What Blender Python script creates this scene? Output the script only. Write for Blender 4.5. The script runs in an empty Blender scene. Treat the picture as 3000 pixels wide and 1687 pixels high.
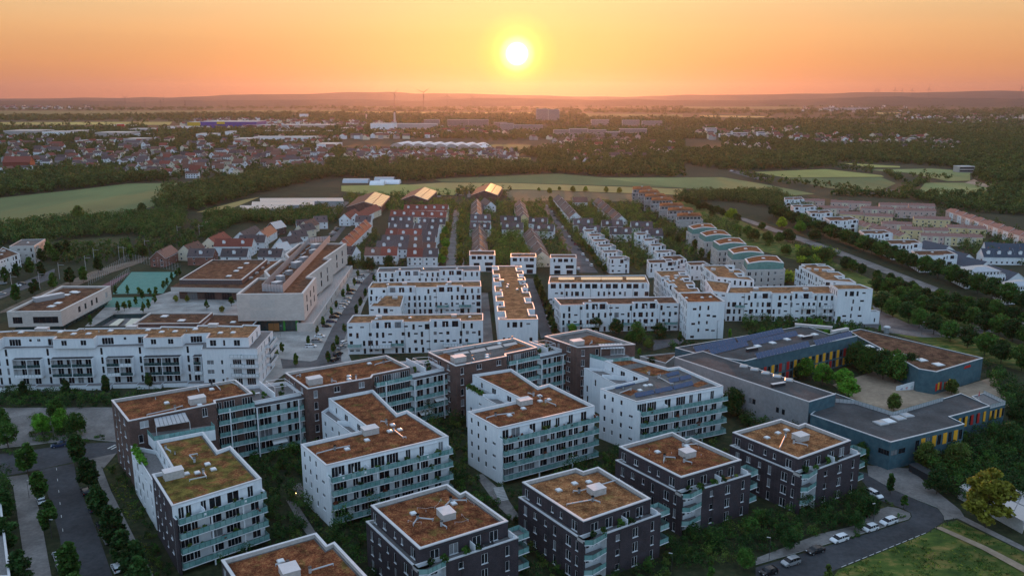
import bpy, bmesh, math, random
import numpy as np
from mathutils import Vector, Matrix
R=random.Random(7); sc=bpy.context.scene; C=sc.collection
# ------------------------------------------------------------------ camera
CF=2450.0; CP=math.atan(560/2450.0); CH=100.0       # focal length in px of a 3000 px wide frame, downward pitch, height in m
cam=bpy.data.cameras.new('camera'); camo=bpy.data.objects.new('camera',cam); C.objects.link(camo)
cam.sensor_width=36; cam.lens=36*CF/3000; cam.clip_start=1; cam.clip_end=60000
camo.location=(0,0,CH); camo.rotation_euler=(math.pi/2-CP,0,0); sc.camera=camo
# ------------------------------------------------------------------ sky and sun
SE=math.radians(2.75); SA=math.radians(0.33)       # sun elevation, azimuth to the right of +Y
SD=Vector((math.sin(SA)*math.cos(SE),math.cos(SA)*math.cos(SE),math.sin(SE)))
sun=bpy.data.lights.new('sun','SUN'); suno=bpy.data.objects.new('sun',sun); C.objects.link(suno)
sun.energy=2.5; sun.angle=math.radians(0.5); sun.color=(1.0,0.36,0.12)
suno.rotation_euler=SD.to_track_quat('Z','Y').to_euler()
W=bpy.data.worlds.new('World'); sc.world=W; W.use_nodes=True
def N(nt,typ,**k):
    n=nt.nodes.new(typ)
    for a,b in k.items():
        if a[0]=='i' and a[1:].isdigit(): n.inputs[int(a[1:])].default_value=b
        else: setattr(n,a,b)
    return n
def ramp(nt,src,stops,interp='LINEAR'):
    r=N(nt,'ShaderNodeValToRGB'); r.color_ramp.interpolation=interp
    e=r.color_ramp.elements
    while len(e)<len(stops): e.new(0.5)
    for i,(p,c) in enumerate(stops):
        e[i].position=p; e[i].color=tuple(c)+(1,) if len(c)==3 else c
    nt.links.new(src,r.inputs[0]); return r.outputs[0]
def world():
    nt=W.node_tree; L=nt.links.new
    out=nt.nodes['World Output']; bg=nt.nodes['Background']
    tc=N(nt,'ShaderNodeTexCoord'); sep=N(nt,'ShaderNodeSeparateXYZ'); L(tc.outputs['Generated'],sep.inputs[0])
    # elevation gradient on the sunset side and on the far side
    mp=N(nt,'ShaderNodeMapRange',i1=-0.05,i2=1.0); L(sep.outputs[2],mp.inputs[0])
    def p(e): return (math.sin(math.radians(e))+.05)/1.05
    front=ramp(nt,mp.outputs[0],[(p(-2),(.33,.15,.12)),(p(0.2),(.44,.155,.085)),(p(2.2),(.56,.245,.10)),(p(4),(.62,.325,.14)),(p(6),(.64,.42,.21)),(p(12),(.60,.52,.38)),(p(30),(.42,.46,.54)),(1,(.34,.42,.56))])
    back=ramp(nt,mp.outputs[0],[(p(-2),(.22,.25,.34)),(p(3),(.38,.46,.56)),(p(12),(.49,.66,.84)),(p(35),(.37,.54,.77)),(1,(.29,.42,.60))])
    # faint uneven streaks of haze in the sunset sky
    vm=N(nt,'ShaderNodeVectorMath',operation='MULTIPLY'); vm.inputs[1].default_value=(1.2,1.2,22); L(tc.outputs['Generated'],vm.inputs[0]); wn=N(nt,'ShaderNodeTexNoise'); wn.inputs['Scale'].default_value=1.6; wn.inputs['Detail'].default_value=5; L(vm.outputs[0],wn.inputs[0])
    st=ramp(nt,wn.outputs[0],[(.3,(.955,.95,.965)),(.7,(1.03,1.035,1.04))]); ms=N(nt,'ShaderNodeMix',data_type='RGBA',blend_type='MULTIPLY',i0=1.0); L(front,ms.inputs[6]); L(st,ms.inputs[7]); front=ms.outputs[2]
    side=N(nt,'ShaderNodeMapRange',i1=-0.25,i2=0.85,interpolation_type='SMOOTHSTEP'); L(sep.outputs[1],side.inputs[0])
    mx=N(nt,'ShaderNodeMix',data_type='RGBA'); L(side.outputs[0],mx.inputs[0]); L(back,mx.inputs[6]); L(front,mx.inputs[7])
    # glow and disc round the sun
    dt=N(nt,'ShaderNodeVectorMath',operation='DOT_PRODUCT'); dt.inputs[1].default_value=SD; 
    nm=N(nt,'ShaderNodeVectorMath',operation='NORMALIZE'); L(tc.outputs['Generated'],nm.inputs[0]); L(nm.outputs[0],dt.inputs[0])
    ac=N(nt,'ShaderNodeMath',operation='ARCCOSINE'); L(dt.outputs['Value'],ac.inputs[0])
    dg=N(nt,'ShaderNodeMath',operation='MULTIPLY',i1=180/math.pi/20); L(ac.outputs[0],dg.inputs[0])   # 0..1 over 20 degrees
    gl=ramp(nt,dg.outputs[0],[(0,(9,9,8)),(.022,(9,8.5,6.5)),(.036,(1.3,1.0,.42)),(.062,(.46,.35,.03)),(.095,(.24,.13,.0)),(.14,(.09,.022,.0)),(.25,(.04,.004,.0)),(.5,(.01,.0,0)),(1,(0,0,0))])
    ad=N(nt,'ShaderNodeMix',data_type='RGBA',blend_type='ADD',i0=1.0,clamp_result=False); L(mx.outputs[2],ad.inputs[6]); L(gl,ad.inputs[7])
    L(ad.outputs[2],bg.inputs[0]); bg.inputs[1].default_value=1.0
    sky=N(nt,'ShaderNodeTexSky',sky_type='NISHITA',sun_disc=False,sun_elevation=SE,sun_rotation=SA,altitude=150,dust_density=2.0)
    b2=N(nt,'ShaderNodeBackground',i1=0.012); L(sky.outputs[0],b2.inputs[0])
    as_=N(nt,'ShaderNodeAddShader'); L(bg.outputs[0],as_.inputs[0]); L(b2.outputs[0],as_.inputs[1]); L(as_.outputs[0],out.inputs[0])
    W.cycles.sampling_method='MANUAL'; W.cycles.sample_map_resolution=1024
world()
vs=sc.view_settings; vs.view_transform='Standard'; vs.look='None'; vs.exposure=0.34; vs.gamma=1.0; vs.use_curve_mapping=False
sc.cycles.use_denoising=True; sc.cycles.max_bounces=5; sc.cycles.diffuse_bounces=3; sc.cycles.glossy_bounces=2
sc.cycles.transparent_max_bounces=6; sc.cycles.volume_bounces=0; sc.cycles.caustics_reflective=False; sc.cycles.caustics_refractive=False
sc.cycles.sample_clamp_indirect=4
# ------------------------------------------------------------------ pixel <-> place
CR={'F':(0,0,2576/3000),'A':(0,900,1.841),'B':(800,900,1.841),'C':(1500,900,1.841),'D':(2200,900,1473/800),
 'L5':(0,600,2.415),'L6':(800,500,2.415),'L7':(1500,500,2.415),'L8':(2000,500,2.415),'E':(300,1080,3.45),'G':(820,1000,3.45),
 'H':(1050,1350,2576/600),'I':(1750,1180,3.45),'J':(2050,1170,3.45),'K':(0,1180,1429/500),'M':(2400,1350,2576/600),
 'N1':(0,250,2.576),'N2':(1000,250,2.576),'N3':(2000,250,2.576),'S1':(600,560,2.912),'S2':(1050,540,2.912),'S3':(1550,540,2.912),'S4':(2300,560,2.08),'S5':(0,600,1456/600),'S6':(1600,760,2.08)}
def ray(c,x,y):
    x0,y0,s=CR[c]; a=(x0+x/s-1500)/CF; b=-(y0+y/s-843.5)/CF
    return a, math.cos(CP)+b*math.sin(CP), -math.sin(CP)+b*math.cos(CP)
def g(c,x,y,z=0.0):
    dx,dy,dz=ray(c,x,y); t=(z-CH)/dz
    return Vector((dx*t,dy*t))
def gs(c,pts,z=0.0): return [g(c,x,y,z) for x,y in pts]
def hz(c,x,yt,yb):                                    # height of something whose base shows at yb and top at yt
    p=g(c,x,yb); dx,dy,dz=ray(c,x,yt); return CH+dz/dy*p.y
# ------------------------------------------------------------------ materials
M={}
def mat(name,col,rough=.7,col2=None,scale=1.0,metal=0,spec=.3,detail=3,c3=None,bump=0,rand=0,stops=None,transl=0,stretch=None,big=None):
    m=bpy.data.materials.new(name); m.use_nodes=True; nt=m.node_tree; L=nt.links.new
    b=nt.nodes['Principled BSDF']; b.inputs['Roughness'].default_value=rough; b.inputs['Metallic'].default_value=metal
    b.inputs['Specular IOR Level'].default_value=spec; b.inputs['Base Color'].default_value=tuple(col)+(1,)
    src=None
    if col2 is not None:
        geo=N(nt,'ShaderNodeNewGeometry'); no=N(nt,'ShaderNodeTexNoise'); no.inputs['Scale'].default_value=scale; no.inputs['Detail'].default_value=detail; no.inputs['Roughness'].default_value=.65
        if stretch:
            vm=N(nt,'ShaderNodeVectorMath',operation='MULTIPLY'); vm.inputs[1].default_value=stretch; L(geo.outputs['Position'],vm.inputs[0]); L(vm.outputs[0],no.inputs[0])
        else: L(geo.outputs['Position'],no.inputs[0])
        st=stops or ([(.36,col),(.64,col2)] if c3 is None else [(.34,col),(.5,col2),(.66,c3)])
        src=ramp(nt,no.outputs[0],st)
        big=big if big is not None else (.3 if c3 is not None or detail>=5 else 0)
        if big:
            n2=N(nt,'ShaderNodeTexNoise'); n2.inputs['Scale'].default_value=scale*.13; n2.inputs['Detail'].default_value=2; L(geo.outputs['Position'],n2.inputs[0])
            v=ramp(nt,n2.outputs[0],[(.3,(1-big,)*3),(.7,(1+big*.85,)*3)])
            mm=N(nt,'ShaderNodeMix',data_type='RGBA',blend_type='MULTIPLY',i0=1.0); L(src,mm.inputs[6]); L(v,mm.inputs[7]); src=mm.outputs[2]
        if bump:
            bp=N(nt,'ShaderNodeBump'); bp.inputs['Strength'].default_value=bump; bp.inputs['Distance'].default_value=.1; L(no.outputs[0],bp.inputs['Height']); L(bp.outputs[0],b.inputs['Normal'])
    if rand:
        oi=N(nt,'ShaderNodeObjectInfo'); v=ramp(nt,oi.outputs['Random'],[(0,(1-rand,)*3),(1,(1+rand,)*3)])
        mm=N(nt,'ShaderNodeMix',data_type='RGBA',blend_type='MULTIPLY',i0=1.0); L(v,mm.inputs[7])
        if src is not None: L(src,mm.inputs[6])
        else: mm.inputs[6].default_value=tuple(col)+(1,)
        src=mm.outputs[2]
    if src is not None: L(src,b.inputs['Base Color'])
    if transl:
        tr=N(nt,'ShaderNodeBsdfTranslucent'); ms=N(nt,'ShaderNodeMixShader',i0=transl)
        if src is not None: L(src,tr.inputs[0])
        else: tr.inputs[0].default_value=tuple(col)+(1,)
        L(b.outputs[0],ms.inputs[1]); L(tr.outputs[0],ms.inputs[2]); L(ms.outputs[0],nt.nodes['Material Output'].inputs[0])
    M[name]=m; return m
def brick(name,c1,c2,mo,sx=4.0,sc_=1.0,var=.25):
    m=bpy.data.materials.new(name); m.use_nodes=True; nt=m.node_tree; L=nt.links.new; b=nt.nodes['Principled BSDF']; b.inputs['Roughness'].default_value=.85
    geo=N(nt,'ShaderNodeNewGeometry'); sp=N(nt,'ShaderNodeSeparateXYZ'); L(geo.outputs['Position'],sp.inputs[0])
    a=N(nt,'ShaderNodeMath',operation='ADD'); L(sp.outputs[0],a.inputs[0]); L(sp.outputs[1],a.inputs[1])
    cb=N(nt,'ShaderNodeCombineXYZ'); L(a.outputs[0],cb.inputs[0]); L(sp.outputs[2],cb.inputs[1])
    br=N(nt,'ShaderNodeTexBrick'); br.inputs['Color1'].default_value=tuple(c1)+(1,); br.inputs['Color2'].default_value=tuple(c2)+(1,); br.inputs['Mortar'].default_value=tuple(mo)+(1,)
    br.inputs['Scale'].default_value=1.0; br.inputs['Brick Width'].default_value=.5*sc_; br.inputs['Row Height'].default_value=.16*sc_; br.inputs['Mortar Size'].default_value=.02; br.inputs['Bias'].default_value=.0
    L(cb.outputs[0],br.inputs[0])
    no=N(nt,'ShaderNodeTexNoise'); no.inputs['Scale'].default_value=.35; L(geo.outputs['Position'],no.inputs[0]); v=ramp(nt,no.outputs[0],[(.3,(1-var,)*3),(.7,(1+var,)*3)])
    mm=N(nt,'ShaderNodeMix',data_type='RGBA',blend_type='MULTIPLY',i0=1.0); L(br.outputs[0],mm.inputs[6]); L(v,mm.inputs[7]); L(mm.outputs[2],b.inputs['Base Color']); M[name]=m
mat('white',(.73,.765,.795),.85,(.83,.855,.875),1.3,detail=6,big=.04,stretch=(1,1,.16))
mat('cream',(.66,.60,.46),.85,(.74,.68,.54),.9,detail=4)
mat('yellow',(.70,.56,.30),.85,(.76,.62,.36),.9)
mat('pink',(.58,.42,.37),.85,(.64,.48,.42),.9)
mat('greywall',(.36,.34,.33),.85,(.44,.42,.40),.8)
mat('stone',(.48,.45,.42),.85,(.54,.51,.48),1.2,detail=4)
mat('teal',(.11,.25,.225),.6,(.15,.30,.27),.8)
mat('slate_panel',(.045,.105,.135),.55,(.075,.15,.18),.6,detail=4)
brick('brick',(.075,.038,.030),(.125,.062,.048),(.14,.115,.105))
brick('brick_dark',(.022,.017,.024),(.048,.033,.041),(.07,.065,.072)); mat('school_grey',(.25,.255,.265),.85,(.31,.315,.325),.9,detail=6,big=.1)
brick('brick_red',(.20,.07,.05),(.28,.10,.07),(.2,.15,.12))
brick('stone_brick',(.52,.47,.43),(.60,.55,.51),(.44,.41,.38),sc_=2.0,var=.06); mat('screen_pink',(.46,.33,.29),.6,(.54,.40,.35),3)
def sedum(name,rust,straw,moss,mossy):
    m=bpy.data.materials.new(name); m.use_nodes=True; nt=m.node_tree; L=nt.links.new; b=nt.nodes['Principled BSDF']; b.inputs['Roughness'].default_value=.95; b.inputs['Specular IOR Level'].default_value=.1
    geo=N(nt,'ShaderNodeNewGeometry')
    def no(sc_,de,ro=.6,di=0):
        n=N(nt,'ShaderNodeTexNoise'); n.inputs['Scale'].default_value=sc_; n.inputs['Detail'].default_value=de; n.inputs['Roughness'].default_value=ro; n.inputs['Distortion'].default_value=di; L(geo.outputs['Position'],n.inputs[0]); return n.outputs[0]
    fine=ramp(nt,no(2.6,8,.72,.8),[(.30,tuple(v*.38 for v in rust)),(.47,rust),(.58,tuple((a+b_)/2 for a,b_ in zip(rust,straw))),(.70,straw)])
    f2=ramp(nt,no(3.4,8,.72,.5),[(.32,tuple(v*.5 for v in moss)),(.52,moss),(.70,tuple((a+b_)/2 for a,b_ in zip(moss,straw)))])
    k=ramp(nt,no(.30,6,.62,.6),[(mossy-.05,(0,0,0)),(mossy+.09,(1,1,1))])
    mx=N(nt,'ShaderNodeMix',data_type='RGBA'); L(k,mx.inputs[0]); L(fine,mx.inputs[6]); L(f2,mx.inputs[7])
    v=ramp(nt,no(.42,6),[(.34,(.46,.46,.48)),(.50,(.95,.95,.95)),(.64,(1.5,1.5,1.45))]); mm=N(nt,'ShaderNodeMix',data_type='RGBA',blend_type='MULTIPLY',i0=1.0); L(mx.outputs[2],mm.inputs[6]); L(v,mm.inputs[7]); L(mm.outputs[2],b.inputs['Base Color'])
    bp=N(nt,'ShaderNodeBump'); bp.inputs['Strength'].default_value=.4; bp.inputs['Distance'].default_value=.08; L(fine,bp.inputs['Height']); L(bp.outputs[0],b.inputs['Normal']); M[name]=m
sedum('sedum',(.17,.046,.022),(.42,.22,.09),(.15,.11,.03),.60)
sedum('sedum_straw',(.23,.085,.036),(.50,.31,.14),(.19,.13,.04),.66)
sedum('sedum_green',(.20,.060,.026),(.42,.26,.10),(.16,.125,.03),.47)
sedum('sedum_dry',(.25,.115,.055),(.46,.29,.15),(.20,.13,.05),.62)
sedum('sedum_brown',(.12,.055,.036),(.24,.15,.085),(.13,.09,.04),.62)
mat('gravel_roof',(.10,.095,.09),.95,(.17,.16,.155),2.5,detail=6,bump=.3)
mat('bitumen',(.060,.060,.062),.9,(.085,.085,.088),1.2,detail=6)
mat('coping',(.62,.62,.63),.45,(.70,.70,.71),.6,metal=.1)
mat('coping_stone',(.60,.57,.54),.6,(.68,.65,.61),1)
mat('concrete',(.42,.40,.38),.85,(.52,.50,.48),1.5)
mat('terrace',(.16,.15,.145),.9,(.23,.215,.21),2.0)
mat('frame',(.80,.82,.84),.4); mat('frame_dark',(.05,.055,.06),.4)
mat('metal',(.50,.52,.54),.5,metal=.25); mat('metal_dark',(.08,.085,.09),.4,metal=.5)
mat('glass',(.008,.010,.013),.06,(.022,.028,.034),.6,spec=.35); mat('glass_green',(.02,.05,.055),.08,(.05,.09,.09),.5,spec=.6)
mat('curtain',(.45,.46,.47),.7); mat('blind',(.16,.17,.18),.5,(.24,.25,.26),3)
mat('railing_glass',(.13,.29,.28),.25,(.22,.40,.38),.9,spec=.5); mat('railing_frame',(.08,.19,.18),.4); mat('railing_glass_pale',(.24,.40,.385),.2,(.30,.46,.44),1.2,spec=.6)
mat('dome',(.80,.82,.84),.3,spec=.6); mat('tin',(.48,.50,.53),.4,metal=.5)
mat('solar',(.018,.055,.125),.5,(.03,.08,.17),2,spec=.25); mat('solar_far',(.55,.55,.55),.14,metal=1.0)
mat('shutter_yellow',(.78,.36,.025),.5,(.85,.43,.04),2); mat('shutter_red',(.46,.03,.025),.5); mat('shutter_blue',(.03,.05,.2),.5)
mat('red_sign',(.6,.03,.02),.5); mat('green_panel',(.03,.28,.05),.5); mat('wood',(.30,.14,.05),.6,(.38,.19,.08),3)
mat('tile_red',(.18,.048,.036),.8,(.26,.078,.052),1.5,detail=4,rand=.2); mat('tile_slate',(.070,.054,.056),.65,(.115,.090,.088),1.5,detail=4,rand=.3)
mat('tile_brown',(.13,.065,.048),.75,(.19,.095,.07),1.5,detail=4,rand=.3); mat('tile_pink',(.25,.13,.105),.8,(.33,.18,.145),1.5,detail=4); mat('tile_blue',(.035,.05,.075),.5,(.06,.08,.11),1.5)
mat('zinc',(.40,.44,.48),.35,(.48,.52,.56),1,metal=.5)
mat('asphalt',(.045,.047,.052),.9,(.070,.071,.076),.8,detail=8); mat('asphalt_light',(.10,.098,.10),.9,(.14,.135,.135),.8,detail=6)
mat('paving',(.17,.155,.145),.9,(.24,.22,.205),1.2,detail=6); mat('paving_light',(.34,.32,.30),.9,(.42,.40,.37),1.0,detail=5); mat('sandlot',(.30,.22,.155),.95,(.40,.30,.21),.6,detail=6)
mat('marking',(.65,.65,.62),.8); mat('rail_bed',(.16,.12,.09),.95,(.24,.18,.13),1.2,detail=5)
mat('lawn',(.030,.042,.012),.95,(.052,.060,.018),.5,c3=(.11,.085,.035),detail=9,bump=.6)
mat('meadow',(.030,.065,.010),.95,(.080,.120,.018),.30,c3=(.30,.21,.06),detail=10,bump=.6,stretch=(.55,1,1))
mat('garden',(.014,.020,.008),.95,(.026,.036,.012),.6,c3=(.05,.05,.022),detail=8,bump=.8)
mat('court_green',(.095,.25,.205),.8,(.115,.285,.235),.3); mat('court_red',(.16,.08,.09),.8)
mat('land',(.030,.036,.015),.95,(.044,.046,.020),.004,c3=(.075,.066,.030),detail=9)
for i,c in enumerate([(.135,.165,.062),(.33,.31,.09),(.21,.235,.085),(.42,.31,.11),(.10,.135,.045),(.19,.15,.08)]):
    mat('field%d'%i,tuple(v*.88 for v in c),.95,tuple(v*1.12 for v in c),.02,detail=8,stretch=(1,.35,1))
mat('bark',(.06,.045,.035),.9,(.09,.07,.05),6)
def leafmat(n,c,r=.25): c=(c[0]*1.9,c[1]*2.7,c[2]*1.7); mat(n,tuple(v*.40 for v in c),.65,tuple(v*1.5 for v in c),.55,detail=3,rand=r,transl=.22,spec=.25)
leafmat('leaf',(.030,.052,.013)); leafmat('leaf_dark',(.016,.030,.010)); leafmat('leaf_olive',(.055,.060,.018)); leafmat('leaf_bright',(.060,.105,.016)); leafmat('leaf_yellow',(.17,.16,.018)); leafmat('leaf_maple',(.15,.105,.020)); leafmat('leaf_autumn',(.13,.10,.022)); leafmat('leaf_far',(.034,.042,.018),0)
mat('car_white',(.78,.80,.82),.22,spec=.6); mat('car_black',(.010,.011,.013),.18,spec=.7); mat('car_silver',(.42,.44,.46),.28,metal=.5); mat('car_blue',(.03,.05,.11),.2,spec=.6); mat('car_red',(.24,.02,.02),.25,spec=.6); mat('car_grey',(.10,.105,.11),.25,metal=.4)
mat('tyre',(.012,.012,.012),.8); mat('rim',(.45,.46,.48),.35,metal=.8); mat('lamp_glass',(.75,.76,.78),.15); mat('tail_light',(.35,.01,.01),.3); mat('cloth_white',(.78,.77,.74),.8); mat('cloth_red',(.5,.05,.07),.8); mat('furniture_dark',(.03,.032,.035),.6)
mat('cladding_blue',(.02,.05,.28),.5); mat('cladding_yellow',(.62,.42,.03),.5); mat('hill_wood',(.020,.028,.018),.95,(.04,.046,.026),.003,detail=8)
mat('plant_red',(.16,.05,.03),.8,(.25,.08,.04),2)
leafmat('leaf_far2',(.050,.054,.020),0); leafmat('leaf_far3',(.030,.050,.016),0); leafmat('leaf_autumn2',(.085,.070,.022),0); leafmat('leaf_bright2',(.065,.085,.020),0)
def special():
    m=bpy.data.materials.new('haze'); m.use_nodes=True; nt=m.node_tree; nt.nodes.remove(nt.nodes['Principled BSDF']); v=N(nt,'ShaderNodeVolumePrincipled'); v.inputs['Color'].default_value=(.56,.52,.66,1); v.inputs['Density'].default_value=.000031; v.inputs['Anisotropy'].default_value=.72
    nt.links.new(v.outputs[0],nt.nodes['Material Output'].inputs['Volume']); M['haze']=m
    mat('lit_lamp',(1,.7,.3)); b=M['lit_lamp'].node_tree.nodes['Principled BSDF']; b.inputs['Emission Color'].default_value=(1,.6,.2,1); b.inputs['Emission Strength'].default_value=12
special()
# ------------------------------------------------------------------ mesh helpers
class MB:
    def __init__(s): s.v=[]; s.f=[]; s.m=[]; s.mats=[]
    def mi(s,m):
        if m not in s.mats: s.mats.append(m)
        return s.mats.index(m)
    def face(s,pts,m):
        n=len(s.v); s.v+= [tuple(p) for p in pts]; s.f.append(tuple(range(n,n+len(pts)))); s.m.append(s.mi(m))
    def box(s,c,d,m,rz=0,top=1):
        cx,cy,cz=c; hx,hy,hh=d[0]/2,d[1]/2,d[2]; ca,sa=math.cos(rz),math.sin(rz); P=[]
        for z,k in ((cz,1),(cz+hh,top)):
            for x,y in ((-hx,-hy),(hx,-hy),(hx,hy),(-hx,hy)): P.append((cx+(x*ca-y*sa)*k,cy+(x*sa+y*ca)*k,z))
        for q in ((0,3,2,1),(4,5,6,7),(0,1,5,4),(1,2,6,5),(2,3,7,6),(3,0,4,7)): s.face([P[i] for i in q],m)
    def prism(s,pts,z0,z1,m,mt=None,bottom=False):
        n=len(pts)
        for i in range(n):
            a,b=pts[i],pts[(i+1)%n]; s.face([(a[0],a[1],z0),(b[0],b[1],z0),(b[0],b[1],z1),(a[0],a[1],z1)],m)
        s.face([(p[0],p[1],z1) for p in pts],mt or m)
        if bottom: s.face([(p[0],p[1],z0) for p in reversed(pts)],m)
    def cyl(s,a,b,r0,r1,m,n=8,cap=True):
        a=Vector(a); b=Vector(b); d=(b-a).normalized(); u=d.orthogonal().normalized(); w=d.cross(u)
        A=[a+(u*math.cos(t)+w*math.sin(t))*r0 for t in [2*math.pi*i/n for i in range(n)]]
        B=[b+(u*math.cos(t)+w*math.sin(t))*r1 for t in [2*math.pi*i/n for i in range(n)]]
        for i in range(n): j=(i+1)%n; s.face([A[i],A[j],B[j],B[i]],m)
        if cap: s.face(list(reversed(A)),m); s.face(B,m)
    def tube(s,pts,r,m,n=6):
        for a,b in zip(pts,pts[1:]): s.cyl(a,b,r,r,m,n)
    def mesh(s,name,off=(0,0,0),smooth=False):
        me=bpy.data.meshes.new(name); o=off
        me.from_pydata([(x-o[0],y-o[1],z-o[2]) for x,y,z in s.v],[],s.f)
        for m in s.mats: me.materials.append(M[m])
        me.polygons.foreach_set('material_index',s.m)
        if smooth: me.polygons.foreach_set('use_smooth',[True]*len(s.f))
        return me
    def obj(s,name,parent=None,smooth=False,**k):          # world coordinates; under a parent the mesh is stored relative to it
        if not s.f: return None
        off=parent['_o'] if parent is not None else (0,0,0)
        o=bpy.data.objects.new(name,s.mesh(name,off,smooth)); C.objects.link(o)
        if parent is not None: o.parent=parent; o['_o']=tuple(off)
        for a,b in k.items(): o[a]=b
        return o
    def top(s,name,label,cat,group=None,smooth=False):     # a thing that is one mesh
        n=len(s.v); lo=min(v[2] for v in s.v); c=(sum(v[0] for v in s.v)/n,sum(v[1] for v in s.v)/n,lo)
        o=bpy.data.objects.new(name,s.mesh(name,c,smooth)); C.objects.link(o); o.location=c; tag(o,label,cat,group); return o
def tag(o,label,cat,group=None):
    o['label']=label; o['category']=cat
    if group: o['group']=group
def root(name,label,cat,loc,group=None,rz=0):
    o=bpy.data.objects.new(name,None); C.objects.link(o); o.location=(loc[0],loc[1],loc[2] if len(loc)>2 else 0); o.rotation_euler[2]=rz
    o['_o']=tuple(o.location); o.empty_display_size=.5; tag(o,label,cat,group); return o
def struct(name,mb,kind='structure'):
    o=mb.obj(name); o['kind']=kind; return o
def put(name,me,parent,loc,rz=0,sc=None):                  # child from a shared mesh, world location
    o=bpy.data.objects.new(name,me); C.objects.link(o); o.parent=parent; k=parent['_o']
    o.location=(loc[0]-k[0],loc[1]-k[1],loc[2]-k[2]); o.rotation_euler[2]=rz; o['_o']=tuple(loc)
    if sc: o.scale=sc
    return o
ONES='zero one two three four five six seven eight nine ten eleven twelve thirteen fourteen fifteen sixteen seventeen eighteen nineteen'.split()
TENS='x x twenty thirty forty fifty sixty seventy eighty ninety'.split()
ORD={'one':'first','two':'second','three':'third','five':'fifth','eight':'eighth','nine':'ninth','twelve':'twelfth'}
def od(n):                                                # 1 -> first, 24 -> twenty-fourth
    if n<20: w=ONES[n]; return ORD.get(w,w+'th')
    if n%10==0: return TENS[n//10][:-1]+'ieth'
    return TENS[n//10]+'-'+od(n%10)
def off(pts,d):                                           # offset a CCW polygon outward by d
    n=len(pts); r=[]
    for i in range(n):
        p0,p1,p2=[Vector(pts[j%n]) for j in (i-1,i,i+1)]
        a=(p1-p0).normalized(); b=(p2-p1).normalized(); na=Vector((a.y,-a.x)); nb=Vector((b.y,-b.x))
        k=1+na.dot(nb); r.append(p1+(na+nb)*(d/max(k,.25)))
    return r
def ccw(pts):
    a=sum(p[0]*q[1]-q[0]*p[1] for p,q in zip(pts,pts[1:]+pts[:1])); return a>0
# ------------------------------------------------------------------ windows, walls, roofs
WM={}
def win_mesh(w,h,fr='frame',gl='glass',sill=True,kind='all'):
    k=(round(w,2),round(h,2),fr,gl,sill,kind)
    if k in WM: return WM[k]
    b=MB(); t=.06; d=.09
    if kind in('all','glass'):
        b.face([(-w/2,d,0),(w/2,d,0),(w/2,d,h),(-w/2,d,h)],gl)
    if kind in('all','frame'):
        xs=[(-w/2,-w/2+t),(w/2-t,w/2)]
        if w>1.15: xs.append((-t/2-.01,t/2+.01))
        if w>2.9: xs+=[(-w/4-t/2,-w/4+t/2),(w/4-t/2,w/4+t/2)]
        for x0,x1 in xs: b.box(((x0+x1)/2,d-.03,0),(x1-x0,.05,h),fr)
        b.box((0,d-.032,0),(w-.002,.05,t),fr); b.box((0,d-.032,h-t),(w-.002,.05,t),fr)
    if kind in('all','frame') and sill: b.box((0,-.06,-.09),(w+.16,.16,.075),fr)
    WM[k]=b.mesh('window'); return WM[k]
def seg_walls(b,A,B,z0,z1,ops,m,dep=.16):
    L=(B-A).length
    if L<.05: return
    d=(B-A)/L; n=Vector((d.y,-d.x))
    P=lambda u,v,k=0: (A.x+d.x*u-n.x*k,A.y+d.y*u-n.y*k,v)
    ops=[o for o in ops if o[0]>.05 and o[1]<L-.05 and o[2]>=z0-1e-6 and o[3]<z1-.02]
    us=sorted({0,L,*[o[0] for o in ops],*[o[1] for o in ops]}); vs=sorted({z0,z1,*[o[2] for o in ops],*[o[3] for o in ops]})
    for j in range(len(vs)-1):
        v0,v1=vs[j],vs[j+1]; i=0; row=[o for o in ops if o[2]<(v0+v1)/2<o[3]]
        st=None
        for i in range(len(us)-1):
            mid=(us[i]+us[i+1])/2; hole=any(o[0]<mid<o[1] for o in row)
            if not hole and st is None: st=us[i]
            if hole and st is not None: b.face([P(st,v0),P(us[i],v0),P(us[i],v1),P(st,v1)],m); st=None
        if st is not None: b.face([P(st,v0),P(L,v0),P(L,v1),P(st,v1)],m)
    for o in ops:
        u0,u1,v0,v1=o[:4]
        b.face([P(u0,v0),P(u1,v0),P(u1,v0,dep),P(u0,v0,dep)],m); b.face([P(u0,v1,dep),P(u1,v1,dep),P(u1,v1),P(u0,v1)],m)
        b.face([P(u0,v0),P(u0,v0,dep),P(u0,v1,dep),P(u0,v1)],m); b.face([P(u1,v0,dep),P(u1,v0),P(u1,v1),P(u1,v1,dep)],m)
FOOT=[]; WR=random.Random(99)
def keep(pts): FOOT.append(([(p[0],p[1]) for p in pts],min(p[0] for p in pts),max(p[0] for p in pts),min(p[1] for p in pts),max(p[1] for p in pts)))
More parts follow.
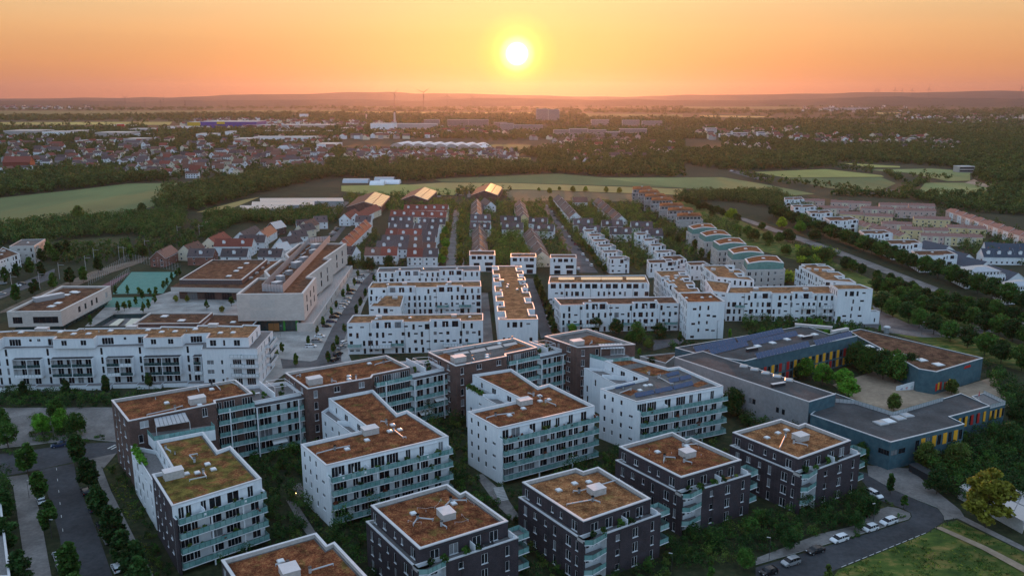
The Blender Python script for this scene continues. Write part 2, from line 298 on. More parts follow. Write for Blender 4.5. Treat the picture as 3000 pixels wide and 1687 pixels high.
def volume(rt,pts,z0,z1,wall,roof='sedum',ops=None,cop='coping',cw=.42,drop=.42,fr='frame',gl='glass',sill=True,sub=False,wname='wall',walls=None,par=True,skip=()):
    """walls with real openings, windows as parts, roof and parapet; ops: {edge: [(u centre, sill z, w, h)]}"""
    pts=[Vector(p) for p in pts]; ops=ops or {}; b=MB()
    if z0<3: keep(off(pts,.9))
    n=len(pts); zt=z1-(.06 if par else 0)
    for i in range(n):
        if i in skip: continue
        A,B=pts[i],pts[(i+1)%n]; L=(B-A).length; d=(B-A).normalized(); rz=math.atan2(d.y,d.x); oo=[]
        for o in ops.get(i,[]):
            u,v,w,h=o[:4]; q=(u-w/2,u+w/2,v,v+h)
            if q[0]>.05 and q[1]<L-.05 and q[3]<zt-.02 and not any(q[0]<e[1]+.02 and q[1]>e[0]-.02 and q[2]<e[3]+.02 and q[3]>e[2]-.02 for e in oo):
                oo.append(q); p=A+d*u; g_=o[4] if len(o)>4 else ('blind' if gl=='glass' and WR.random()<.10 else gl); s_=sill if h<2.0 or fr!='frame_dark' else False
                if sub:
                    wo=put('window',win_mesh(w,h,fr,g_,s_,'glass'),rt,(p.x,p.y,v),rz)
                    fo=bpy.data.objects.new('frame',win_mesh(w,h,fr,g_,s_,'frame')); C.objects.link(fo); fo.parent=wo
                else: put('window',win_mesh(w,h,fr,g_,s_),rt,(p.x,p.y,v),rz)
        seg_walls(b,A,B,z0,zt,oo,(walls or {}).get(i,wall))
    b.obj(wname,rt)
    if roof:
        r=MB(); inn=off(pts,-cw) if par else pts
        r.face([(p.x,p.y,z1-drop if par else z1) for p in inn],roof); r.obj('roof',rt)
        if par and roof.startswith('sedum') and cw>=.3:
            i2=off(inn,-.42); gr=MB()
            for i in range(n):
                j=(i+1)%n; gr.face([(inn[i].x,inn[i].y,z1-drop+.015),(inn[j].x,inn[j].y,z1-drop+.015),(i2[j].x,i2[j].y,z1-drop+.015),(i2[i].x,i2[i].y,z1-drop+.015)],'gravel_roof')
            gr.obj('gravel_strip',rt)
        if par:
            q=MB(); o2=off(pts,.05)
            for i in range(n):
                j=(i+1)%n
                a,b_,c,d_=o2[i],o2[j],inn[j],inn[i]
                q.face([(a.x,a.y,z1),(b_.x,b_.y,z1),(c.x,c.y,z1),(d_.x,d_.y,z1)],cop)
                q.face([(a.x,a.y,z1-.22),(b_.x,b_.y,z1-.22),(b_.x,b_.y,z1),(a.x,a.y,z1)],cop)
                q.face([(d_.x,d_.y,z1),(c.x,c.y,z1),(c.x,c.y,z1-drop-.02),(d_.x,d_.y,z1-drop-.02)],wall if wall!='brick' and wall!='brick_dark' else 'concrete')
            q.obj('parapet',rt)
    return pts
def grid(pts,e,fl,cols,z0=0,fh=3.0,u0=None):
    """openings on edge e: cols = [(fraction or metres, w, h, sill)], fl = iterable of storeys"""
    L=(Vector(pts[(e+1)%len(pts)])-Vector(pts[e])).length; r=[]
    for f in fl:
        for c in cols:
            u=c[0]*L if c[0]<=1 else c[0]
            r.append((u,z0+f*fh+c[3],c[1],c[2])+tuple(c[4:]))
    return r
def mixed(pts,e,floors,seed,z0=0,fh=3.0,pitch=2.6,dense=.9,tall=.5):
    """the irregular openings of the modern white blocks"""
    rr=random.Random(seed); L=(Vector(pts[(e+1)%len(pts)])-Vector(pts[e])).length; n=max(1,int(L/pitch)); r=[]
    cols=[rr.random() for _ in range(n)]
    for f in floors:
        for i in range(n):
            if rr.random()>dense: continue
            u=(i+.5)*L/n; t=cols[i] if rr.random()<.7 else rr.random()
            if t<tall: w,h,s=.95,2.2,.15
            elif t<tall+.22: w,h,s=1.5,.65,1.2
            elif t<tall+.36: w,h,s=1.9,2.2,.15
            else: w,h,s=1.2,1.35,.9
            r.append((u+rr.uniform(-.25,.25),z0+f*fh+s,w,h))
    return r
def railing(parent,pl,z,h=1.05,glass='railing_glass',name='railing',post=1.2,t=.05):
    b=MB()
    for A,B in zip(pl,pl[1:]):
        A=Vector(A); B=Vector(B); L=(B-A).length
        if L<.2: continue
        n=max(1,round(L/post)); d=(B-A)/L
        for i in range(n):
            p=A+d*(L*i/n+.05); q=A+d*(L*(i+1)/n-.05); c=(p+q)/2
            b.box((c.x,c.y,z-.12),((q-p).length,t,h+.12),'railing_glass_pale' if glass=='railing_glass' and WR.random()<.3 else glass,math.atan2(d.y,d.x))
        c=(A+B)/2; b.box((c.x,c.y,z+h+.004),(L+.04,.07,.05),'railing_frame',math.atan2(d.y,d.x))
        for i in range(n+1):
            p=A+d*(L*i/n); b.box((p.x,p.y,z-.15),(.06,.08,h+.15),'railing_frame',math.atan2(d.y,d.x))
    return b.obj(name,parent)
def balcony(rt,A,B,z,dep,glass='railing_glass',slab='white',h=1.05,sides=True,th=.22,uout=0):
    """slab along A->B (outside on the right hand side), parapet of glass round it"""
    A=Vector(A); B=Vector(B); d=(B-A).normalized(); n=Vector((d.y,-d.x)); A2=A+n*dep; B2=B+n*dep
    b=MB(); b.prism([A+n*.01,A2,B2,B+n*.01],z-th,z,slab,'terrace',True); o=b.obj('balcony',rt)
    i=.1; pl=[A2+d*i-n*i,B2-d*i-n*i]
    if sides: pl=[A+d*i]+pl+[B-d*i]
    railing(o,pl,z,h,glass); return o
def band(rt,pts,e,zs,dep,u0=0,u1=None,**k):
    A=Vector(pts[e]); B=Vector(pts[(e+1)%len(pts)]); d=(B-A).normalized(); L=(B-A).length
    for z in zs: balcony(rt,A+d*u0,A+d*(u1 if u1 else L),z,dep,**k)
# roof furniture, all parts of their building
def skylight(rt,p,z,s=1.2,rz=0,m='dome'):
    b=MB(); b.box((p.x,p.y,z),(s*1.15,s*1.15,.3),'concrete',rz); b.box((p.x,p.y,z+.3),(s,s,.16),m,rz,.86); b.box((p.x,p.y,z+.46),(s*.86,s*.86,.1),m,rz,.55); b.obj('skylight',rt)
def rbox(rt,p,z,w,d,h,rz=0,m='concrete',name='lift_housing'):
    b=MB(); b.box((p.x,p.y,z),(w,d,h),m,rz); b.box((p.x,p.y,z+h),(w+.16,d+.16,.09),'coping',rz); b.obj(name,rt)
def duct(rt,pl,z,r=.16,m='metal'):
    b=MB(); P=[(p.x,p.y,z+.45) for p in pl]; b.tube(P,r,m); b.cyl((pl[0].x,pl[0].y,z),(pl[0].x,pl[0].y,z+1.1),.28,.28,m); b.cyl((pl[0].x,pl[0].y,z+1.1),(pl[0].x,pl[0].y,z+1.3),.4,.34,'metal_dark')
    for p in pl[1:]: b.cyl((p.x,p.y,z),(p.x,p.y,z+.5),.09,.09,m)
    b.obj('vent_duct',rt)
def vent(rt,p,z): 
    b=MB(); b.cyl((p.x,p.y,z),(p.x,p.y,z+.7),.14,.14,'metal'); b.cyl((p.x,p.y,z+.7),(p.x,p.y,z+.85),.24,.2,'metal_dark'); b.obj('roof_vent',rt)
def cen(pts): return sum((Vector(p) for p in pts),Vector((0,0)))/len(pts)
# ------------------------------------------------------------------ trees
def np_mesh(name,v,nq,mats,mi=None,k=4):
    me=bpy.data.meshes.new(name); me.vertices.add(len(v)); me.vertices.foreach_set('co',v.astype(np.float32).ravel())
    me.loops.add(nq*k); me.loops.foreach_set('vertex_index',np.arange(nq*k,dtype=np.int32))
    me.polygons.add(nq); me.polygons.foreach_set('loop_start',np.arange(0,nq*k,k,dtype=np.int32)); 
    if mi is not None: me.polygons.foreach_set('material_index',mi.astype(np.int32))
    for m in mats: me.materials.append(M[m])
    me.update(calc_edges=True); me.validate(); return me
def leaf_quads(rs,cen_,size):
    n=len(cen_); a=rs.normal(size=(n,3)); a/=np.linalg.norm(a,axis=1)[:,None]; b=rs.normal(size=(n,3)); b=np.cross(a,b); b/=np.linalg.norm(b,axis=1)[:,None]; c=np.cross(a,b)
    s=(size*rs.uniform(.6,1.35,n))[:,None] if np.isscalar(size) else (size*rs.uniform(.6,1.35,n))[:,None]
    return np.stack([cen_-b*s*.5-c*s*.35,cen_+b*s*.5-c*s*.2,cen_+b*s*.3+c*s*.5,cen_-b*s*.45+c*s*.4],1).reshape(-1,3)
def prof(kind,t):                                          # crown radius against height 0..1
    if kind=='round': return np.sqrt(np.clip(1-(2*t-.95)**2,0.02,1))
    if kind=='column': return np.clip(np.sin(np.pi*np.clip(t*.86+.1,0,1))**.75,.05,1)*(1-.35*t)
    if kind=='cone': return np.clip((1-t)**.75*1.1,.03,1)*np.clip(t*6+.35,0,1)
    return np.sqrt(np.clip(1-(2*t-.8)**2*.75,0.02,1))*(1-.15*t)
def crown_pts(rs,kind,n,w,h,z0,lobes):
    t=rs.beta(1.5,1.6,lobes); ang=rs.uniform(0,2*np.pi,lobes); rad=prof(kind,t)*w/2*np.sqrt(rs.uniform(.12,.80,lobes))
    lc=np.stack([np.cos(ang)*rad,np.sin(ang)*rad,z0+t*h],1); lr=w*rs.uniform(.15,.27,lobes)*(1.0 if kind in('round','broad') else .62 if kind=='tall' else .8)
    i=rs.integers(0,lobes,n); d=rs.normal(size=(n,3)); d/=np.linalg.norm(d,axis=1)[:,None]
    return lc[i]+d*(lr[i]*rs.uniform(.55,1.08,n))[:,None]*np.array([1,1,.8 if kind!='column' else 1.1])
TREE={}
def tree_meshes(kind,leaf,v):
    k=(kind,leaf,v)
    if k in TREE: return TREE[k]
    rs=np.random.default_rng(v*17+len(kind)*5+3); dims={'round':(6.4,6.2,2.0,34,3600),'column':(3.5,6.6,1.6,30,2900),'cone':(2.3,4.6,1.2,20,1500),'broad':(8.2,7.8,2.0,46,5200),'tall':(6.0,9.0,1.8,70,8000)}[kind]
    w,h,z0,lo,n=dims; p=crown_pts(rs,kind,n,w,h,z0,lo); q=leaf_quads(rs,p,.42 if kind!='broad' else .46)
    cm=np_mesh('crown',q,n,[leaf])
    b=MB(); r=.17 if kind=='round' else .2 if kind=='broad' else .1; rr=random.Random(v)
    lean=rr.uniform(-.15,.15); b.cyl((0,0,-.1),(lean,lean*.5,z0+h*.45),r,r*.55,'bark',7)
    for i in range(6):
        a=i*1.05+rr.random(); zz=z0+h*(.02+.07*i); l=w*rr.uniform(.22,.36); b.cyl((lean*.5,lean*.2,zz),(math.cos(a)*l,math.sin(a)*l,zz+h*.25),r*.5,r*.15,'bark',5)
    TREE[k]=(cm,b.mesh('trunk'),z0+h); return TREE[k]
NT=[0]
def tree(p,h,label,kind='round',leaf='leaf',group=None,w=1.0,name=None,z=0,cat='tree'):
    cm,tm,H=tree_meshes(kind,leaf,NT[0]%4); NT[0]+=1; k=h/H; rz=R.uniform(0,6.28)
    r=root(name or {'round':'broadleaf_tree','column':'columnar_tree','cone':'young_tree','broad':'spreading_tree','tall':'maple_tree'}[kind],label,cat,(p[0],p[1],z),group)
    put('trunk',tm,r,(p[0],p[1],z),rz,(k,k,k)); put('crown',cm,r,(p[0],p[1],z),rz,(k*w*R.uniform(.93,1.08),k*w*R.uniform(.93,1.08),k)); return r
def row(c,pts,h,label,kind='round',leaf='leaf',group=None,w=1.0,start=1):
    """label has %s for the ordinal word"""
    for i,q in enumerate(pts):
        x,y=q[0],q[1]; hh=(q[2] if len(q)>2 else h)*R.uniform(.93,1.07); lf=q[3] if len(q)>3 else leaf
        tree(g(c,x,y),hh,label%od(i+start),kind,lf,group,w)
def between(c,a,b,n,jit=.0,off_=0.0):                     # n pixel points evenly spaced ON THE GROUND from a to b
    A=g(c,*a); B=g(c,*b); P=[]; x0,y0,s=CR[c]
    for i in range(n):
        p=A+(B-A)*(i/(n-1))+Vector((R.uniform(-jit,jit),R.uniform(-jit,jit))); P.append(p)
    return P
def grow(P,h,label,kind='round',leaf='leaf',group=None,w=1.0,start=1,vary=.08):
    for i,p in enumerate(P):
        lf=leaf if isinstance(leaf,str) else leaf[i%len(leaf)]
        tree(p,h*R.uniform(1-vary,1+vary),label%od(i+start),kind,lf,group,w)
# low-detail planting kept in one mesh each, many small leaf clumps
class Mass:
    def __init__(s,seed): s.q=[]; s.m=[]; s.rs=np.random.default_rng(seed)
    def add(s,p,h,w,n,leaf,mi=0,kind='round',z=0,low=.12):
        rs=s.rs; c=crown_pts(rs,kind,n,w,h*(1-low),h*low,max(4,int(n/14))); c[:,0]+=p[0]; c[:,1]+=p[1]; c[:,2]=np.maximum(c[:,2],.05)+z
        s.q.append(leaf_quads(rs,c,leaf)); s.m.append(np.full(n,mi))
    def build(s,name,mats,kind='stuff'):
        if not s.q: return
        q=np.concatenate(s.q); m=np.concatenate(s.m); o=bpy.data.objects.new(name,np_mesh(name,q,len(m),mats,m)); C.objects.link(o)
        if kind: o['kind']=kind
        return o
def inpoly(p,poly):
    x,y=p[0],p[1]; r=False; j=len(poly)-1
    for i in range(len(poly)):
        xi,yi=poly[i][0],poly[i][1]; xj,yj=poly[j][0],poly[j][1]
        if (yi>y)!=(yj>y) and x<(xj-xi)*(y-yi)/(yj-yi)+xi: r=not r
        j=i
    return r
def blocked(p):
    for q,x0,x1,y0,y1 in FOOT:
        if x0<=p[0]<=x1 and y0<=p[1]<=y1 and inpoly(p,q): return True
    return False
# ------------------------------------------------------------------ cars
def car_parts(kind,paint):
    L,st={'hatch':(4.2,[(-2.1,.45,.62,.62),(-1.98,.3,.90,.92),(-1.75,.2,.98,1.32),(-1.2,.2,.98,1.46),(-.1,.2,.96,1.49),(.55,.2,.94,1.42),(1.25,.2,.90,.93),(1.85,.25,.78,.79),(2.08,.4,.6,.6)]),
          'wagon':(4.7,[(-2.35,.45,.66,.66),(-2.25,.3,.94,.98),(-2.0,.2,1.0,1.38),(-1.4,.2,1.0,1.47),(-.1,.2,.98,1.48),(.6,.2,.96,1.40),(1.4,.2,.92,.95),(2.05,.25,.80,.81),(2.35,.4,.6,.6)]),
          'suv':(4.5,[(-2.25,.5,.75,.75),(-2.15,.35,1.05,1.1),(-1.9,.28,1.1,1.58),(-1.2,.28,1.1,1.68),(0,.28,1.08,1.69),(.65,.28,1.06,1.6),(1.35,.28,1.04,1.07),(1.95,.3,.95,.96),(2.25,.45,.7,.7)]),
          'sedan':(4.6,[(-2.3,.45,.7,.7),(-2.2,.3,.95,.96),(-1.6,.2,.98,1.0),(-1.0,.2,.98,1.40),(-.1,.2,.96,1.43),(.55,.2,.94,1.36),(1.3,.2,.92,.94),(1.95,.25,.78,.79),(2.28,.4,.6,.6)])}[kind]
    body=MB(); gl=MB(); S=[]
    for i,(x,z0,zb,zr) in enumerate(st):
        e=.88 if i in(0,len(st)-1) else .97 if i in (1,len(st)-2) else 1; w=.9*e; wr=.70 if zr-zb>.15 else w*.93
        S.append([(x,-w*.96,z0),(x,-w,(z0+zb)/2),(x,-w*.97,zb),(x,-wr,zr),(x,wr,zr),(x,w*.97,zb),(x,w,(z0+zb)/2),(x,w*.96,z0)])
    for i,(P,Q) in enumerate(zip(S,S[1:])):
        a,b=st[i],st[i+1]; cab=(a[3]-a[2]>.15)or(b[3]-b[2]>.15)
        for j in range(7):
            f=[P[j],P[j+1],Q[j+1],Q[j]]
            side=j in(2,4) and cab; scr=j==3 and (a[3]-a[2]>.15)!=(b[3]-b[2]>.15)
            if side or scr:
                gl.face(f,'glass')
            else: body.face(f,paint)
        body.face([P[7],P[0],Q[0],Q[7]],'metal_dark')
    body.face(list(reversed(S[0])),paint); body.face(S[-1],paint)
    for x in(-.75,.02,):                                  # door pillars
        for s in(-1,1): gl.box((x,s*.79,1.0),(.09,.16,.36),paint)
    for s in(-1,1): body.box((.78,s*1.0,.93),(.14,.16,.12),paint)
    wh=MB(); r=.33
    wh.cyl((0,-.11,0),(0,.11,0),r,r,'tyre',14); wh.cyl((0,-.125,0),(0,-.10,0),r*.62,r*.62,'rim',10); wh.cyl((0,.10,0),(0,.125,0),r*.62,r*.62,'rim',10)
    hl=MB(); hl.box((0,0,0),(.22,.36,.13),'lamp_glass'); tl=MB(); tl.box((0,0,0),(.12,.22,.2),'tail_light')
    allm=MB()
    return dict(L=L,body=body.mesh('body'),win=gl.mesh('windows'),wheel=wh.mesh('wheel'),hl=hl.mesh('headlight'),tl=tl.mesh('tail_light'),zb=st[1][2])
CARS={}
def car(p,ang,label,kind='hatch',col='white',group='parked cars',parts=True,z=0.07):
    k=(kind,col)
    if k not in CARS: CARS[k]=car_parts(kind,'car_'+col)
    c=CARS[k]; a=math.radians(ang); r=root('car',label,'car',(p[0],p[1],z),group); ca,sa=math.cos(a),math.sin(a)
    W_=lambda x,y,zz: (p[0]+x*ca-y*sa,p[1]+x*sa+y*ca,z+zz)
    put('body',c['body'],r,W_(0,0,0),a); put('car_windows',c['win'],r,W_(0,0,0),a)
    for x in(-c['L']*.30,c['L']*.31):
        for s in(-.80,.80): put('wheel',c['wheel'],r,W_(x,s,.33),a)
    if parts:
        for s in(-.6,.6): put('headlight',c['hl'],r,W_(c['L']/2-.19,s,.60),a); put('tail_light',c['tl'],r,W_(-c['L']/2+.08,s*1.12,.72),a)
    return r
# ------------------------------------------------------------------ pitched-roof houses
def gable(p,ang,w,d,eave,ridge,wall,tile,label,name='house',cat='house',group=None,nw=2,fl=2,dormers=0,over=.4,chim=True,win=True,hip=0,skyl=0):
    """w along the ridge, d across it"""
    a=math.radians(ang); ca,sa=math.cos(a),math.sin(a); P=lambda x,y: Vector((p[0]+x*ca-y*sa,p[1]+x*sa+y*ca))
    r=root(name,label,cat,(p[0],p[1],0),group); pts=[P(-w/2,-d/2),P(w/2,-d/2),P(w/2,d/2),P(-w/2,d/2)]
    ops={}
    if win:
        for e in range(4):
            A,B=pts[e],pts[(e+1)%4]; dd=(B-A).normalized(); n=Vector((dd.y,-dd.x))
            if n.dot(-(A+B)/2)>-.15*((A+B)/2).length:
                L=(B-A).length; k=nw if e%2==0 else max(1,int(L/3.4))
                ops[e]=[((i+.5)*L/k,f*2.8+.85,1.1,1.25) for i in range(k) for f in range(fl) if f*2.8+2.2<eave]
                if e%2: ops[e]
    b=MB(); volume(r,pts,0,eave,wall,None,ops,par=False)
    for s in(-1,1):
        b=MB(); b.face([(*P(s*w/2,-d/2),eave),(*P(s*w/2,d/2),eave),(*P(s*w/2,0),ridge)][::s],wall); b.obj('gable_wall',r)
    if not hip:
        if win:
            for s in(-1,1):
                q=P(s*(w/2+.03),0)
                if (q-cen(pts)).dot(-q)>0: put('gable_window',win_mesh(1.0,1.1),r,(q.x,q.y,eave+.5),a+s*math.pi/2)
    rb=MB(); t=.16; k=(ridge-eave)/(d/2); ze=eave-over*k; W2=w/2+over*.7; D2=d/2+over; hx=W2-hip
    for s in(-1,1):
        q=[(*P(-W2,s*D2),ze+t),(*P(W2,s*D2),ze+t),(*P(hx,0),ridge+t),(*P(-hx,0),ridge+t)]; q=q if s<0 else q[::-1]
        rb.face(q,tile); rb.face([(x,y,z-t) for x,y,z in q][::-1],wall)
        rb.face([(*P(-W2,s*D2),ze),(*P(W2,s*D2),ze),(*P(W2,s*D2),ze+t),(*P(-W2,s*D2),ze+t)][::(1 if s<0 else -1)],'frame')
        if hip: rb.face([(*P(s*W2,-D2),ze+t),(*P(s*W2,D2),ze+t),(*P(s*hx,0),ridge+t)][::s],tile)
        else:
            for v in(-1,1): rb.face([(*P(s*W2,v*D2),ze),(*P(s*W2,0),ridge),(*P(s*W2,0),ridge+t),(*P(s*W2,v*D2),ze+t)],'frame')
    ro=rb.obj('roof',r)
    if chim:
        cb=MB(); q=P(w*.22,d*.06); cb.box((q.x,q.y,ridge-1),(.6,.5,1.7),'brick_red',a); cb.obj('chimney',ro)
    for i in range(dormers):
        u=(i+.5)/dormers*w-w/2; y=-d*.27; zb=eave+(d/2-abs(y))*k; q=P(u,y-.35); m=MB(); dw=1.9; dh=1.5
        m.prism([P(u-dw/2,y-.7),P(u+dw/2,y-.7),P(u+dw/2,y+1.6),P(u-dw/2,y+1.6)],zb-.9,zb+dh-.4,'frame')
        n=7; arc=[(math.cos(math.pi*j/(n-1))*(dw/2+.1),math.sin(math.pi*j/(n-1))*.75) for j in range(n)]
        for A_,B_ in zip(arc,arc[1:]):
            m.face([(*P(u+A_[0],y-.8),zb+dh-.45+A_[1]),(*P(u+B_[0],y-.8),zb+dh-.45+B_[1]),(*P(u+B_[0],y+1.7),zb+dh-.45+B_[1]),(*P(u+A_[0],y+1.7),zb+dh-.45+A_[1])],tile)
        m.face([(*P(u+A_[0]*.98,y-.79),zb+dh-.45+A_[1]*.97) for A_ in arc],'frame')
        do=m.obj('dormer',ro); q=P(u,y-.72)
        if win: put('window',win_mesh(1.1,1.25,sill=False),do,(q.x,q.y,zb-.55),a)
    for i in range(skyl):
        u=(i+.5)/skyl*w-w/2+R.uniform(-.5,.5); y=-d*.22; zb=eave+(d/2-abs(y))*k+t; m=MB(); hw=.45; hh=.6
        m.face([(*P(u-hw,y-hh),zb-hh*k+.05),(*P(u+hw,y-hh),zb-hh*k+.05),(*P(u+hw,y+hh),zb+hh*k+.05),(*P(u-hw,y+hh),zb+hh*k+.05)],'glass'); m.obj('roof_window',ro)
    return r
# small things on terraces
def parasol(p,z,label,closed=True,col='cloth_white',group=None):
    b=MB(); r=root('parasol',label,'parasol',(p[0],p[1],z),group)
    b.cyl((p[0],p[1],z),(p[0],p[1],z+.08),.28,.25,'concrete'); b.cyl((p[0],p[1],z+.08),(p[0],p[1],z+2.4),.03,.03,'metal',6); b.obj('pole',r)
    c=MB()
    if closed: c.cyl((p[0],p[1],z+.8),(p[0],p[1],z+1.2),.10,.17,col,8); c.cyl((p[0],p[1],z+1.2),(p[0],p[1],z+2.5),.17,.04,col,8)
    else: c.cyl((p[0],p[1],z+2.0),(p[0],p[1],z+2.5),1.5,.05,col,8,False)
    c.obj('canopy',r); return r
def table(p,z,label,rz=0,m='frame',group=None):
    r=root('patio_table',label,'table',(p[0],p[1],z),group); b=MB(); b.box((p[0],p[1],z+.70),(1.5,.85,.05),m,rz); b.obj('table_top',r)
    for sx in(-.62,.62):
        for sy in(-.34,.34):
            c=MB(); x=p[0]+sx*math.cos(rz)-sy*math.sin(rz); y=p[1]+sx*math.sin(rz)+sy*math.cos(rz); c.box((x,y,z),(.06,.06,.7),'metal',rz); c.obj('leg',r)
    return r
def chair(p,z,label,rz=0,m='furniture_dark',group=None):
    r=root('patio_chair',label,'chair',(p[0],p[1],z),group); ca,sa=math.cos(rz),math.sin(rz); Q=lambda x,y:(p[0]+x*ca-y*sa,p[1]+x*sa+y*ca)
    b=MB(); b.box((*Q(0,0),z+.42),(.5,.5,.06),m,rz); b.obj('seat',r); b=MB(); b.box((*Q(0,.24),z+.48),(.5,.05,.45),m,rz); b.obj('backrest',r)
    for x in(-.21,.21):
        for y in(-.21,.21): b=MB(); b.box((*Q(x,y),z),(.04,.04,.42),m,rz); b.obj('leg',r)
    return r
PLM={}
def plant(p,z,label,h=1.1,leaf='leaf_dark',group=None,pot='furniture_dark',name='potted_plant'):
    r=root(name,label,'plant',(p[0],p[1],z),group); b=MB(); b.cyl((p[0],p[1],z),(p[0],p[1],z+.45),.2,.28,pot,9); b.obj('pot',r)
    k=(leaf,R.randrange(3))
    if k not in PLM:
        rs=np.random.default_rng(k[1]+5); PLM[k]=np_mesh('foliage',leaf_quads(rs,crown_pts(rs,'round',260,1.1,1.0,0,9),.2),260,[leaf])
    put('foliage',PLM[k],r,(p[0],p[1],z+.35),R.uniform(0,6),(h,h,h)); return r
def street_lamp(p,label,h=5,ang=0,group='street lamps'):
    r=root('street_lamp',label,'lamp post',(p[0],p[1],0),group); b=MB(); b.cyl((p[0],p[1],0),(p[0],p[1],h),.06,.035,'metal_dark',6); b.obj('post',r)
    a=math.radians(ang); b=MB(); b.box((p[0]+.4*math.cos(a),p[1]+.4*math.sin(a),h-.02),(.8,.25,.08),'tin',a); b.obj('lamp_head',r)
ZC=[.030]
def sheet(name,polys,m,z,h=0):                            # road, paving: flat sheets a few mm apart, or kerbed slabs when h>0
    b=MB()
    for P in polys:
        P=list(P); ZC[0]+=.0042; z=ZC[0]
        if not ccw(P): P=P[::-1]
        if h: b.prism(P,z-.02,z+h,'concrete' if m!='lawn' else m,m)
        else: b.face([(p[0],p[1],z) for p in P],m)
    return struct(name,b)
# ================================================================== ground, streets, sheets
b=MB(); s=26000
for i in range(-4,4):
    for j in range(-1,7): b.face([(i*s/4,j*s/4,0),((i+1)*s/4,j*s/4,0),((i+1)*s/4,(j+1)*s/4,0),(i*s/4,(j+1)*s/4,0)],'land')
struct('ground',b)
# the built-up district stands on dark planted ground
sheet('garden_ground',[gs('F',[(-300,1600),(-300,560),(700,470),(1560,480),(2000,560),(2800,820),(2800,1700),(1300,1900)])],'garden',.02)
# ================================================================== blocks of the front rows
zW=15.7; zB=18.5
WP={1:gs('E',[(500,1060),(700,1382),(1608,1105),(1295,775),(1165,822),(1020,632),(545,725),(715,1015)],zW),
    2:gs('G',[(210,1035),(465,1250),(1705,955),(1285,692),(1185,725),(940,485),(490,572),(905,880)],zW),
    3:gs('B',[(1048,560),(1215,650),(1735,530),(1490,410),(1430,427),(1285,330),(1075,362),(1345,495)],zW),
    4:gs('C',[(475,438),(672,508),(1140,422),(900,318),(842,326),(625,265),(500,287),(725,380)],zW)}
BP={1:gs('A',[(600,498),(690,612),(1165,515),(1160,500),(1362,462),(1270,388)],zB),
    2:gs('B',[(65,352),(185,438),(530,378),(540,362),(738,322),(610,257)],zB),
    3:gs('B',[(835,240),(985,315),(1260,262),(1255,250),(1425,215),(1300,165)],zB),
    4:gs('C',[(175,155),(352,215),(665,198),(405,115)],zB)}
TP={1:gs('E',[(285,775),(500,1120)],13.0),2:gs('G',[(420,710),(705,915)],13.0),3:gs('B',[(1040,430),(1200,520)],13.0),4:gs('C',[(388,325),(560,412)],13.0)}
WL={1:'white house with a brick end wall and olive moss on its roof',2:'white L shaped house with one long roof pipe and a closed terrace parasol',
    3:'white L shaped house with a round pool tub on its terrace',4:'white apartment house with blue solar panels on its pale roof'}
BL={1:'brown brick slab house with a grey glass roofed terrace, at the left street corner',2:'brown brick slab house with an all sedum roof and one grey lift box',
    3:'brown brick slab house with rows of flat grey panels on its roof',4:'brown brick slab house with a white terrace awning'}
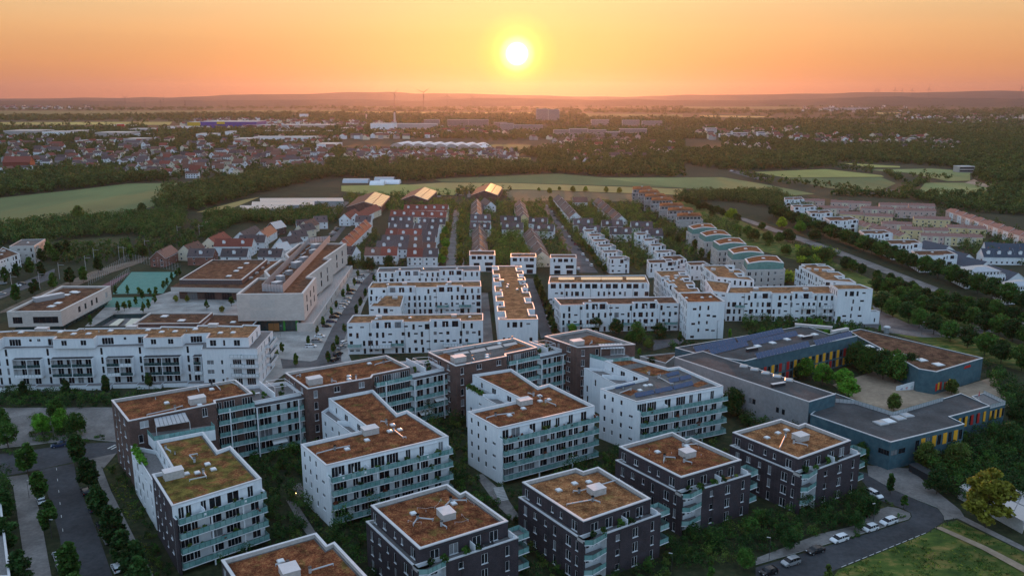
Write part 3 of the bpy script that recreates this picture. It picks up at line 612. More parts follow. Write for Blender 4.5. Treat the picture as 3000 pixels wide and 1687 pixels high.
def apartment(k):
    P=WP[k]; r=root('apartment_house',WL[k],'apartment building',(*cen(P),0),'white courtyard houses')
    f=range(4); ops={}; KW=dict(z0=1.65,fh=3.45)
    ops[0]=grid(P,0,f,[(.14,.9,1.5,1.0),(.36,.9,1.5,1.0),(.6,.9,1.5,1.0)],**KW)+grid(P,0,range(3),[(.86,1.5,.8,1.7)],**KW)
    pent=[[(.09,1.22,2.6,.1),(.17,1.22,2.6,.1),(.33,1.22,2.6,.1),(.46,2.68,2.6,.1),(.66,2.68,2.6,.1),(.86,1.34,2.6,.1)],[(.09,3.29,2.6,.1),(.215,3.29,2.6,.1),(.40,3.66,2.6,.1),(.52,3.17,2.6,.1),(.65,1.34,2.6,.1),(.765,1.34,2.6,.1),(.93,1.34,2.6,.1)],[(.07,1.95,2.6,.1),(.17,2.68,2.6,.1),(.34,1.95,2.6,.1),(.48,3.17,2.6,.1),(.60,1.34,2.6,.1),(.74,1.46,2.6,.1),(.88,1.95,2.6,.1)],[(.06,3.17,2.6,.1),(.17,3.17,2.6,.1),(.35,2.20,2.6,.1),(.50,3.29,2.6,.1),(.62,1.34,2.6,.1),(.72,1.34,2.6,.1),(.87,1.34,2.6,.1)]][k-1]
    low=[(.10,3.29,2.4,.1),(.22,1.34,2.4,.1),(.31,3.29,2.4,.1),(.45,2.68,2.4,.1),(.55,1.34,2.4,.1),(.64,3.17,2.4,.1),(.77,3.17,2.4,.1),(.9,1.95,2.4,.1)]
    ops[1]=grid(P,1,[3],pent,**KW)+grid(P,1,range(3),low,**KW)
    ops[2]=grid(P,2,f,[(.25,1.0,1.5,1.0),(.6,1.6,1.5,1.0)],**KW); ops[3]=[]; ops[4]=grid(P,4,f,[(.3,1.1,2.3,.2),(.7,1.5,1.5,1.0)],**KW)
    ops[6]=grid(P,6,[3],[(.2,1.0,1.9,.6),(.45,2.2,2.3,.3),(.75,2.2,2.3,.3)],**KW)
    roofm={1:'sedum_green',2:'sedum',3:'sedum',4:'gravel_roof'}[k]
    volume(r,P,0,zW,'white',roofm,ops,sub=True,walls={0:'brick_dark'} if k==1 else {},cw=.45,drop=.8)
    A,B=P[1],P[2]; d=(B-A).normalized(); n=Vector((d.y,-d.x)); L=(B-A).length
    band(r,P,1,[12,8.55,5.1,1.65],2.5,u0=.45,h=1.2)
    m=MB(); q=A+d*.02
    m.prism([q+n*.0,q+n*1.7,q+n*1.7+d*.4,q+d*.4+n*.0],0,13.05,'brick_dark' if k==1 else 'white','coping'); m.obj('side_wall',r)
    m=MB(); q=B-d*.42; m.prism([q+n*.0,q+n*1.5,q+n*1.5+d*.4,q+d*.4],12,13.3,'white','coping'); m.obj('side_wall',r)
    m=MB(); q=A+d*L*.30; m.prism([q+n*.0,q+n*2.1,q+n*2.1+d*.15,q+d*.15],12.01,13.7,'white','frame'); m.obj('terrace_divider',r)
    for fr in (.36,.71):
        m=MB(); q=A+d*L*fr; m.prism([q+n*2.15,q+n*2.42,q+n*2.42+d*.3,q+n*2.15+d*.3],0,11.7,'frame'); m.obj('balcony_column',r)
    m=MB(); q=(A+B)/2+n*.12; m.box((q.x,q.y,14.75),(L*.8,.16,.14),'frame',math.atan2(d.y,d.x)); m.obj('awning_box',r)
    # lower wing with the walled terrace
    o1,o2=TP[k]; T=[o1,o2,P[7],P[6]]; 
    dd=(P[7]-P[6]).normalized(); 
    T=[o1,o2,P[7]+(o2-P[7])*.02,P[6]+(o1-P[6])*.02]
    ops={0:mixed(T,0,range(0,3),k,1.65,3.45,pitch=4.5,dense=.7,tall=.5)}
    volume(r,T,0,13.0,'white','terrace',ops,cw=.28,drop=.95,wname='wing_wall',skip=(2,))
    for t in ((.55,) if k>1 else ()): w=MB(); a=T[0].lerp(T[1],t); c=T[3].lerp(T[2],t); e=(c-a).normalized(); f_=Vector((-e.y,e.x))*.12; w.prism([a+e*.3+f_,a+e*.3-f_,c-e*.1-f_,c-e*.1+f_],12.1,13.6,'white','frame'); w.obj('terrace_divider',r)
    return r
for k in (1,2,3,4): apartment(k)
for k,m in ((1,9),(3,7)):
    for i in range(m): q=TP[k][0].lerp(TP[k][1],.08+.5*i/m); d_=(WP[k][6]-TP[k][0]).normalized(); plant(q+d_*.8,12.1,'%s hedge tub along the wing terrace wall of the %s'%(od(i+1),'olive roofed house' if k==1 else 'pool tub house'),1.7,'leaf_bright' if k==1 else 'leaf','hedge tubs on the wing terraces')
def slab(k):
    P=BP[k]; r=root('brick_house',BL[k],'apartment building',(*cen(P),0),'brown brick slab houses'); n=len(P); ops={}
    KW=dict(z0=1.0,fh=3.5); ops[0]=grid(P,0,range(5),[(.2,1.1,2.2,.3),(.45,1.1,2.2,.3),(.75,1.8,1.7,.9)],**KW)
    ops[1]=grid(P,1,[4],[(.12,1.1,2.2,.3),(.45,1.8,1.7,.9),(.84,1.7,1.7,.9)] if k!=1 else [(.17,2.1,1.8,.8,'curtain'),(.50,5.4,2.5,.15),(.86,1.3,2.4,.3)],**KW)+grid(P,1,range(4),[(.12,1.1,2.2,.3)],**KW)
    if n==6:
        ops[3]=grid(P,3,range(5),[(.09,1.34,2.5,.12),(.36,2.93,2.5,.12),(.60,2.93,2.5,.12),(.85,2.93,2.5,.12)],**KW)
        ops[4]=grid(P,4,[4],[(.5,1.8,2.4,.15)],**KW)
    else:
        ops[1]=grid(P,1,range(5),[(.10,1.2,2.2,.3),(.34,1.1,2.2,.3)],**KW); ops[1]+= [(.7*(P[2]-P[1]).length,15.2,5.0,2.4)]
        ops[2]=grid(P,2,range(5),[(.5,1.5,1.5,.9)],**KW)
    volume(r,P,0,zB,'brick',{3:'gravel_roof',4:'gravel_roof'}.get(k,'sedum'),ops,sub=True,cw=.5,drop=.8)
    if n==6:
        band(r,P,3,[15,11.5,8,4.5,1.0],1.7,u0=.15,h=1.2)
        A,B=P[3],P[4]; d=(B-A).normalized(); nn=Vector((d.y,-d.x)); m=MB(); q=A+d*3.2; m.prism([q+nn*1.3,q+nn*1.75,q+nn*1.75+d*.3,q+nn*1.3+d*.3],0,15.9,'frame'); m.obj('balcony_column',r)
    return r
BR={k:slab(k) for k in (1,2,3,4)}
def link(k):
    P,Q=BP[k],BP[k+1]; a=P[4]; d0=(P[4]-P[3]).normalized(); e0=(Q[1]-Q[0]); 
    # front line continues the recessed front of the brick house until it meets the next one
    t=((a-Q[0]).x*d0.y-(a-Q[0]).y*d0.x)/(e0.x*d0.y-e0.y*d0.x); hit=Q[0]+e0*t; 
    pts=[a+d0*.06,hit-d0*.06,Q[0]+e0*.05-d0*.06,P[5]+d0*.06]
    r=root('link_house','white terraced link between the %s and %s brick houses, with green glass balconies'%(od(k),od(k+1)),'apartment building',(*cen(pts),0),'white link houses')
    cols=[(.10,2.4,2.5,.12),(.27,2.2,2.5,.12),(.50,1.1,2.5,.12),(.72,1.1,2.5,.12),(.88,1.8,2.5,.12)]
    volume(r,pts,0,16.0,'white','terrace',{0:grid(pts,0,range(4),cols,z0=1,fh=3.5),2:grid(pts,2,range(4),cols,z0=1,fh=3.5)},cw=.3,drop=.95,sub=True)
    band(r,pts,0,[11.5,8,4.5,1.0],2.2,h=1.2)
    A,B=pts[0],pts[1]; d=(B-A).normalized(); n=Vector((d.y,-d.x)); L=(B-A).length
    m=MB(); m.prism([A+n*.02,A+n*2.4,B+n*2.4,B+n*.02],14.72,14.95,'white','bitumen',True); m.obj('canopy_slab',r)
    for f in (.0,.86):
        m=MB(); q=A+d*(L*f+.1); m.prism([q+n*2.05,q+n*2.4,q+n*2.4+d*.3,q+n*2.05+d*.3],0,14.7,'frame'); m.obj('balcony_column',r)
    # terrace walls and a timber pergola on top
    m=MB(); a_=pts[0].lerp(pts[1],.45); b_=pts[3].lerp(pts[2],.45); e=(b_-a_).normalized(); f_=Vector((-e.y,e.x))*.14; m.prism([a_+e*.35+f_,a_+e*.35-f_,b_-e*.4-f_,b_-e*.4+f_],15.05,17.2,'white','frame'); m.obj('terrace_divider',r)
    m=MB(); c=[pts[0].lerp(pts[1],t) .lerp(pts[3].lerp(pts[2],t),v) for t,v in((.55,.3),(.93,.3),(.93,.85),(.55,.85))]
    for i in range(4): m.tube([(c[i].x,c[i].y,17.5),(c[(i+1)%4].x,c[(i+1)%4].y,17.5)],.07,'frame',4); m.cyl((c[i].x,c[i].y,15.05),(c[i].x,c[i].y,17.5),.07,.07,'frame',4)
    m.obj('pergola',r); return pts
LK={k:link(k) for k in (1,2,3)}
# white terraced storeys in front of the last brick house
def roofkit(r,c,z,sk=(),bx=(),du=(),ve=(),rz=.55):
    for x,y in sk: skylight(r,g(c,x,y,z),z,1.15,rz)
    for q in bx: rbox(r,g(c,q[0],q[1],z),z,q[2],q[3],q[4],rz)
    for pl in du: duct(r,[g(c,x,y,z+.45) for x,y in pl],z)
    for x,y in ve: vent(r,g(c,x,y,z),z)
rr_={o['label']:o for o in bpy.data.objects if o.type=='EMPTY' and 'label' in o}
w1,w2,w3,w4=[rr_[WL[k]] for k in(1,2,3,4)]; zr=zW-.8; zb=zB-.8
roofkit(w1,'E',zr,[(1063,968),(1122,1020),(960,1055),(850,1065)],[(720,1095,4.2,2.6,1.9)],[[(930,925),(880,870),(960,855)],[(1020,1040),(1050,1085),(880,1120)],[(640,800),(690,830)]],[(735,865)],.6)
roofkit(w2,'G',zr,[(1140,848),(1212,896),(1110,912),(680,1092),(880,1002)],[(910,925,4.0,3.0,1.6)],[[(555,1080),(370,1130)],[(555,1080),(705,1052)],[(1075,812),(1020,802)],[(1150,890),(1245,965),(1275,962)]],[(1085,850),(1150,905)])
roofkit(w3,'B',zr,[(1438,480),(1487,500),(1350,548),(1275,585),(1440,508)],[(1355,520,4.0,2.8,1.5)],[[(1200,580),(1150,595)],[(1200,580),(1300,568)],[(1405,470),(1375,460)],[(1470,505),(1525,525)]],[(1440,490)],.5)
roofkit(w4,'C',zr,[(690,450),(720,425),(745,422)],[],[[(640,440),(580,462)],[(740,355),(730,350)],[(790,375),(855,410),(870,410)]],[(600,440),(800,370)],.45)
b1,b2,b3,b4=[BR[k] for k in(1,2,3,4)]
roofkit(b1,'E',zb,[(650,350),(985,372),(1105,212)],[(960,345,4.2,2.8,1.8)],[[(735,395),(810,372)],[(1105,165),(960,190),(975,220)],[(1105,165),(1140,155),(1190,205)],[(1265,120),(1290,130),(1370,165)],[(735,400),(450,462)]],[(538,310)],.58)
roofkit(b2,'G',zb,[(700,357),(700,388),(905,228)],[(350,425,4.2,3.0,1.9)],[[(1048,208),(1130,190)],[(1048,208),(960,232)],[(525,395),(570,400)],[(770,360),(770,385)],[(205,340),(165,345)]],[],.54)
roofkit(b3,'B',zb,[(1220,198),(1155,272),(1155,260)],[(1000,292,4.2,3.0,1.8)],[[(1075,272),(1085,283)],[(1290,168),(1310,175)]],[(1170,262)],.5)
roofkit(b4,'C',zb,[(370,182)],[(350,200,4.2,3.0,1.5)],[[(430,188),(420,196)]],[(220,155)],.45)
def panels(r,c,z,quads,m,name,tilt=.25,n=1):
    for q in quads:
        p=gs(c,q,z); b=MB(); hs=[.15,.15,.15+tilt,.15+tilt]; b.face([(p[i].x,p[i].y,z+hs[i]) for i in range(4)],m); b.face([(p[i].x,p[i].y,z+hs[i]-.06) for i in(3,2,1,0)],'metal_dark')
        for i in(0,1,2,3): b.box((p[i].x,p[i].y,z),(.08,.08,hs[i]-.07),'metal')
        b.obj(name,r)
Q=[]
for x,y in ((1030,245),(1010,225),(990,205)): pass
panels(b3,'B',zb,[[(920,250),(1000,236),(990,222),(912,236)],[(1010,234),(1085,220),(1075,207),(1000,220)],[(1095,218),(1180,202),(1168,190),(1085,206)],[(1190,200),(1270,186),(1255,175),(1180,188)],
 [(985,262),(1060,248),(1050,240),(975,254)],[(1070,250),(1150,235),(1140,222),(1062,237)],[(1160,232),(1240,217),(1228,205),(1150,220)],[(1250,214),(1320,200),(1308,190),(1238,203)]],'tin','roof_panel',.12)
panels(w4,'C',zr,[[(668,488),(770,468),(762,452),(660,472)],[(775,467),(870,447),(862,431),(767,450)],[(875,446),(980,420),(970,403),(867,430)],[(850,410),(905,398),(897,382),(842,394)],[(910,397),(970,384),(960,370),(902,381)],[(838,378),(905,362),(897,350),(830,364)],[(600,432),(665,416),(658,400),(592,416)],[(560,442),(598,434),(592,420),(552,430)]],'solar','solar_panel',.35)
for pts in ([(530,292),(590,315),(680,300),(612,278)],[(640,335),(760,372),(860,350),(740,315)],[(580,460),(640,478),(680,450),(640,440)],[(960,420),(1000,432),(1060,412),(1020,395)]):
    b=MB(); b.face([(p.x,p.y,zr+.02) for p in gs('C',pts,zr)],'sedum'); b.obj('sedum_bed',w4)
for rt,c,pts in ((b3,'B',[(880,262),(960,290),(1010,280),(930,248)]),(b3,'B',[(1240,235),(1300,225),(1370,208),(1320,192)]),(b4,'C',[(310,190),(400,205),(560,188),(420,150)])):
    b=MB(); b.face([(p.x,p.y,zb+.02) for p in gs(c,pts,zb)],'sedum'); b.obj('sedum_bed',rt)
# glass roofed terrace on the first brick house and canopy on the last
def canopy(r,c,q,z,m,post=2.3,slope=.5):
    p=gs(c,q,z); b=MB(); zz=[z-slope,z-slope,z,z]; b.face([(p[i].x,p[i].y,zz[i]) for i in range(4)],m); b.face([(p[i].x,p[i].y,zz[i]-.07) for i in(3,2,1,0)],'frame')
    for i in range(9):
        t=i/8; a=p[0].lerp(p[1],t); e=p[3].lerp(p[2],t); b.tube([(a.x,a.y,z-slope+.05),(e.x,e.y,z+.05)],.05,'frame_dark',4)
    for i in range(2): b.cyl((p[i].x,p[i].y,z-slope-post),(p[i].x,p[i].y,z-slope),.07,.07,'frame',6)
    b.obj('terrace_roof',r)
canopy(b1,'E',[(540,570),(880,512),(835,440),(520,500)],17.9,'zinc')
b=MB(); Pt=gs('E',[(455,640),(520,712),(1138,598),(1100,560)],15.3); b.prism(Pt,12.0,15.0,'white','terrace'); b.obj('terrace_storey',b1); railing(b1,[Pt[0],Pt[1],Pt[2],Pt[3]],15.0)
canopy(b4,'C',[(480,222),(605,218),(595,193),(465,198)],18.0,'coping',2.6,.15)
b=MB(); Pt=gs('C',[(420,262),(520,290),(660,278),(600,235),(430,232)],15.3); b.prism(Pt,0,15.0,'white','terrace'); b.obj('terrace_storey',b4); railing(b4,[Pt[0],Pt[1],Pt[2]],15.0)
# ================================================================== dark brick cubes
zc=13.6; zl=10.6
CU={2:gs('B',[(527,1065),(790,1300),(1267,1150),(1040,988),(1010,1002),(940,950)],zc),3:gs('C',[(55,940),(385,1152),(748,1028),(465,858),(385,882),(345,865)],zc),
 4:gs('C',[(577,748),(912,915),(1237,820),(965,700),(940,710),(865,670)],zc),5:gs('C',[(1190,672),(1545,815),(1828,715),(1580,622),(1545,635),(1450,600)],zc)}
o=g('A',1193,1360,zc)-CU[2][0]; CU[1]=[p+o for p in CU[2]]
CLb={1:'dark brick cube house cut off by the lower edge of the photo',2:'dark brick cube house with a yellow moss patch on its roof',3:'dark brick cube house crossed by one long straight roof pipe',4:'dark brick cube house with a flower bouquet on its terrace',5:'dark brick cube house with a slanting pale pipe, nearest the parked white cars'}
def cube(k):
    P=CU[k]; r=root('cube_house',CLb[k],'apartment building',(*cen(P),0),'dark brick cube houses')
    a=(P[2]-P[1]).normalized(); n=Vector((a.y,-a.x)); bk=(P[0]-P[1]).normalized(); o=Vector((bk.y,-bk.x))*-1   # o: outward of the left face
    if o.dot(a)>0: o=-o
    La=(P[2]-P[1]).length; Lb=(P[0]-P[1]).length
    ops={0:grid(P,0,[0],[(.09,1.7,2.2,.15),(.3,1.5,1.5,.75),(.52,.8,1.4,.9),(.66,.8,1.4,.9),(.87,1.8,2.2,.15)],z0=zl-.5,fh=3),
         1:grid(P,1,[0],[(.16,2.0,2.3,.1),(.37,2.0,2.3,.1),(.63,2.0,2.3,.1),(.83,2.0,2.3,.1)],z0=zl-.6)}
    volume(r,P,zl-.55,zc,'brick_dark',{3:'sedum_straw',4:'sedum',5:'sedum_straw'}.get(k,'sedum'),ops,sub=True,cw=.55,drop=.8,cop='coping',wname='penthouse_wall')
    F=P[1]+o*1.5+n*2.3; L0=F+bk*(Lb+1.6); wK=6.0; LR=La+2.6
    K=F+a*wK; Rr=F+a*LR; RB=Rr+bk*(Lb-2.5)
    base=[L0,F,F+a*.35,F+a*.35+bk*1.9,K+bk*1.9,K,Rr,RB]
    fl=[0,1,2]; z0=.2
    ops={0:grid(base,0,fl,[(.12,1.2,2.2,.15),(.28,1.2,1.5,.9),(.44,.8,1.4,.9),(.58,.9,2.2,.2),(.78,1.7,2.2,.15),(.9,.8,2.2,.2)],z0=z0,fh=3.45),
         3:grid(base,3,fl,[(.3,1.9,2.2,.12),(.72,1.6,2.2,.12)],z0=z0,fh=3.45),
         5:grid(base,5,fl,[(.2,1.1,1.4,.8),(.52,1.5,2.2,.15),(.84,.9,2.2,.15)],z0=z0,fh=3.45),
         6:grid(base,6,fl,[(.15,1.7,2.2,.12),(.5,1.2,1.5,.8),(.8,1.2,1.5,.8)],z0=z0,fh=3.45)}
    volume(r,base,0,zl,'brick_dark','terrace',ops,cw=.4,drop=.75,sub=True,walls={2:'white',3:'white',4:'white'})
    for i,z in enumerate((zl-.9,zl-4.35,zl-7.8)):
        q=MB(); A=F+a*.0; q.prism([A+a*.36+bk*1.88,A+n*.15+a*.02,A+n*1.0+a*1.6,K+n*.12-a*.02,K+bk*1.88-a*.02],z-.22,z,'white','terrace',True) if i<3 else 0
        bo=q.obj('balcony',r); railing(bo,[A+n*.1+a*.05,A+n*.95+a*1.6,K+n*.08-a*.06],z)
    for z in (zl-.9,zl-4.35,zl-7.8): balcony(r,Rr+bk*.2,Rr+bk*4.0,z,3.0)
    m=MB(); q=P[1]+a*La*.55; m.prism([q+n*.02,q+n*2.1,q+n*2.1+a*.14,q+n*.02+a*.14],zl-.7,zl+1.3,'white','frame'); m.obj('terrace_divider',r)
    m=MB(); q=P[2]-a*.2; m.prism([q+a*.25,q+a*.25+n*2.0,q+a*.6+n*2.0,q+a*.6],zl-.7,zl+.7,'white','coping'); m.obj('side_wall',r)
    for f in (.25,.75):
        m=MB(); q=P[1]+a*La*f+n*.12; m.box((q.x,q.y,zc-.75),(La*.36,.16,.12),'frame_dark',math.atan2(a.y,a.x)); m.obj('awning_box',r)
    return r,dict(F=F,a=a,n=n,bk=bk,La=La,P=P)
CB={k:cube(k) for k in(1,2,3,4,5)}; zz=zc-.8
roofkit(CB[2][0],'H',zz,[(690,665),(1198,540)],[(1105,700,2.9,3.6,1.5)],[[(745,710),(690,790)],[(745,710),(930,730),(940,720)],[(1160,490),(1090,560)],[(1160,490),(1360,490)],[(1045,790),(1110,825)]],[],.52)
roofkit(CB[3][0],'C',zz,[(252,988),(338,952),(415,944)],[(455,1000,3.4,2.9,1.5)],[[(362,990),(330,988)],[(362,990),(580,925)],[(435,1035),(295,1060)],[(435,1035),(475,1048)]],[],.5)
roofkit(CB[4][0],'C',zz,[(785,782),(942,752)],[(945,800,3.2,3.0,1.5)],[[(822,805),(818,830)],[(822,805),(880,808)],[(922,740),(1000,735)],[(928,825),(970,835)]],[],.48)
roofkit(CB[5][0],'C',zz,[(1375,705),(1435,680),(1480,665)],[(1555,712,3.4,2.9,1.5)],[[(1475,690),(1445,755)],[(1520,725),(1595,742)]],[(1475,690)],.5)
o=CU[1][0]-CU[2][0]
r1=CB[1][0]; skylight(r1,g('B',42,1372,zz),zz,1.2,.52); rbox(r1,g('B',90,1440,zz),zz,3.2,3.6,1.5,.52); duct(r1,[g('B',80,1395,zz),g('B',15,1395,zz)],zz); duct(r1,[g('B',200,1430,zz),g('B',325,1392,zz)],zz)
# terrace things
T='on the roof terrace of the '
nmk={2:'moss patch cube house',3:'straight pipe cube house',4:'flower bouquet cube house',5:'slanting pipe cube house'}
for k in (2,3,4,5):
    d=CB[k][1]; z=zl-.72
    for i,(u,v,l) in enumerate(((.08,1.3,'leaf_dark'),(.22,1.9,'leaf'),(.47,1.6,'leaf'),(.6,1.7,'leaf_dark'))):
        plant(d['P'][1]+d['a']*(u*d['La'])+d['n']*v,z,'%s potted shrub on the terrace of the %s'%(od(i+1),nmk[k]),1.3+.5*R.random(),l,'potted shrubs on the cube terraces')
    table(d['P'][1]+d['a']*(.72*d['La'])+d['n']*1.2,z,'small table on the terrace of the '+nmk[k],.5,'furniture_dark' if k!=4 else 'wood')
    for j in(-1,1): chair(d['P'][1]+d['a']*(.72*d['La']+j*1.3)+d['n']*1.2,z,'dark chair %s of the table on the %s'%('left' if j<0 else 'right',nmk[k]),.5,'furniture_dark')
plant(CB[4][1]['P'][1]+CB[4][1]['a']*(.84*CB[4][1]['La'])+CB[4][1]['n']*1.6,zl-.72,'bright yellow flower bouquet in a tub on a dark roof terrace',.8,'leaf_yellow')
nw={1:'brick ended white house',2:'long pipe white house',3:'pool tub white house',4:'solar panel white house'}
for k in (1,2,3,4):
    P=WP[k]; a=(P[2]-P[1]).normalized(); n=Vector((a.y,-a.x)); L=(P[2]-P[1]).length; rz=math.atan2(a.y,a.x); tt=' on the terrace of the '+nw[k]
    us={1:[.12,.40,.62,.7,.93],2:[.17,.24,.36,.45,.53,.6,.68,.86],3:[.03,.09,.2,.3,.42,.47,.55,.62,.82,.97],4:[.1,.3,.95]}[k]
    for i,u in enumerate(us): plant(P[1]+a*(u*L+.6)+n*R.uniform(.7,2.0),12,'%s potted plant%s'%(od(i+1),tt),R.uniform(.7,1.5),R.choice(['leaf_dark','leaf','leaf_olive']) if k!=3 else R.choice(['plant_red','leaf_dark','leaf_olive']),'potted plants on the top terraces')
    for i,u in enumerate({1:[.3,.75],2:[.1,.27,.78],3:[.15,.7],4:[.12]}[k]):
        q=P[1]+a*(u*L)+n*1.45; table(q,12,'%s table%s'%(od(i+1),tt),rz,'frame' if k<3 else 'furniture_dark',None)
        for j in(-1,1): chair(q+n*(.75*j),12,'%s chair at the %s table%s'%('rear' if j<0 else 'outer',od(i+1),tt),rz+(math.pi if j>0 else 0),'frame' if k<3 else 'furniture_dark')
P=WP[2];a=(P[2]-P[1]).normalized(); n=Vector((a.y,-a.x)); L=(P[2]-P[1]).length; parasol(P[1]+a*L*.19+n*1.5,12,'closed white parasol on the terrace of the long pipe white house')
P=WP[3];a=(P[2]-P[1]).normalized(); n=Vector((a.y,-a.x)); L=(P[2]-P[1]).length; parasol(P[1]+a*L*.74+n*1.7,12,'closed white parasol on the terrace beside the pool tub')
r=root('pool_tub','round dark pool tub on the right end of a top terrace','pool tub',(*(P[1]+a*L*.89+n*1.2),12)); q=P[1]+a*L*.89+n*1.2; b=MB(); b.cyl((q.x,q.y,12),(q.x,q.y,12.7),.95,.95,'furniture_dark',18); b.obj('shell',r); b=MB(); b.cyl((q.x,q.y,12.7),(q.x,q.y,12.74),.85,.85,'glass',18); b.obj('water_surface',r)
for k,nmb in ((1,'first'),(2,'second'),(3,'third')):
    P=LK[k]
    for i,(u,v,l) in enumerate(((.15,.5,'leaf_olive'),(.3,.25,'leaf'),(.62,.12,'leaf_dark'),(.8,.6,'leaf'))):
        q=P[0].lerp(P[1],u).lerp(P[3].lerp(P[2],u),v); plant(q,15.05,'%s plant tub on the terrace of the %s white link'%(od(i+1),nmb),1.5,l,'plants on the link terraces')
    q=P[0].lerp(P[1],.25).lerp(P[3].lerp(P[2],.25),.5); table(q,15.05,'white table on the roof terrace of the %s white link'%nmb,.5)
    a=(P[1]-P[0]).normalized(); n=Vector((a.y,-a.x)); 
for k,c,pp in ((2,'H',[(740,610),(960,600),(1040,500),(1360,490),(1455,560),(1300,690),(1380,760),(1215,790),(850,640),(625,770),(790,790)]),(4,'C',[(740,770),(860,790),(925,735),(1005,760),(1020,800),(740,800),(830,830)])):
    b=MB(); pts=[g(c,x,y,zz) for x,y in pp]
    for p in pts: b.cyl((p.x,p.y,zz),(p.x,p.y,zz+.55),.03,.03,'frame',4)
    for p,q in zip(pts,pts[1:]):
        if (p-q).length<4: m=(p+q)/2; b.tube([(p.x,p.y,zz+.5),(m.x,m.y,zz+.2),(q.x,q.y,zz+.5)],.018,'frame',3)
    b.obj('lightning_wire',CB[k][0])

for k in (1,2,3,4):                                       # lived-in balconies
    P=WP[k]; a=(P[2]-P[1]).normalized(); n=Vector((a.y,-a.x)); L=(P[2]-P[1]).length; rz=math.atan2(a.y,a.x); rr=random.Random(40+k)
    for fl,z in (('upper',8.55),('middle',5.1)):
        for i in range(5):
            u=.06+.19*i+rr.uniform(-.04,.04)
            plant(P[1]+a*(u*L+.6)+n*rr.uniform(1.5,2.1),z,'%s plant from the left on the %s balcony of the %s'%(od(i+1),fl,nw[k]),rr.uniform(.8,1.4),rr.choice(['leaf_dark','leaf','plant_red','leaf_olive']),'potted plants on the balconies')
        for i in range(2):
            q=P[1]+a*((.2+.45*i+rr.uniform(-.05,.05))*L)+n*1.3; table(q,z,'%s table on the %s balcony of the %s'%(od(i+1),fl,nw[k]),rz,rr.choice(['frame','furniture_dark','wood']))
            for j in(-1,1): chair(q+a*(1.15*j),z,'%s chair at the %s table, %s balcony, %s'%('left' if j<0 else 'right',od(i+1),fl,nw[k]),rz+math.pi/2*j,rr.choice(['frame','furniture_dark']))

for k in (2,3,4,5):                                       # downpipes of the cubes
    d_=CB[k][1]; F_,a,n,La=d_['F'],d_['a'],d_['n'],d_['La']
    for u in (9.6,):
        q=F_+a*u+n*.08; b=MB(); b.cyl((q.x,q.y,.1),(q.x,q.y,10.2),.07,.07,'metal_dark',6); b.obj('downpipe',CB[k][0])
for k,u in ((2,.18),(1,.3),(2,.62)):
    P=LK[k]; rl=[o for o in bpy.data.objects if o.type=='EMPTY' and o.get('label','').startswith('white terraced link between the %s '%od(k))][0]
    a=(P[1]-P[0]).normalized(); n=Vector((a.y,-a.x)); q=P[0]+a*((P[1]-P[0]).length*u); z=7.2 if u>.5 else 3.8
    b=MB(); f=[(*(q+n*.3),z),(*(q+n*2.6),z-.9),(*(q+a*4.2+n*2.6),z-.9),(*(q+a*4.2+n*.3),z)]; b.face(f,'cloth_white'); b.face([(x,y,w-.05) for x,y,w in reversed(f)],'cloth_white'); b.obj('awning',rl)
# ================================================================== middle distance, left: long apartment house, school
def notched(P,nt):                                        # nt {edge:[(f0,f1,depth)]}: cut terraces into the outline
    out=[]; idx={}
    for i in range(len(P)):
        A,B=Vector(P[i]),Vector(P[(i+1)%len(P)]); d=(B-A).normalized(); n=Vector((d.y,-d.x)); idx[i]=[]; out.append(A); idx[i].append(len(out)-1)
        for f0,f1,dp in nt.get(i,[]):
            a=A.lerp(B,f0) if f0<=1 else A+d*f0; b_=A.lerp(B,f1)
            if f0<=0: out[-1]=A-n*dp
            else: out+=[a,a-n*dp]
            if f1<1: out+=[b_-n*dp,b_]; idx[i]+=[len(out)-3,len(out)-1]
            else: out+=[b_-n*dp] 
    return out
WG_='white terraced blocks'
def visible(A,B): d=(B-A); n=Vector((d.y,-d.x)); return n.normalized().dot(-(A+B)/2)>-.1*((A+B)/2).length
def auto(P,floors,seed,z0,fh,pitch=3.0,dense=.85,tall=.5,skip=()):
    r={}
    for e in range(len(P)):
        A,B=Vector(P[e]),Vector(P[(e+1)%len(P)])
        if e in skip or (B-A).length<2.2 or not visible(A,B): continue
        r[e]=mixed(P,e,floors,seed+e,z0,fh,pitch,dense,tall)
    return r
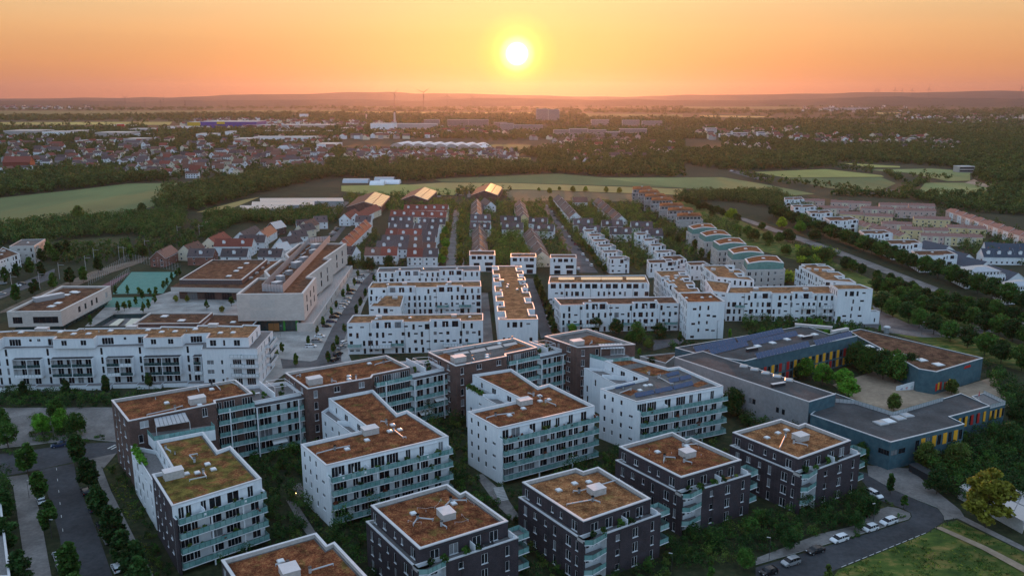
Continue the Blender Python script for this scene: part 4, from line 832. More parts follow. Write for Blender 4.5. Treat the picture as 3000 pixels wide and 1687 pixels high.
def wblock(P,zt,fl,label,seed,nt=None,roof='sedum_dry',wall='white',name='apartment_house',group='white terraced blocks',ops=None,tops=None,pitch=2.9,dense=.85,fh=None,boxes=1,domes=2,tall=.5,balc=(),cat='apartment building',sub=False):
    """flat roofed block whose top storey has terraces cut into it"""
    fh=fh or zt/fl; zl=zt-fh-.25; P=[Vector(p) for p in P]; r=root(name,label,cat,(*cen(P),0),group)
    o=ops or {}; au=auto(P,range(fl-1),seed,0,fh,pitch,dense,tall); au.update(o)
    if nt:
        volume(r,P,0,zl,wall,'terrace',au,par=False,fr='frame_dark',sill=False)
        Q=notched(P,nt); t=tops if tops is not None else {}
        for e in range(len(Q)):
            A,B=Q[e],Q[(e+1)%len(Q)]
            mid=(A+B)/2; inner=all(abs((mid-P[j]).dot(Vector(((P[(j+1)%len(P)]-P[j]).normalized().y,-(P[(j+1)%len(P)]-P[j]).normalized().x))))>.8 for j in range(len(P)))
            if (B-A).length>2.0 and visible(A,B) and e not in t:
                if inner and (B-A).length>3.5: k=max(1,int((B-A).length/3.2)); t[e]=[((i+.5)*(B-A).length/k,zl+.12,2.5 if (i+seed)%3 else 1.1,2.5) for i in range(k)]
                else: t[e]=mixed(Q,e,[0],seed*3+e,zl+.1,fh,2.4,.8,.6)
        volume(r,Q,zl,zt,wall,roof,t,cw=.3,wname='top_storey_wall',fr='frame_dark',sill=False)
        for e,l in nt.items():                            # low front wall of each terrace
            A,B=P[e],P[(e+1)%len(P)]; d=(B-A).normalized(); n=Vector((d.y,-d.x))
            for f0,f1,dp in l:
                a,b_=A.lerp(B,f0),A.lerp(B,f1); m=MB(); m.prism([a-n*.02+d*.02,b_-n*.02-d*.02,b_-n*.24-d*.02,a-n*.24+d*.02],zl+.01,zl+1.0,wall,'frame'); m.obj('terrace_parapet',r)
                if dp>2 and (b_-a).length>7:
                    q=(a+b_)/2; m=MB(); m.prism([q-n*.26,q-n*.26+d*.18,q-n*(dp-.03)+d*.18,q-n*(dp-.03)],zl+.01,zl+2.1,wall,'frame'); m.obj('terrace_divider',r)
    else:
        au2=auto(P,range(fl),seed,0,fh,pitch,dense,tall); au2.update(o); volume(r,P,0,zt,wall,roof,au2,cw=.3,sub=sub,fr='frame_dark',sill=False)
    for e,u0,u1,z,dp,gl in balc:
        A,B=P[e],P[(e+1)%len(P)]; balcony(r,A.lerp(B,u0),A.lerp(B,u1),z,dp,gl,slab=wall)
    A,B=P[1],P[2]; d=(B-A).normalized(); n=Vector((d.y,-d.x))
    if group==WG_ and (B-A).length>20:
        for u in (.165,.42,.60,.84):
            q=A.lerp(B,u)+n*.07; m=MB(); m.cyl((q.x,q.y,.1),(q.x,q.y,zt-.3),.06,.06,'metal_dark',5); m.obj('downpipe',r)
    rr=random.Random(seed); L=(P[2]-P[1]); D=(P[0]-P[1]); rz=math.atan2(L.y,L.x)
    for i in range(boxes): q=P[1]+L*((i+.5)/boxes+rr.uniform(-.06,.06))+D*.66; rbox(r,q,zt-.42,2.2,1.6,.9,rz)
    for i in range(domes): q=P[1]+L*((i+.5)/domes+rr.uniform(-.1,.1))+D*rr.uniform(.45,.6); skylight(r,q,zt-.42,1.1,rz)
    return r
# long white apartment house
zm=13.8; zp=17.3
f0=g('L5',-90,1020,zm); m1=g('L5',1430,992,zm); n1=g('L5',1425,1022,zm); n2=g('L5',1820,1017,zm); n3=g('L5',1930,893,zm)
P=[f0+(n3-n2),f0,m1,n1,n2,n3]
r=root('apartment_house','long white apartment house with white framed balconies across its whole front','apartment building',(*cen(P),0))
L=(P[2]-P[1]).length; fh=3.45
ops={1:[],3:[],4:[]}
for u in (.045,.083,.275,.525,.705,.93): 
    for f in range(4): ops[1].append((u*L,.4+f*fh+.2,.9,2.6))
for a,b_ in ((.13,.245),(.305,.48),(.56,.67),(.735,.89),(.955,.995)):
    for f in range(3):
        k=2 if b_-a<.13 else 4
        for i in range(k): ops[1].append(((a+(b_-a)*(i+.5)/k)*L,.4+f*fh+.12,2.0,2.5))
L3=(P[4]-P[3]).length
for f in range(3): ops[3]+=[(.14*L3,.4+f*fh+.9,2.4,1.6),(.35*L3,.4+f*fh+.9,.8,1.6),(.62*L3,.4+f*fh+.12,3.0,2.5),(.86*L3,.4+f*fh+.12,3.0,2.5)]
for f in range(4): ops[4]+=[(.25*(P[5]-P[4]).length,.4+f*fh+.3,.8,2.4),(.45*(P[5]-P[4]).length,.4+f*fh+.3,.8,2.4),(.75*(P[5]-P[4]).length,.4+f*fh+.12,2.6,2.4)]
volume(r,P,0,zm,'white','terrace',ops,cw=.25,drop=.1)
Q=gs('L5',[(-90,900),(-90,956),(-5,955),(28,936),(395,930),(370,950),(662,946),(688,925),(1038,915),(1010,941),(1280,936),(1308,913),(1480,906),(1456,942),(1758,940),(1840,850),(1720,846),(1710,856),(1400,850),(1390,862),(1140,858),(1130,868),(900,868),(560,872),(540,884),(150,884)],zp)
t={}
for e,cols in {5:[(.27,1.9,1.9,1.0),(.74,2.0,1.9,1.0)],9:[(.27,1.9,1.9,1.0),(.72,1.9,1.9,1.0)],3:[(.2,4.0,2.5,.1),(.5,1.0,1,1.6),(.66,1.2,1,1.6),(.9,2.4,2.5,.1)],7:[(.2,4.0,2.5,.1),(.55,1.0,1,1.6),(.88,2.4,2.5,.1)],11:[(.45,4.0,2.4,.1)],13:[(.16,2.2,2.2,.5),(.42,.8,2.2,.5),(.72,2.2,2.2,.5)],14:[(.3,1.6,2.4,.1),(.7,1.6,2.4,.1)]}.items():
    t[e]=grid(Q,e,[0],cols,z0=zm+.05,fh=3)
volume(r,Q,zm+.01,zp,'white','sedum_dry',t,cw=.3,wname='top_storey_wall')
A,B=P[1],P[2]; d=(B-A).normalized(); n=Vector((d.y,-d.x))
def bay(a,b_,nx,zz,dp=2.6):
    m=MB(); gl=[]
    for i in range(nx+1):
        q=A+d*(L*(a+(b_-a)*i/nx)); m.prism([q+n*.02,q+n*dp,q+n*dp+d*.2,q+n*.02+d*.2],zz[0]-.2,zz[-1]+2.9,'white')
    for z in list(zz)+[zz[-1]+3.1]: p,q=A+d*L*a,A+d*L*b_; m.prism([p+n*.03,p+n*(dp+.03),q+n*(dp+.03)+d*.2,q+n*.03+d*.2],z-.22,z,'white','terrace' if z<zz[-1]+1 else 'bitumen',True)
    o=m.obj('balcony_frame',r)
    for z in zz:
        for i in range(nx):
            p=A+d*(L*(a+(b_-a)*i/nx)+.25); q=A+d*(L*(a+(b_-a)*(i+1)/nx)-.05); railing(o,[p+n*(dp-.1),q+n*(dp-.1)],z,1.0,'glass_green' if R.random()<.7 else 'white')
for a,b_,nx in ((-.045,.02,1),(.1225,.25,2),(.298,.487,2),(.553,.675,2),(.728,.897,2),(.96,.998,1)): bay(a,b_,nx,(.4+fh,.4+2*fh))
# solid white balconies of the corner part and ground floor terrace walls
A3,B3=P[3],P[4]; d3=(B3-A3).normalized(); n_=Vector((d3.y,-d3.x))
for f in range(1,4):
    for u0,u1,dp in ((.5,.72,.5),(.70,1.02,1.3)): balcony(r,A3+d3*L3*u0,A3+d3*L3*u1,.4+f*fh,dp,'white','white',1.0)
    A4,B4=P[4],P[5]; balcony(r,A4.lerp(B4,.5),A4.lerp(B4,1.0),.4+f*fh,1.6,'white','white',1.0)
m=MB(); q0=A-d*2+n*3.0; q1=B+n*3.0
for i in range(9):
    a=A+d*(L*i/8.5); e=A+d*(L*(i+1)/8.5-.5); k=n*(5.0 if i%2 else 6.2); m=MB(); m.prism([a+n*3.2,a+k,e+k,e+n*3.2],0,1.5,'white','terrace'); m.obj('terrace_wall',r)
zr=zp-.42
for x,y,w in ((300,890,4.4),(935,876,3.6),(1510,862,3.4)): rbox(r,g('L5',x,y,zr),zr,w,2.2,1.1,.02)
for x,y in ((150,905),(428,902),(522,916),(628,914),(783,893),(1048,888),(1145,902),(1240,898),(1383,882),(1560,908),(1650,906)): skylight(r,g('L5',x,y,zr),zr,1.5,.02)
for x,y in ((90,900),(460,890),(600,890),(700,900),(1000,880),(1190,885),(1320,895),(1630,880)): vent(r,g('L5',x,y,zr),zr)
# second white apartment house at the lower left margin
P=[g('K',-120,700,6),g('K',-90,1449,6),g('K',85,1449,6),g('K',-5,730,6)]
r=root('apartment_house','white house with a planted roof terrace, cut off at the lower left corner','apartment building',(*cen(P),0)); volume(r,P,0,6.0,'white','terrace',{2:mixed(P,2,[0],3,1.2,3.3,4)},drop=.5)
# ------------------------------------------------------------------ school
SG='pale brick school buildings'
zt=17.2; zb_=5.2
top=[('L5',1672,632),('L5',2145,627),('L5',2237,512),('L5',2180,508),('L5',2350,381),('L5',2300,377),('L6',520,514),('L6',408,512),('L5',2115,272),('L5',2015,348),('L5',2050,386),('L5',1985,386),('L5',1868,468),('L5',1910,516),('L5',1820,516)]
P=[g(c,x,y,zt) for c,x,y in top]
r=root('school_building','pale brick school wing with a zigzag side and long screened plant deck on its roof','school',(*cen(P),0),SG)
def punched(e,rows,cols,w=2.2,h=2.6,z=zb_,fhh=4.0): return [( (i+.5)/cols*(P[(e+1)%len(P)]-P[e]).length*.8+.1*(P[(e+1)%len(P)]-P[e]).length ,z+j*fhh+1.3,w,h) for i in range(cols) for j in range(rows)]
ops={0:[],1:punched(1,2,3)+[],3:punched(3,2,4),5:punched(5,2,5)}
for e in (1,3,5): ops[e]=[(o[0],zb_+2.2+j*4.3,2.3,3.0) for j,o in [(j,o) for o in punched(e,1,3) for j in (0,1)]]
volume(r,P,zb_,zt,'stone_brick','sedum_brown',ops,cop='coping_stone',cw=1.0,drop=.8,fr='frame_dark')
A,B=P[0],P[1]; d=(B-A).normalized(); n=Vector((d.y,-d.x))
b=MB(); b.face([(p.x,p.y,zb_) for p in reversed(P)],'stone_brick'); b.obj('soffit',r)
for z in (zb_+1.3,zb_+6.0):
    b=MB(); a=A+d*(B-A).length*.19; e=A+d*(B-A).length*.565; b.prism([a+n*.01,a+n*.06,e+n*.06,e+n*.01],z,z+3.4,'stone','stone',True); b.obj('grille_panel',r)
# recessed glass ground floor with green panels and the wooden doors
G0=[A+d*4-n*5,B-d*1.2-n*2.5]; 
ins=off(P,-2.2); b=MB(); b.prism(ins,0,zb_-.01,'glass_green'); b.obj('ground_floor_glass',r)
for i,(u,w,m_) in enumerate(((.70,.9,'green_panel'),(.80,.5,'glass_green'),(.93,1.1,'green_panel'))):
    b=MB(); q=ins[0].lerp(ins[1],u); b.box((q.x+n.x*.08,q.y+n.y*.08,.1),(w,.12,4.8),m_,math.atan2(d.y,d.x)); b.obj('green_fin',r)
for i,u in enumerate((.44,.48,.54,.58)):
    b=MB(); q=ins[0].lerp(ins[1],u); b.box((q.x+n.x*.08,q.y+n.y*.08,.1),(1.3,.12,3.4),'wood',math.atan2(d.y,d.x)); b.obj('door',r)
# street side lower storey of pale brick, standing in front under the overhang
ss=[P[1]+d*1.0+n*0,P[6]+(P[6]-P[5]).normalized()*1.0]; st=(ss[1]-ss[0]).normalized(); so=Vector((st.y,-st.x))
base=[ss[0]-so*4.5,ss[0]+so*2.6,ss[1]+so*2.6,ss[1]-so*4.5]
LL=(base[2]-base[1]).length
volume(r,base,0,3.9,'stone_brick','concrete',{1:[((i+.5)/9*LL,.9,1.3,2.3) for i in range(2,9)]},cop='coping_stone',cw=.4,fr='frame_dark',wname='base_wall')
for i in range(16):
    q=base[1].lerp(base[2],(i+.6)/17)-so*1.6; b=MB(); b.cyl((q.x,q.y,3.6),(q.x,q.y,zb_+.3),.12,.12,'coping_stone',6); b.obj('column',r)
# plant deck
zd=zt-.8; D=gs('L5',[(1855,604),(2003,612),(2335,252),(2190,264)],zt-.3)
b=MB(); 
for i,(h,m_) in enumerate(((2.6,'tin'),(2.8,'screen_pink'),(2.4,'tin'),(2.4,'tin'))):
    a,e=D[i],D[(i+1)%4]; dd=(e-a).normalized(); nn=Vector((dd.y,-dd.x)); L_=(e-a).length; k=int(L_/1.4)
    s_=MB()
    for j in range(k): q=a+dd*(L_*(j+.5)/k); s_.box((q.x,q.y,zd),(L_/k*(.86 if i!=1 else .999),.12,h+.8),m_,math.atan2(dd.y,dd.x))
    s_.obj('plant_screen',r)
for j,(x,y,w,l,h) in enumerate(((1960,565,3.2,4.2,2.4),(1985,530,3.0,3.0,2.9),(2045,480,2.2,3.0,2.0),(2100,430,3.4,5.0,2.9),(2150,385,3,4,2.2),(2215,330,2.4,4,2.0),(2235,300,3.4,5,2.8))): rbox(r,g('L5',x,y,zd+1),zd,w,l,h,-.5,'tin','ventilation_unit')
for j in range(6): duct(r,[D[0].lerp(D[3],.15+j*.13)+Vector((2.2,0)),D[0].lerp(D[3],.22+j*.13)+Vector((3.2,0))],zd,.3)
# sports hall
P=gs('L5',[(1500,388),(1268,528),(1712,530),(1892,386)],9.4)
r=root('sports_hall','low pale school hall with a square dark red sedum roof beside the young trees','school',(*cen(P),0),SG)
volume(r,P,6.9,9.4,'tile_slate','sedum_brown',{},cop='coping_stone',cw=.8,drop=.5)
P2=gs('L5',[(1490,420),(1208,592),(1722,600),(1990,405)],6.2)
b=MB(); b.prism(P2,4.6,6.9,'stone','sedum_brown',True); b.obj('roof_slab',r)
i2=off(P2,-3.0); volume(r,i2,0,4.6,'brick',None,{1:[((i+.5)/7*(i2[2]-i2[1]).length,.1,5.2,3.6) for i in range(7)],0:[((i+.5)/7*(i2[1]-i2[0]).length,.1,3.2,3.0) for i in range(7)]},par=False,fr='frame_dark')
for x,y in ((1745,413),(1700,446),(1672,467),(1620,503)): skylight(r,g('L5',x,y,9.1),8.9,2.3,0)
for i,u in enumerate((.12,.35,.6,.85)):
    q=g('L5',1740,540,7).lerp(g('L5',1905,398,7),u); rbox(r,q,6.9,1.6,4.0,.7,-.75,'coping_stone','roof_unit')
# school box on the left
P=gs('L5',[(437,573),(47,756),(430,750),(782,573)],9.3)
r=root('school_building','pale brick school box with a broad window band, left of the school yard','school',(*cen(P),0),SG)
w1_=(P[2]-P[1]).length; w2_=(P[3]-P[2]).length
volume(r,P,2.4,9.3,'stone_brick','sedum_brown',{1:[(.18*w1_,3.9,4.0,2.9),(.70*w1_,3.9,10.6,2.9)],2:[(.33*w2_,4.6,2.3,2.6),(.45*w2_,4.6,1.8,2.6),(.58*w2_,4.6,1.8,2.6),(.68*w2_,4.6,1.8,2.6),(.89*w2_,4.9,2.2,2.4,'curtain')]},cop='coping_stone',cw=.9,drop=.8,fr='frame_dark')
b=MB(); b.face([(p.x,p.y,2.4) for p in reversed(P)],'stone'); b.obj('soffit',r); b=MB(); i3=off(P,-1.8); b.prism(i3,0,2.39,'glass_green'); b.obj('ground_floor_glass',r)
zr=8.5; rbox(r,g('L5',345,655,zr+1),zr,3.2,13,2.0,-.62,'tin','ventilation_unit'); 
for x,y in ((412,697),(365,720),(470,640),(520,618),(540,622)): skylight(r,g('L5',x,y,zr),zr,2.6,0)
# low canteen
P=gs('L5',[(1062,762),(942,840),(1412,836),(1505,760)],6.4)
r=root('school_canteen','low school canteen with a glazed courtyard and dark sedum roof behind the long house','school',(*cen(P),0),SG)
volume(r,P,0,6.4,'brick','sedum_brown',{},cop='coping_stone',cw=.6,drop=.5)
for x,y in ((1165,790),(1285,820)): skylight(r,g('L5',x,y,6),6,2.6,0)
P2=gs('L5',[(1510,775),(1420,838),(1850,850),(1830,800),(1690,800),(1700,752)],5.0); P2=gs('L5',[(1508,772),(1425,850),(1780,860),(1838,800),(1690,775)],5.0)
volume(r,P2,0,5.0,'brick','sedum_brown',{},cop='coping',wname='annex_wall'); skylight(r,g('L5',1650,832,4.6),4.6,2.0)
P3_=gs('L5',[(805,772),(655,858),(925,856),(1050,768)],4.6); volume(r,P3_,0,4.6,'glass_green','terrace',{},cop='metal_dark',cw=.3,drop=2.0,wname='courtyard_glass')
for a,e,f,h in (((770,845),(830,845),(880,800),(840,800)),((880,845),(940,845),(1000,797),(930,797))):
    b=MB(); q=gs('L5',[a,e,f,h],4.0); b.prism(q,3.3,3.6,'cream'); b.obj('rooflight_strip',r)
# tower house and white house on the far left
zt=hz('S5',250,290,415); P=gs('S5',[(155,246),(65,295),(242,292),(322,242)],zt)
wblock(P,zt,3,'brown flat roofed town house with sunlit roof edge beside the tramway trees',11,roof='gravel_roof',wall='stone',group=None,boxes=0,domes=1,name='town_house')
P=gs('S5',[(20,300),(-120,420),(5,405),(140,345)],9); wblock([P[0],P[1],g('S5',-20,400,9),g('S5',140,345,9)],9,3,'white terraced house with planted roof at the left margin below the bushes',12,group=None,roof='sedum_brown')
# ================================================================== white blocks in the centre
WG='white terraced blocks'
def px(c,pts,z): return gs(c,pts,z)
z=13.0
wblock(px('L6',[(566,1020),(522,1077),(1485,1058),(1485,1008)],z),z,4,'nearest white terraced block facing the camera, with a pale sunshade on its front',21,{1:[(.18,.405,3.2),(.61,.83,3.2)],0:[]},domes=3,boxes=2,balc=[(1,.0,.1,3.3,1.5,'railing_glass'),(1,.17,.32,3.3,3.0,'white'),(1,.32,.41,3.4,1.3,'railing_glass'),(1,.70,.85,3.3,3.0,'white'),(1,.88,1.0,3.3,2.4,'railing_glass')],group=WG,pitch=2.5)
wblock(px('L6',[(700,787),(672,828),(1472,818),(1468,778)],z),z,4,'middle white terraced block with two recessed roof terraces, behind the nearest block',22,{1:[(.17,.41,3.2),(.61,.83,3.2)]},domes=2,boxes=2,balc=[(1,.60,.71,3.3,1.3,'railing_glass'),(1,.80,.91,3.3,1.3,'railing_glass')],group=WG,pitch=2.5)
wblock(px('L6',[(775,867),(680,958),(905,962),(935,858)],9.4),9.4,3,'low white wing with a brown roof in front of the middle white block',23,{0:[(.05,.3,1.6),(.45,.7,1.6)]},domes=0,boxes=1,group=WG)
wblock(px('L6',[(750,683),(733,716),(1465,706),(1463,672)],12),12,4,'rear white terraced block with grey roof panels along its top',24,{1:[(.18,.41,3.2),(.61,.83,3.2)]},roof='gravel_roof',domes=3,boxes=0,group=WG)
wblock(px('L6',[(1550,672),(1595,1052),(1875,1048),(1755,672)],13.5),13.5,4,'long narrow white house running away from the camera between two lanes',25,
  {0:[(.02,.09,3),(.2,.28,3),(.36,.44,3),(.55,.63,3),(.72,.8,3),(.88,.97,3)],2:[(.06,.15,3),(.26,.34,3),(.44,.52,3),(.6,.67,3),(.74,.81,3),(.88,.96,3)]},domes=5,boxes=2,group=WG,ops={1:[]+[(2.2,10.0-6,1.0,1.9),(4.3,4,1.0,1.9),(6.0,4.4,.8,1.2),(2.2,.9,1.0,1.9),(4.3,.9,1.0,1.9),(6.0,1.2,.8,1.2),(13,4.2,1.2,1.6),(13,1.0,1.2,1.6)]})
wblock(px('L7',[(268,745),(256,800),(972,800),(945,738)],12.4),12.4,4,'white terraced block with a solar covered penthouse roof, beside the car lane',26,{1:[(.02,.98,3.0)]},domes=0,boxes=0,group=WG,balc=[(1,.05,.19,3.1,1.2,'railing_glass'),(1,.30,.44,3.1,1.2,'railing_glass'),(1,.52,.62,3.1,1.2,'railing_glass'),(1,.84,.96,3.1,1.2,'railing_glass')],pitch=2.5)
wblock(px('L7',[(300,900),(345,948),(1182,936),(1140,888)],12.4),12.4,4,'white terraced block with two dark roof boxes and solar strips, left of the white tower',27,{1:[(.20,.395,3.4),(.62,.825,3.4)]},domes=2,boxes=0,group=WG,balc=[(1,.05,.16,3.1,1.2,'railing_glass'),(1,.18,.32,3.1,2.6,'white'),(1,.52,.62,3.1,1.3,'railing_glass'),(1,.70,.85,3.1,2.6,'white'),(1,.88,.99,3.1,1.5,'railing_glass')],pitch=2.5,roof='sedum_brown')
# tower and its stepped wing
P=px('L7',[(1178,860),(1242,930),(1507,925),(1410,858)],16.2); L_=(P[2]-P[1]).length
op=[(u*L_,v,w,h) for u,v,w,h in ((.2,12.7,1.6,.9),(.345,12.6,.8,1.9),(.565,12.6,.8,1.9),(.335,9.6,.8,1.5),(.575,9.8,1.5,.9),(.735,9.4,1.6,.9),(.18,6.3,1.6,.9),(.33,6.5,.8,1.4),(.545,6.5,.8,1.4),(.325,3.2,.8,1.5),(.56,3.6,1.5,.8),(.72,3.2,1.6,.8),(.165,.6,1.6,1.0))]
wblock(P,16.2,5,'tall white tower house with small scattered windows, above the solar roofed school',28,None,ops={1:op},domes=3,boxes=0,group=WG,roof='sedum')
wblock(px('L7',[(1008,705),(1180,868),(1330,852),(1225,702)],12.6),12.6,4,'stepped white wing with roof strips leading back from the white tower',29,{0:[(.3,.42,2.5),(.6,.72,2.5)],2:[(.15,.3,4),(.45,.6,4),(.75,.88,4)]},domes=4,boxes=2,group=WG)
# Q3 group on the right
wblock(px('L7',[(1540,820),(1520,865),(2287,868),(2245,812)],13.2),13.2,4,'white terraced block above the dark shrub courtyard, right of the white tower',30,{1:[(.24,.42,3.2),(.62,.80,3.2)]},domes=0,boxes=2,group=WG,balc=[(1,.08,.17,6.7,1.3,'railing_glass'),(1,.24,.38,3.4,2.4,'white'),(1,.70,.82,6.7,2.2,'white'),(1,.88,1.0,3.4,2.2,'white'),(1,.88,1.0,6.7,2.2,'white')],pitch=2.5)
wblock(px('L7',[(1340,668),(1450,750),(1715,775),(1570,665)],13),13,4,'white stepped house behind the tower wing, with brown roof steps',31,{2:[(.25,.45,5),(.7,.95,5)]},domes=0,boxes=2,group=WG)
wblock(px('L7',[(1365,768),(1420,850),(1520,862),(1545,790)],12.6),12.6,4,'narrow white house end between the tower and the shrub courtyard',32,None,domes=0,boxes=0,group=WG)
P=px('L8',[(1045,800),(1098,838),(1347,836),(1255,802)],16.4); L_=(P[2]-P[1]).length
wblock(P,16.4,5,'white end house with a small side annex, facing the avenue crossing',33,{0:[]},ops={1:[(u*L_,v,w,h) for u,v,w,h in ((.84,13.1,1.6,1.7),(.47,9.7,.7,1.9),(.72,10.5,1.8,.8),(.45,6.4,.7,1.9),(.67,6.4,.7,1.9),(.25,3.6,1.8,.8),(.44,3.1,.7,1.9),(.69,3.6,1.8,.8))]},domes=0,boxes=0,group=WG,roof='sedum_dry')
r=root('annex','low white annex with a flat roof against the white end house','annex',(*g('L8',1365,1010,5),0)); P2=[P[2]+(P[3]-P[2])*.3+(P[2]-P[1]).normalized()*.05,P[2]+(P[2]-P[1]).normalized()*.05,P[2]+(P[2]-P[1]).normalized()*4.2,P[2]+(P[3]-P[2])*.3+(P[2]-P[1]).normalized()*4.2]; volume(r,P2,0,6.0,'white','bitumen',{1:[(2,1,.7,1.9)]},cw=.25)
wblock(px('L8',[(800,660),(1010,772),(1228,790),(1010,658)],13.2),13.2,4,'white stepped house row beside the avenue, with terraces cut into each step',34,{2:[(.2,.34,5),(.55,.68,5),(.9,1,5)],0:[(.0,.12,3)]},domes=0,boxes=4,group=WG,roof='sedum_dry')
# solar strip penthouse boxes
for c,x0,x1,y in (('L7',340,430,772),('L7',500,620,772),('L7',640,770,772),('L7',820,930,772)):
    o=[q for q in bpy.data.objects if q.type=='EMPTY' and 'solar covered penthouse' in q.get('label','')][0]
    q=px(c,[(x0,y-14),(x0,y),(x1,y),(x1,y-14)],12.4); volume(o,q,9.1,12.2,'white','bitumen',{1:[((q[2]-q[1]).length*.5,9.4,2.2,2.2)]},cw=.15,drop=.05,wname='penthouse_wall')
    b=MB(); b.prism(off(q,.8),12.45,12.6,'solar_far'); b.obj('solar_roof',o)
# three white twin houses in front of the lanes
for i,(x0,x1,y0,y1,yb,lb) in enumerate(((1388,1572,565,598,700,'left, beside the long lane'),(1680,1862,585,612,722,'in the middle, by the autumn trees'),(1960,2147,592,617,722,'right, beside the car lined street'))):
    zt=9.8; P=px('L6',[(x0+2,y0),(x0,y1),(x1,y1),(x1-3,y0)],zt); L_=(P[2]-P[1]).length
    wblock(P,zt,3,'white twin house with wide dark windows, %s'%lb,40+i,{1:[(.06,.94,1.8)]},ops={1:[(.28*L_,.2,3.6,2.4),(.75*L_,.2,3.6,2.4),(.28*L_,3.6,3.4,1.6),(.75*L_,3.6,4.6,1.9)]},domes=0,boxes=0,group='white twin houses',roof='sedum_brown')
# two receding rows of white flat roofed row houses (S3 crop)
for i,(x,y,w) in enumerate(((455,402,130),(495,440,150),(528,485,160),(572,530,170),(612,580,185),(662,632,195))):
    zt=9.0; P=px('S3',[(x,y-20),(x+28,y),(x+w,y-3),(x+w-35,y-23)],zt); P=[P[0]+(P[0]-P[1])*.0,P[1],P[2],P[3]]
    wblock(P,zt,3,'%s house from the far end of the white row beside the street'%od(i+1),50+i,{1:[(.72,1.0,2.6)]},domes=0,boxes=0,group='white row houses by the street',pitch=3,roof='sedum_brown',name='row_house',cat='house')
for i,(x,y,w) in enumerate(((895,430,140),(962,480,145),(1018,525,150),(1062,580,190))):
    zt=9.0; P=px('S3',[(x,y-20),(x+28,y),(x+w,y-3),(x+w-35,y-23)],zt)
    wblock(P,zt,3,'%s house from the far end of the white row behind the gardens'%od(i+1),60+i,{1:[(.72,1.0,2.6)]},domes=0,boxes=0,group='white row houses behind the gardens',pitch=3,roof='sedum_brown',name='row_house',cat='house')
for i,(q,lb) in enumerate((([(1005,640),(1025,670),(1248,664),(1215,634)],'white flat house with wide upper window band below the garden row'),([(1125,608),(1170,655),(1345,640),(1290,602)],'white flat house with a dark corner balcony, end of the garden row'),([(1335,660),(1375,690),(1545,684),(1490,655)],'white flat house in front of the teal roofed villas'))):
    wblock(px('S3',q,8.6),8.6,3,lb,70+i,{1:[(.7,1,2.4)]},domes=0,boxes=0,group=None,roof='sedum_brown',name='town_house',cat='house')
# ------------------------------------------------------------------ villas with teal arched tops, and the grey villas behind
def arch_villa(c,q,zt,label):
    """q: roof corners left, front, right, back in px at height zt"""
    P=px(c,q,zt); r=root('arched_villa',label,'apartment building',(*cen(P),0),'teal topped villas'); fh=zt/4
    lo=off(P,.8); volume(r,lo,0,zt-4.2,'stone','terrace',auto(lo,range(3),len(q[0])*7+int(q[0][0]),0,fh*.93,3.2,.9,.45),cw=.25,drop=.1)
    b=MB(); n=9
    A,B,Cc,D=P                                             # A back-left, B front-left, Cc front-right, D back-right
    rise=1.1
    def line(p,q): return [(p.lerp(q,i/n),zt-rise+rise*math.sin(math.pi*i/n)) for i in range(n+1)]
    F1,F2=line(B,Cc),line(A,D)
    for k in range(n):
        (p,z1),(q_,z2)=F1[k],F1[k+1]; (p2,z3),(q2,z4)=F2[k],F2[k+1]
        b.face([(p.x,p.y,zt-4.2),(q_.x,q_.y,zt-4.2),(q_.x,q_.y,z2),(p.x,p.y,z1)],'teal'); b.face([(q2.x,q2.y,zt-4.2),(p2.x,p2.y,zt-4.2),(p2.x,p2.y,z3),(q2.x,q2.y,z4)],'teal')
    b.face([(A.x,A.y,zt-4.2),(B.x,B.y,zt-4.2),(B.x,B.y,zt-rise),(A.x,A.y,zt-rise)],'teal'); b.face([(Cc.x,Cc.y,zt-4.2),(D.x,D.y,zt-4.2),(D.x,D.y,zt-rise),(Cc.x,Cc.y,zt-rise)],'teal'); b.obj('upper_wall',r)
    w=MB(); s_=MB(); 
    for k in range(n):
        (p,z1),(q_,z2)=F1[k],F1[k+1]; (p2,z3),(q2,z4)=F2[k],F2[k+1]
        e=(p2-p)*.09; e2=(q2-q_)*.09
        s_.face([(*(p+e),z1+.02),(*(q_+e2),z2+.02),(*(q2-e2),z4+.02),(*(p2-e),z3+.02)],'sedum')
        for a,b2,za,zb2,c2,d2,zc2,zd2 in ((p,q_,z1,z2,p+e,q_+e2,z1,z2),(p2-e,q2-e2,z3,z4,p2,q2,z3,z4)):
            w.face([(*a,za+.22),(*b2,zb2+.22),(*d2,zd2+.22),(*c2,zc2+.22)],'coping')
        w.face([(p.x,p.y-.04,z1-.15),(q_.x,q_.y-.04,z2-.15),(q_.x,q_.y-.04,z2+.22),(p.x,p.y-.04,z1+.22)],'coping')
    for (a,b2) in ((A,B),(D,Cc)):
        k=(Cc-B)*.05*(1 if a is A else -1); w.face([(*a,zt-rise+.22),(*b2,zt-rise+.22),(*(b2+k),zt-rise+.24+.2),(*(a+k),zt-rise+.24+.2)],'coping')
    s_.obj('roof',r); w.obj('roof_rim',r); skylight(r,cen(P),zt,1.6)
    L_=(Cc-B).length; d=(Cc-B).normalized(); nn=Vector((d.y,-d.x))
    for u in (.33,.6,.72):
        q_=B+d*L_*u+nn*.05; put('window',win_mesh(1.5,1.3,'frame_dark',sill=False),r,(q_.x,q_.y,zt-3.6),math.atan2(d.y,d.x))
for i,q in enumerate(([(1645,640-28),(1668,645),(1925,640),(1875,592)],[(1528,545),(1565,578),(1785,572),(1735,527)],[(1422,487),(1465,515),(1660,508),(1610,466)],[(1328,430),(1370,455),(1552,450),(1500,413)],[(1245,385),(1280,405),(1452,400),(1410,367)])):
    arch_villa('L7',q,14.5,'%s villa with a teal arched top, counted from the nearest'%od(i+1))
GV='grey villas with hipped penthouse roofs'
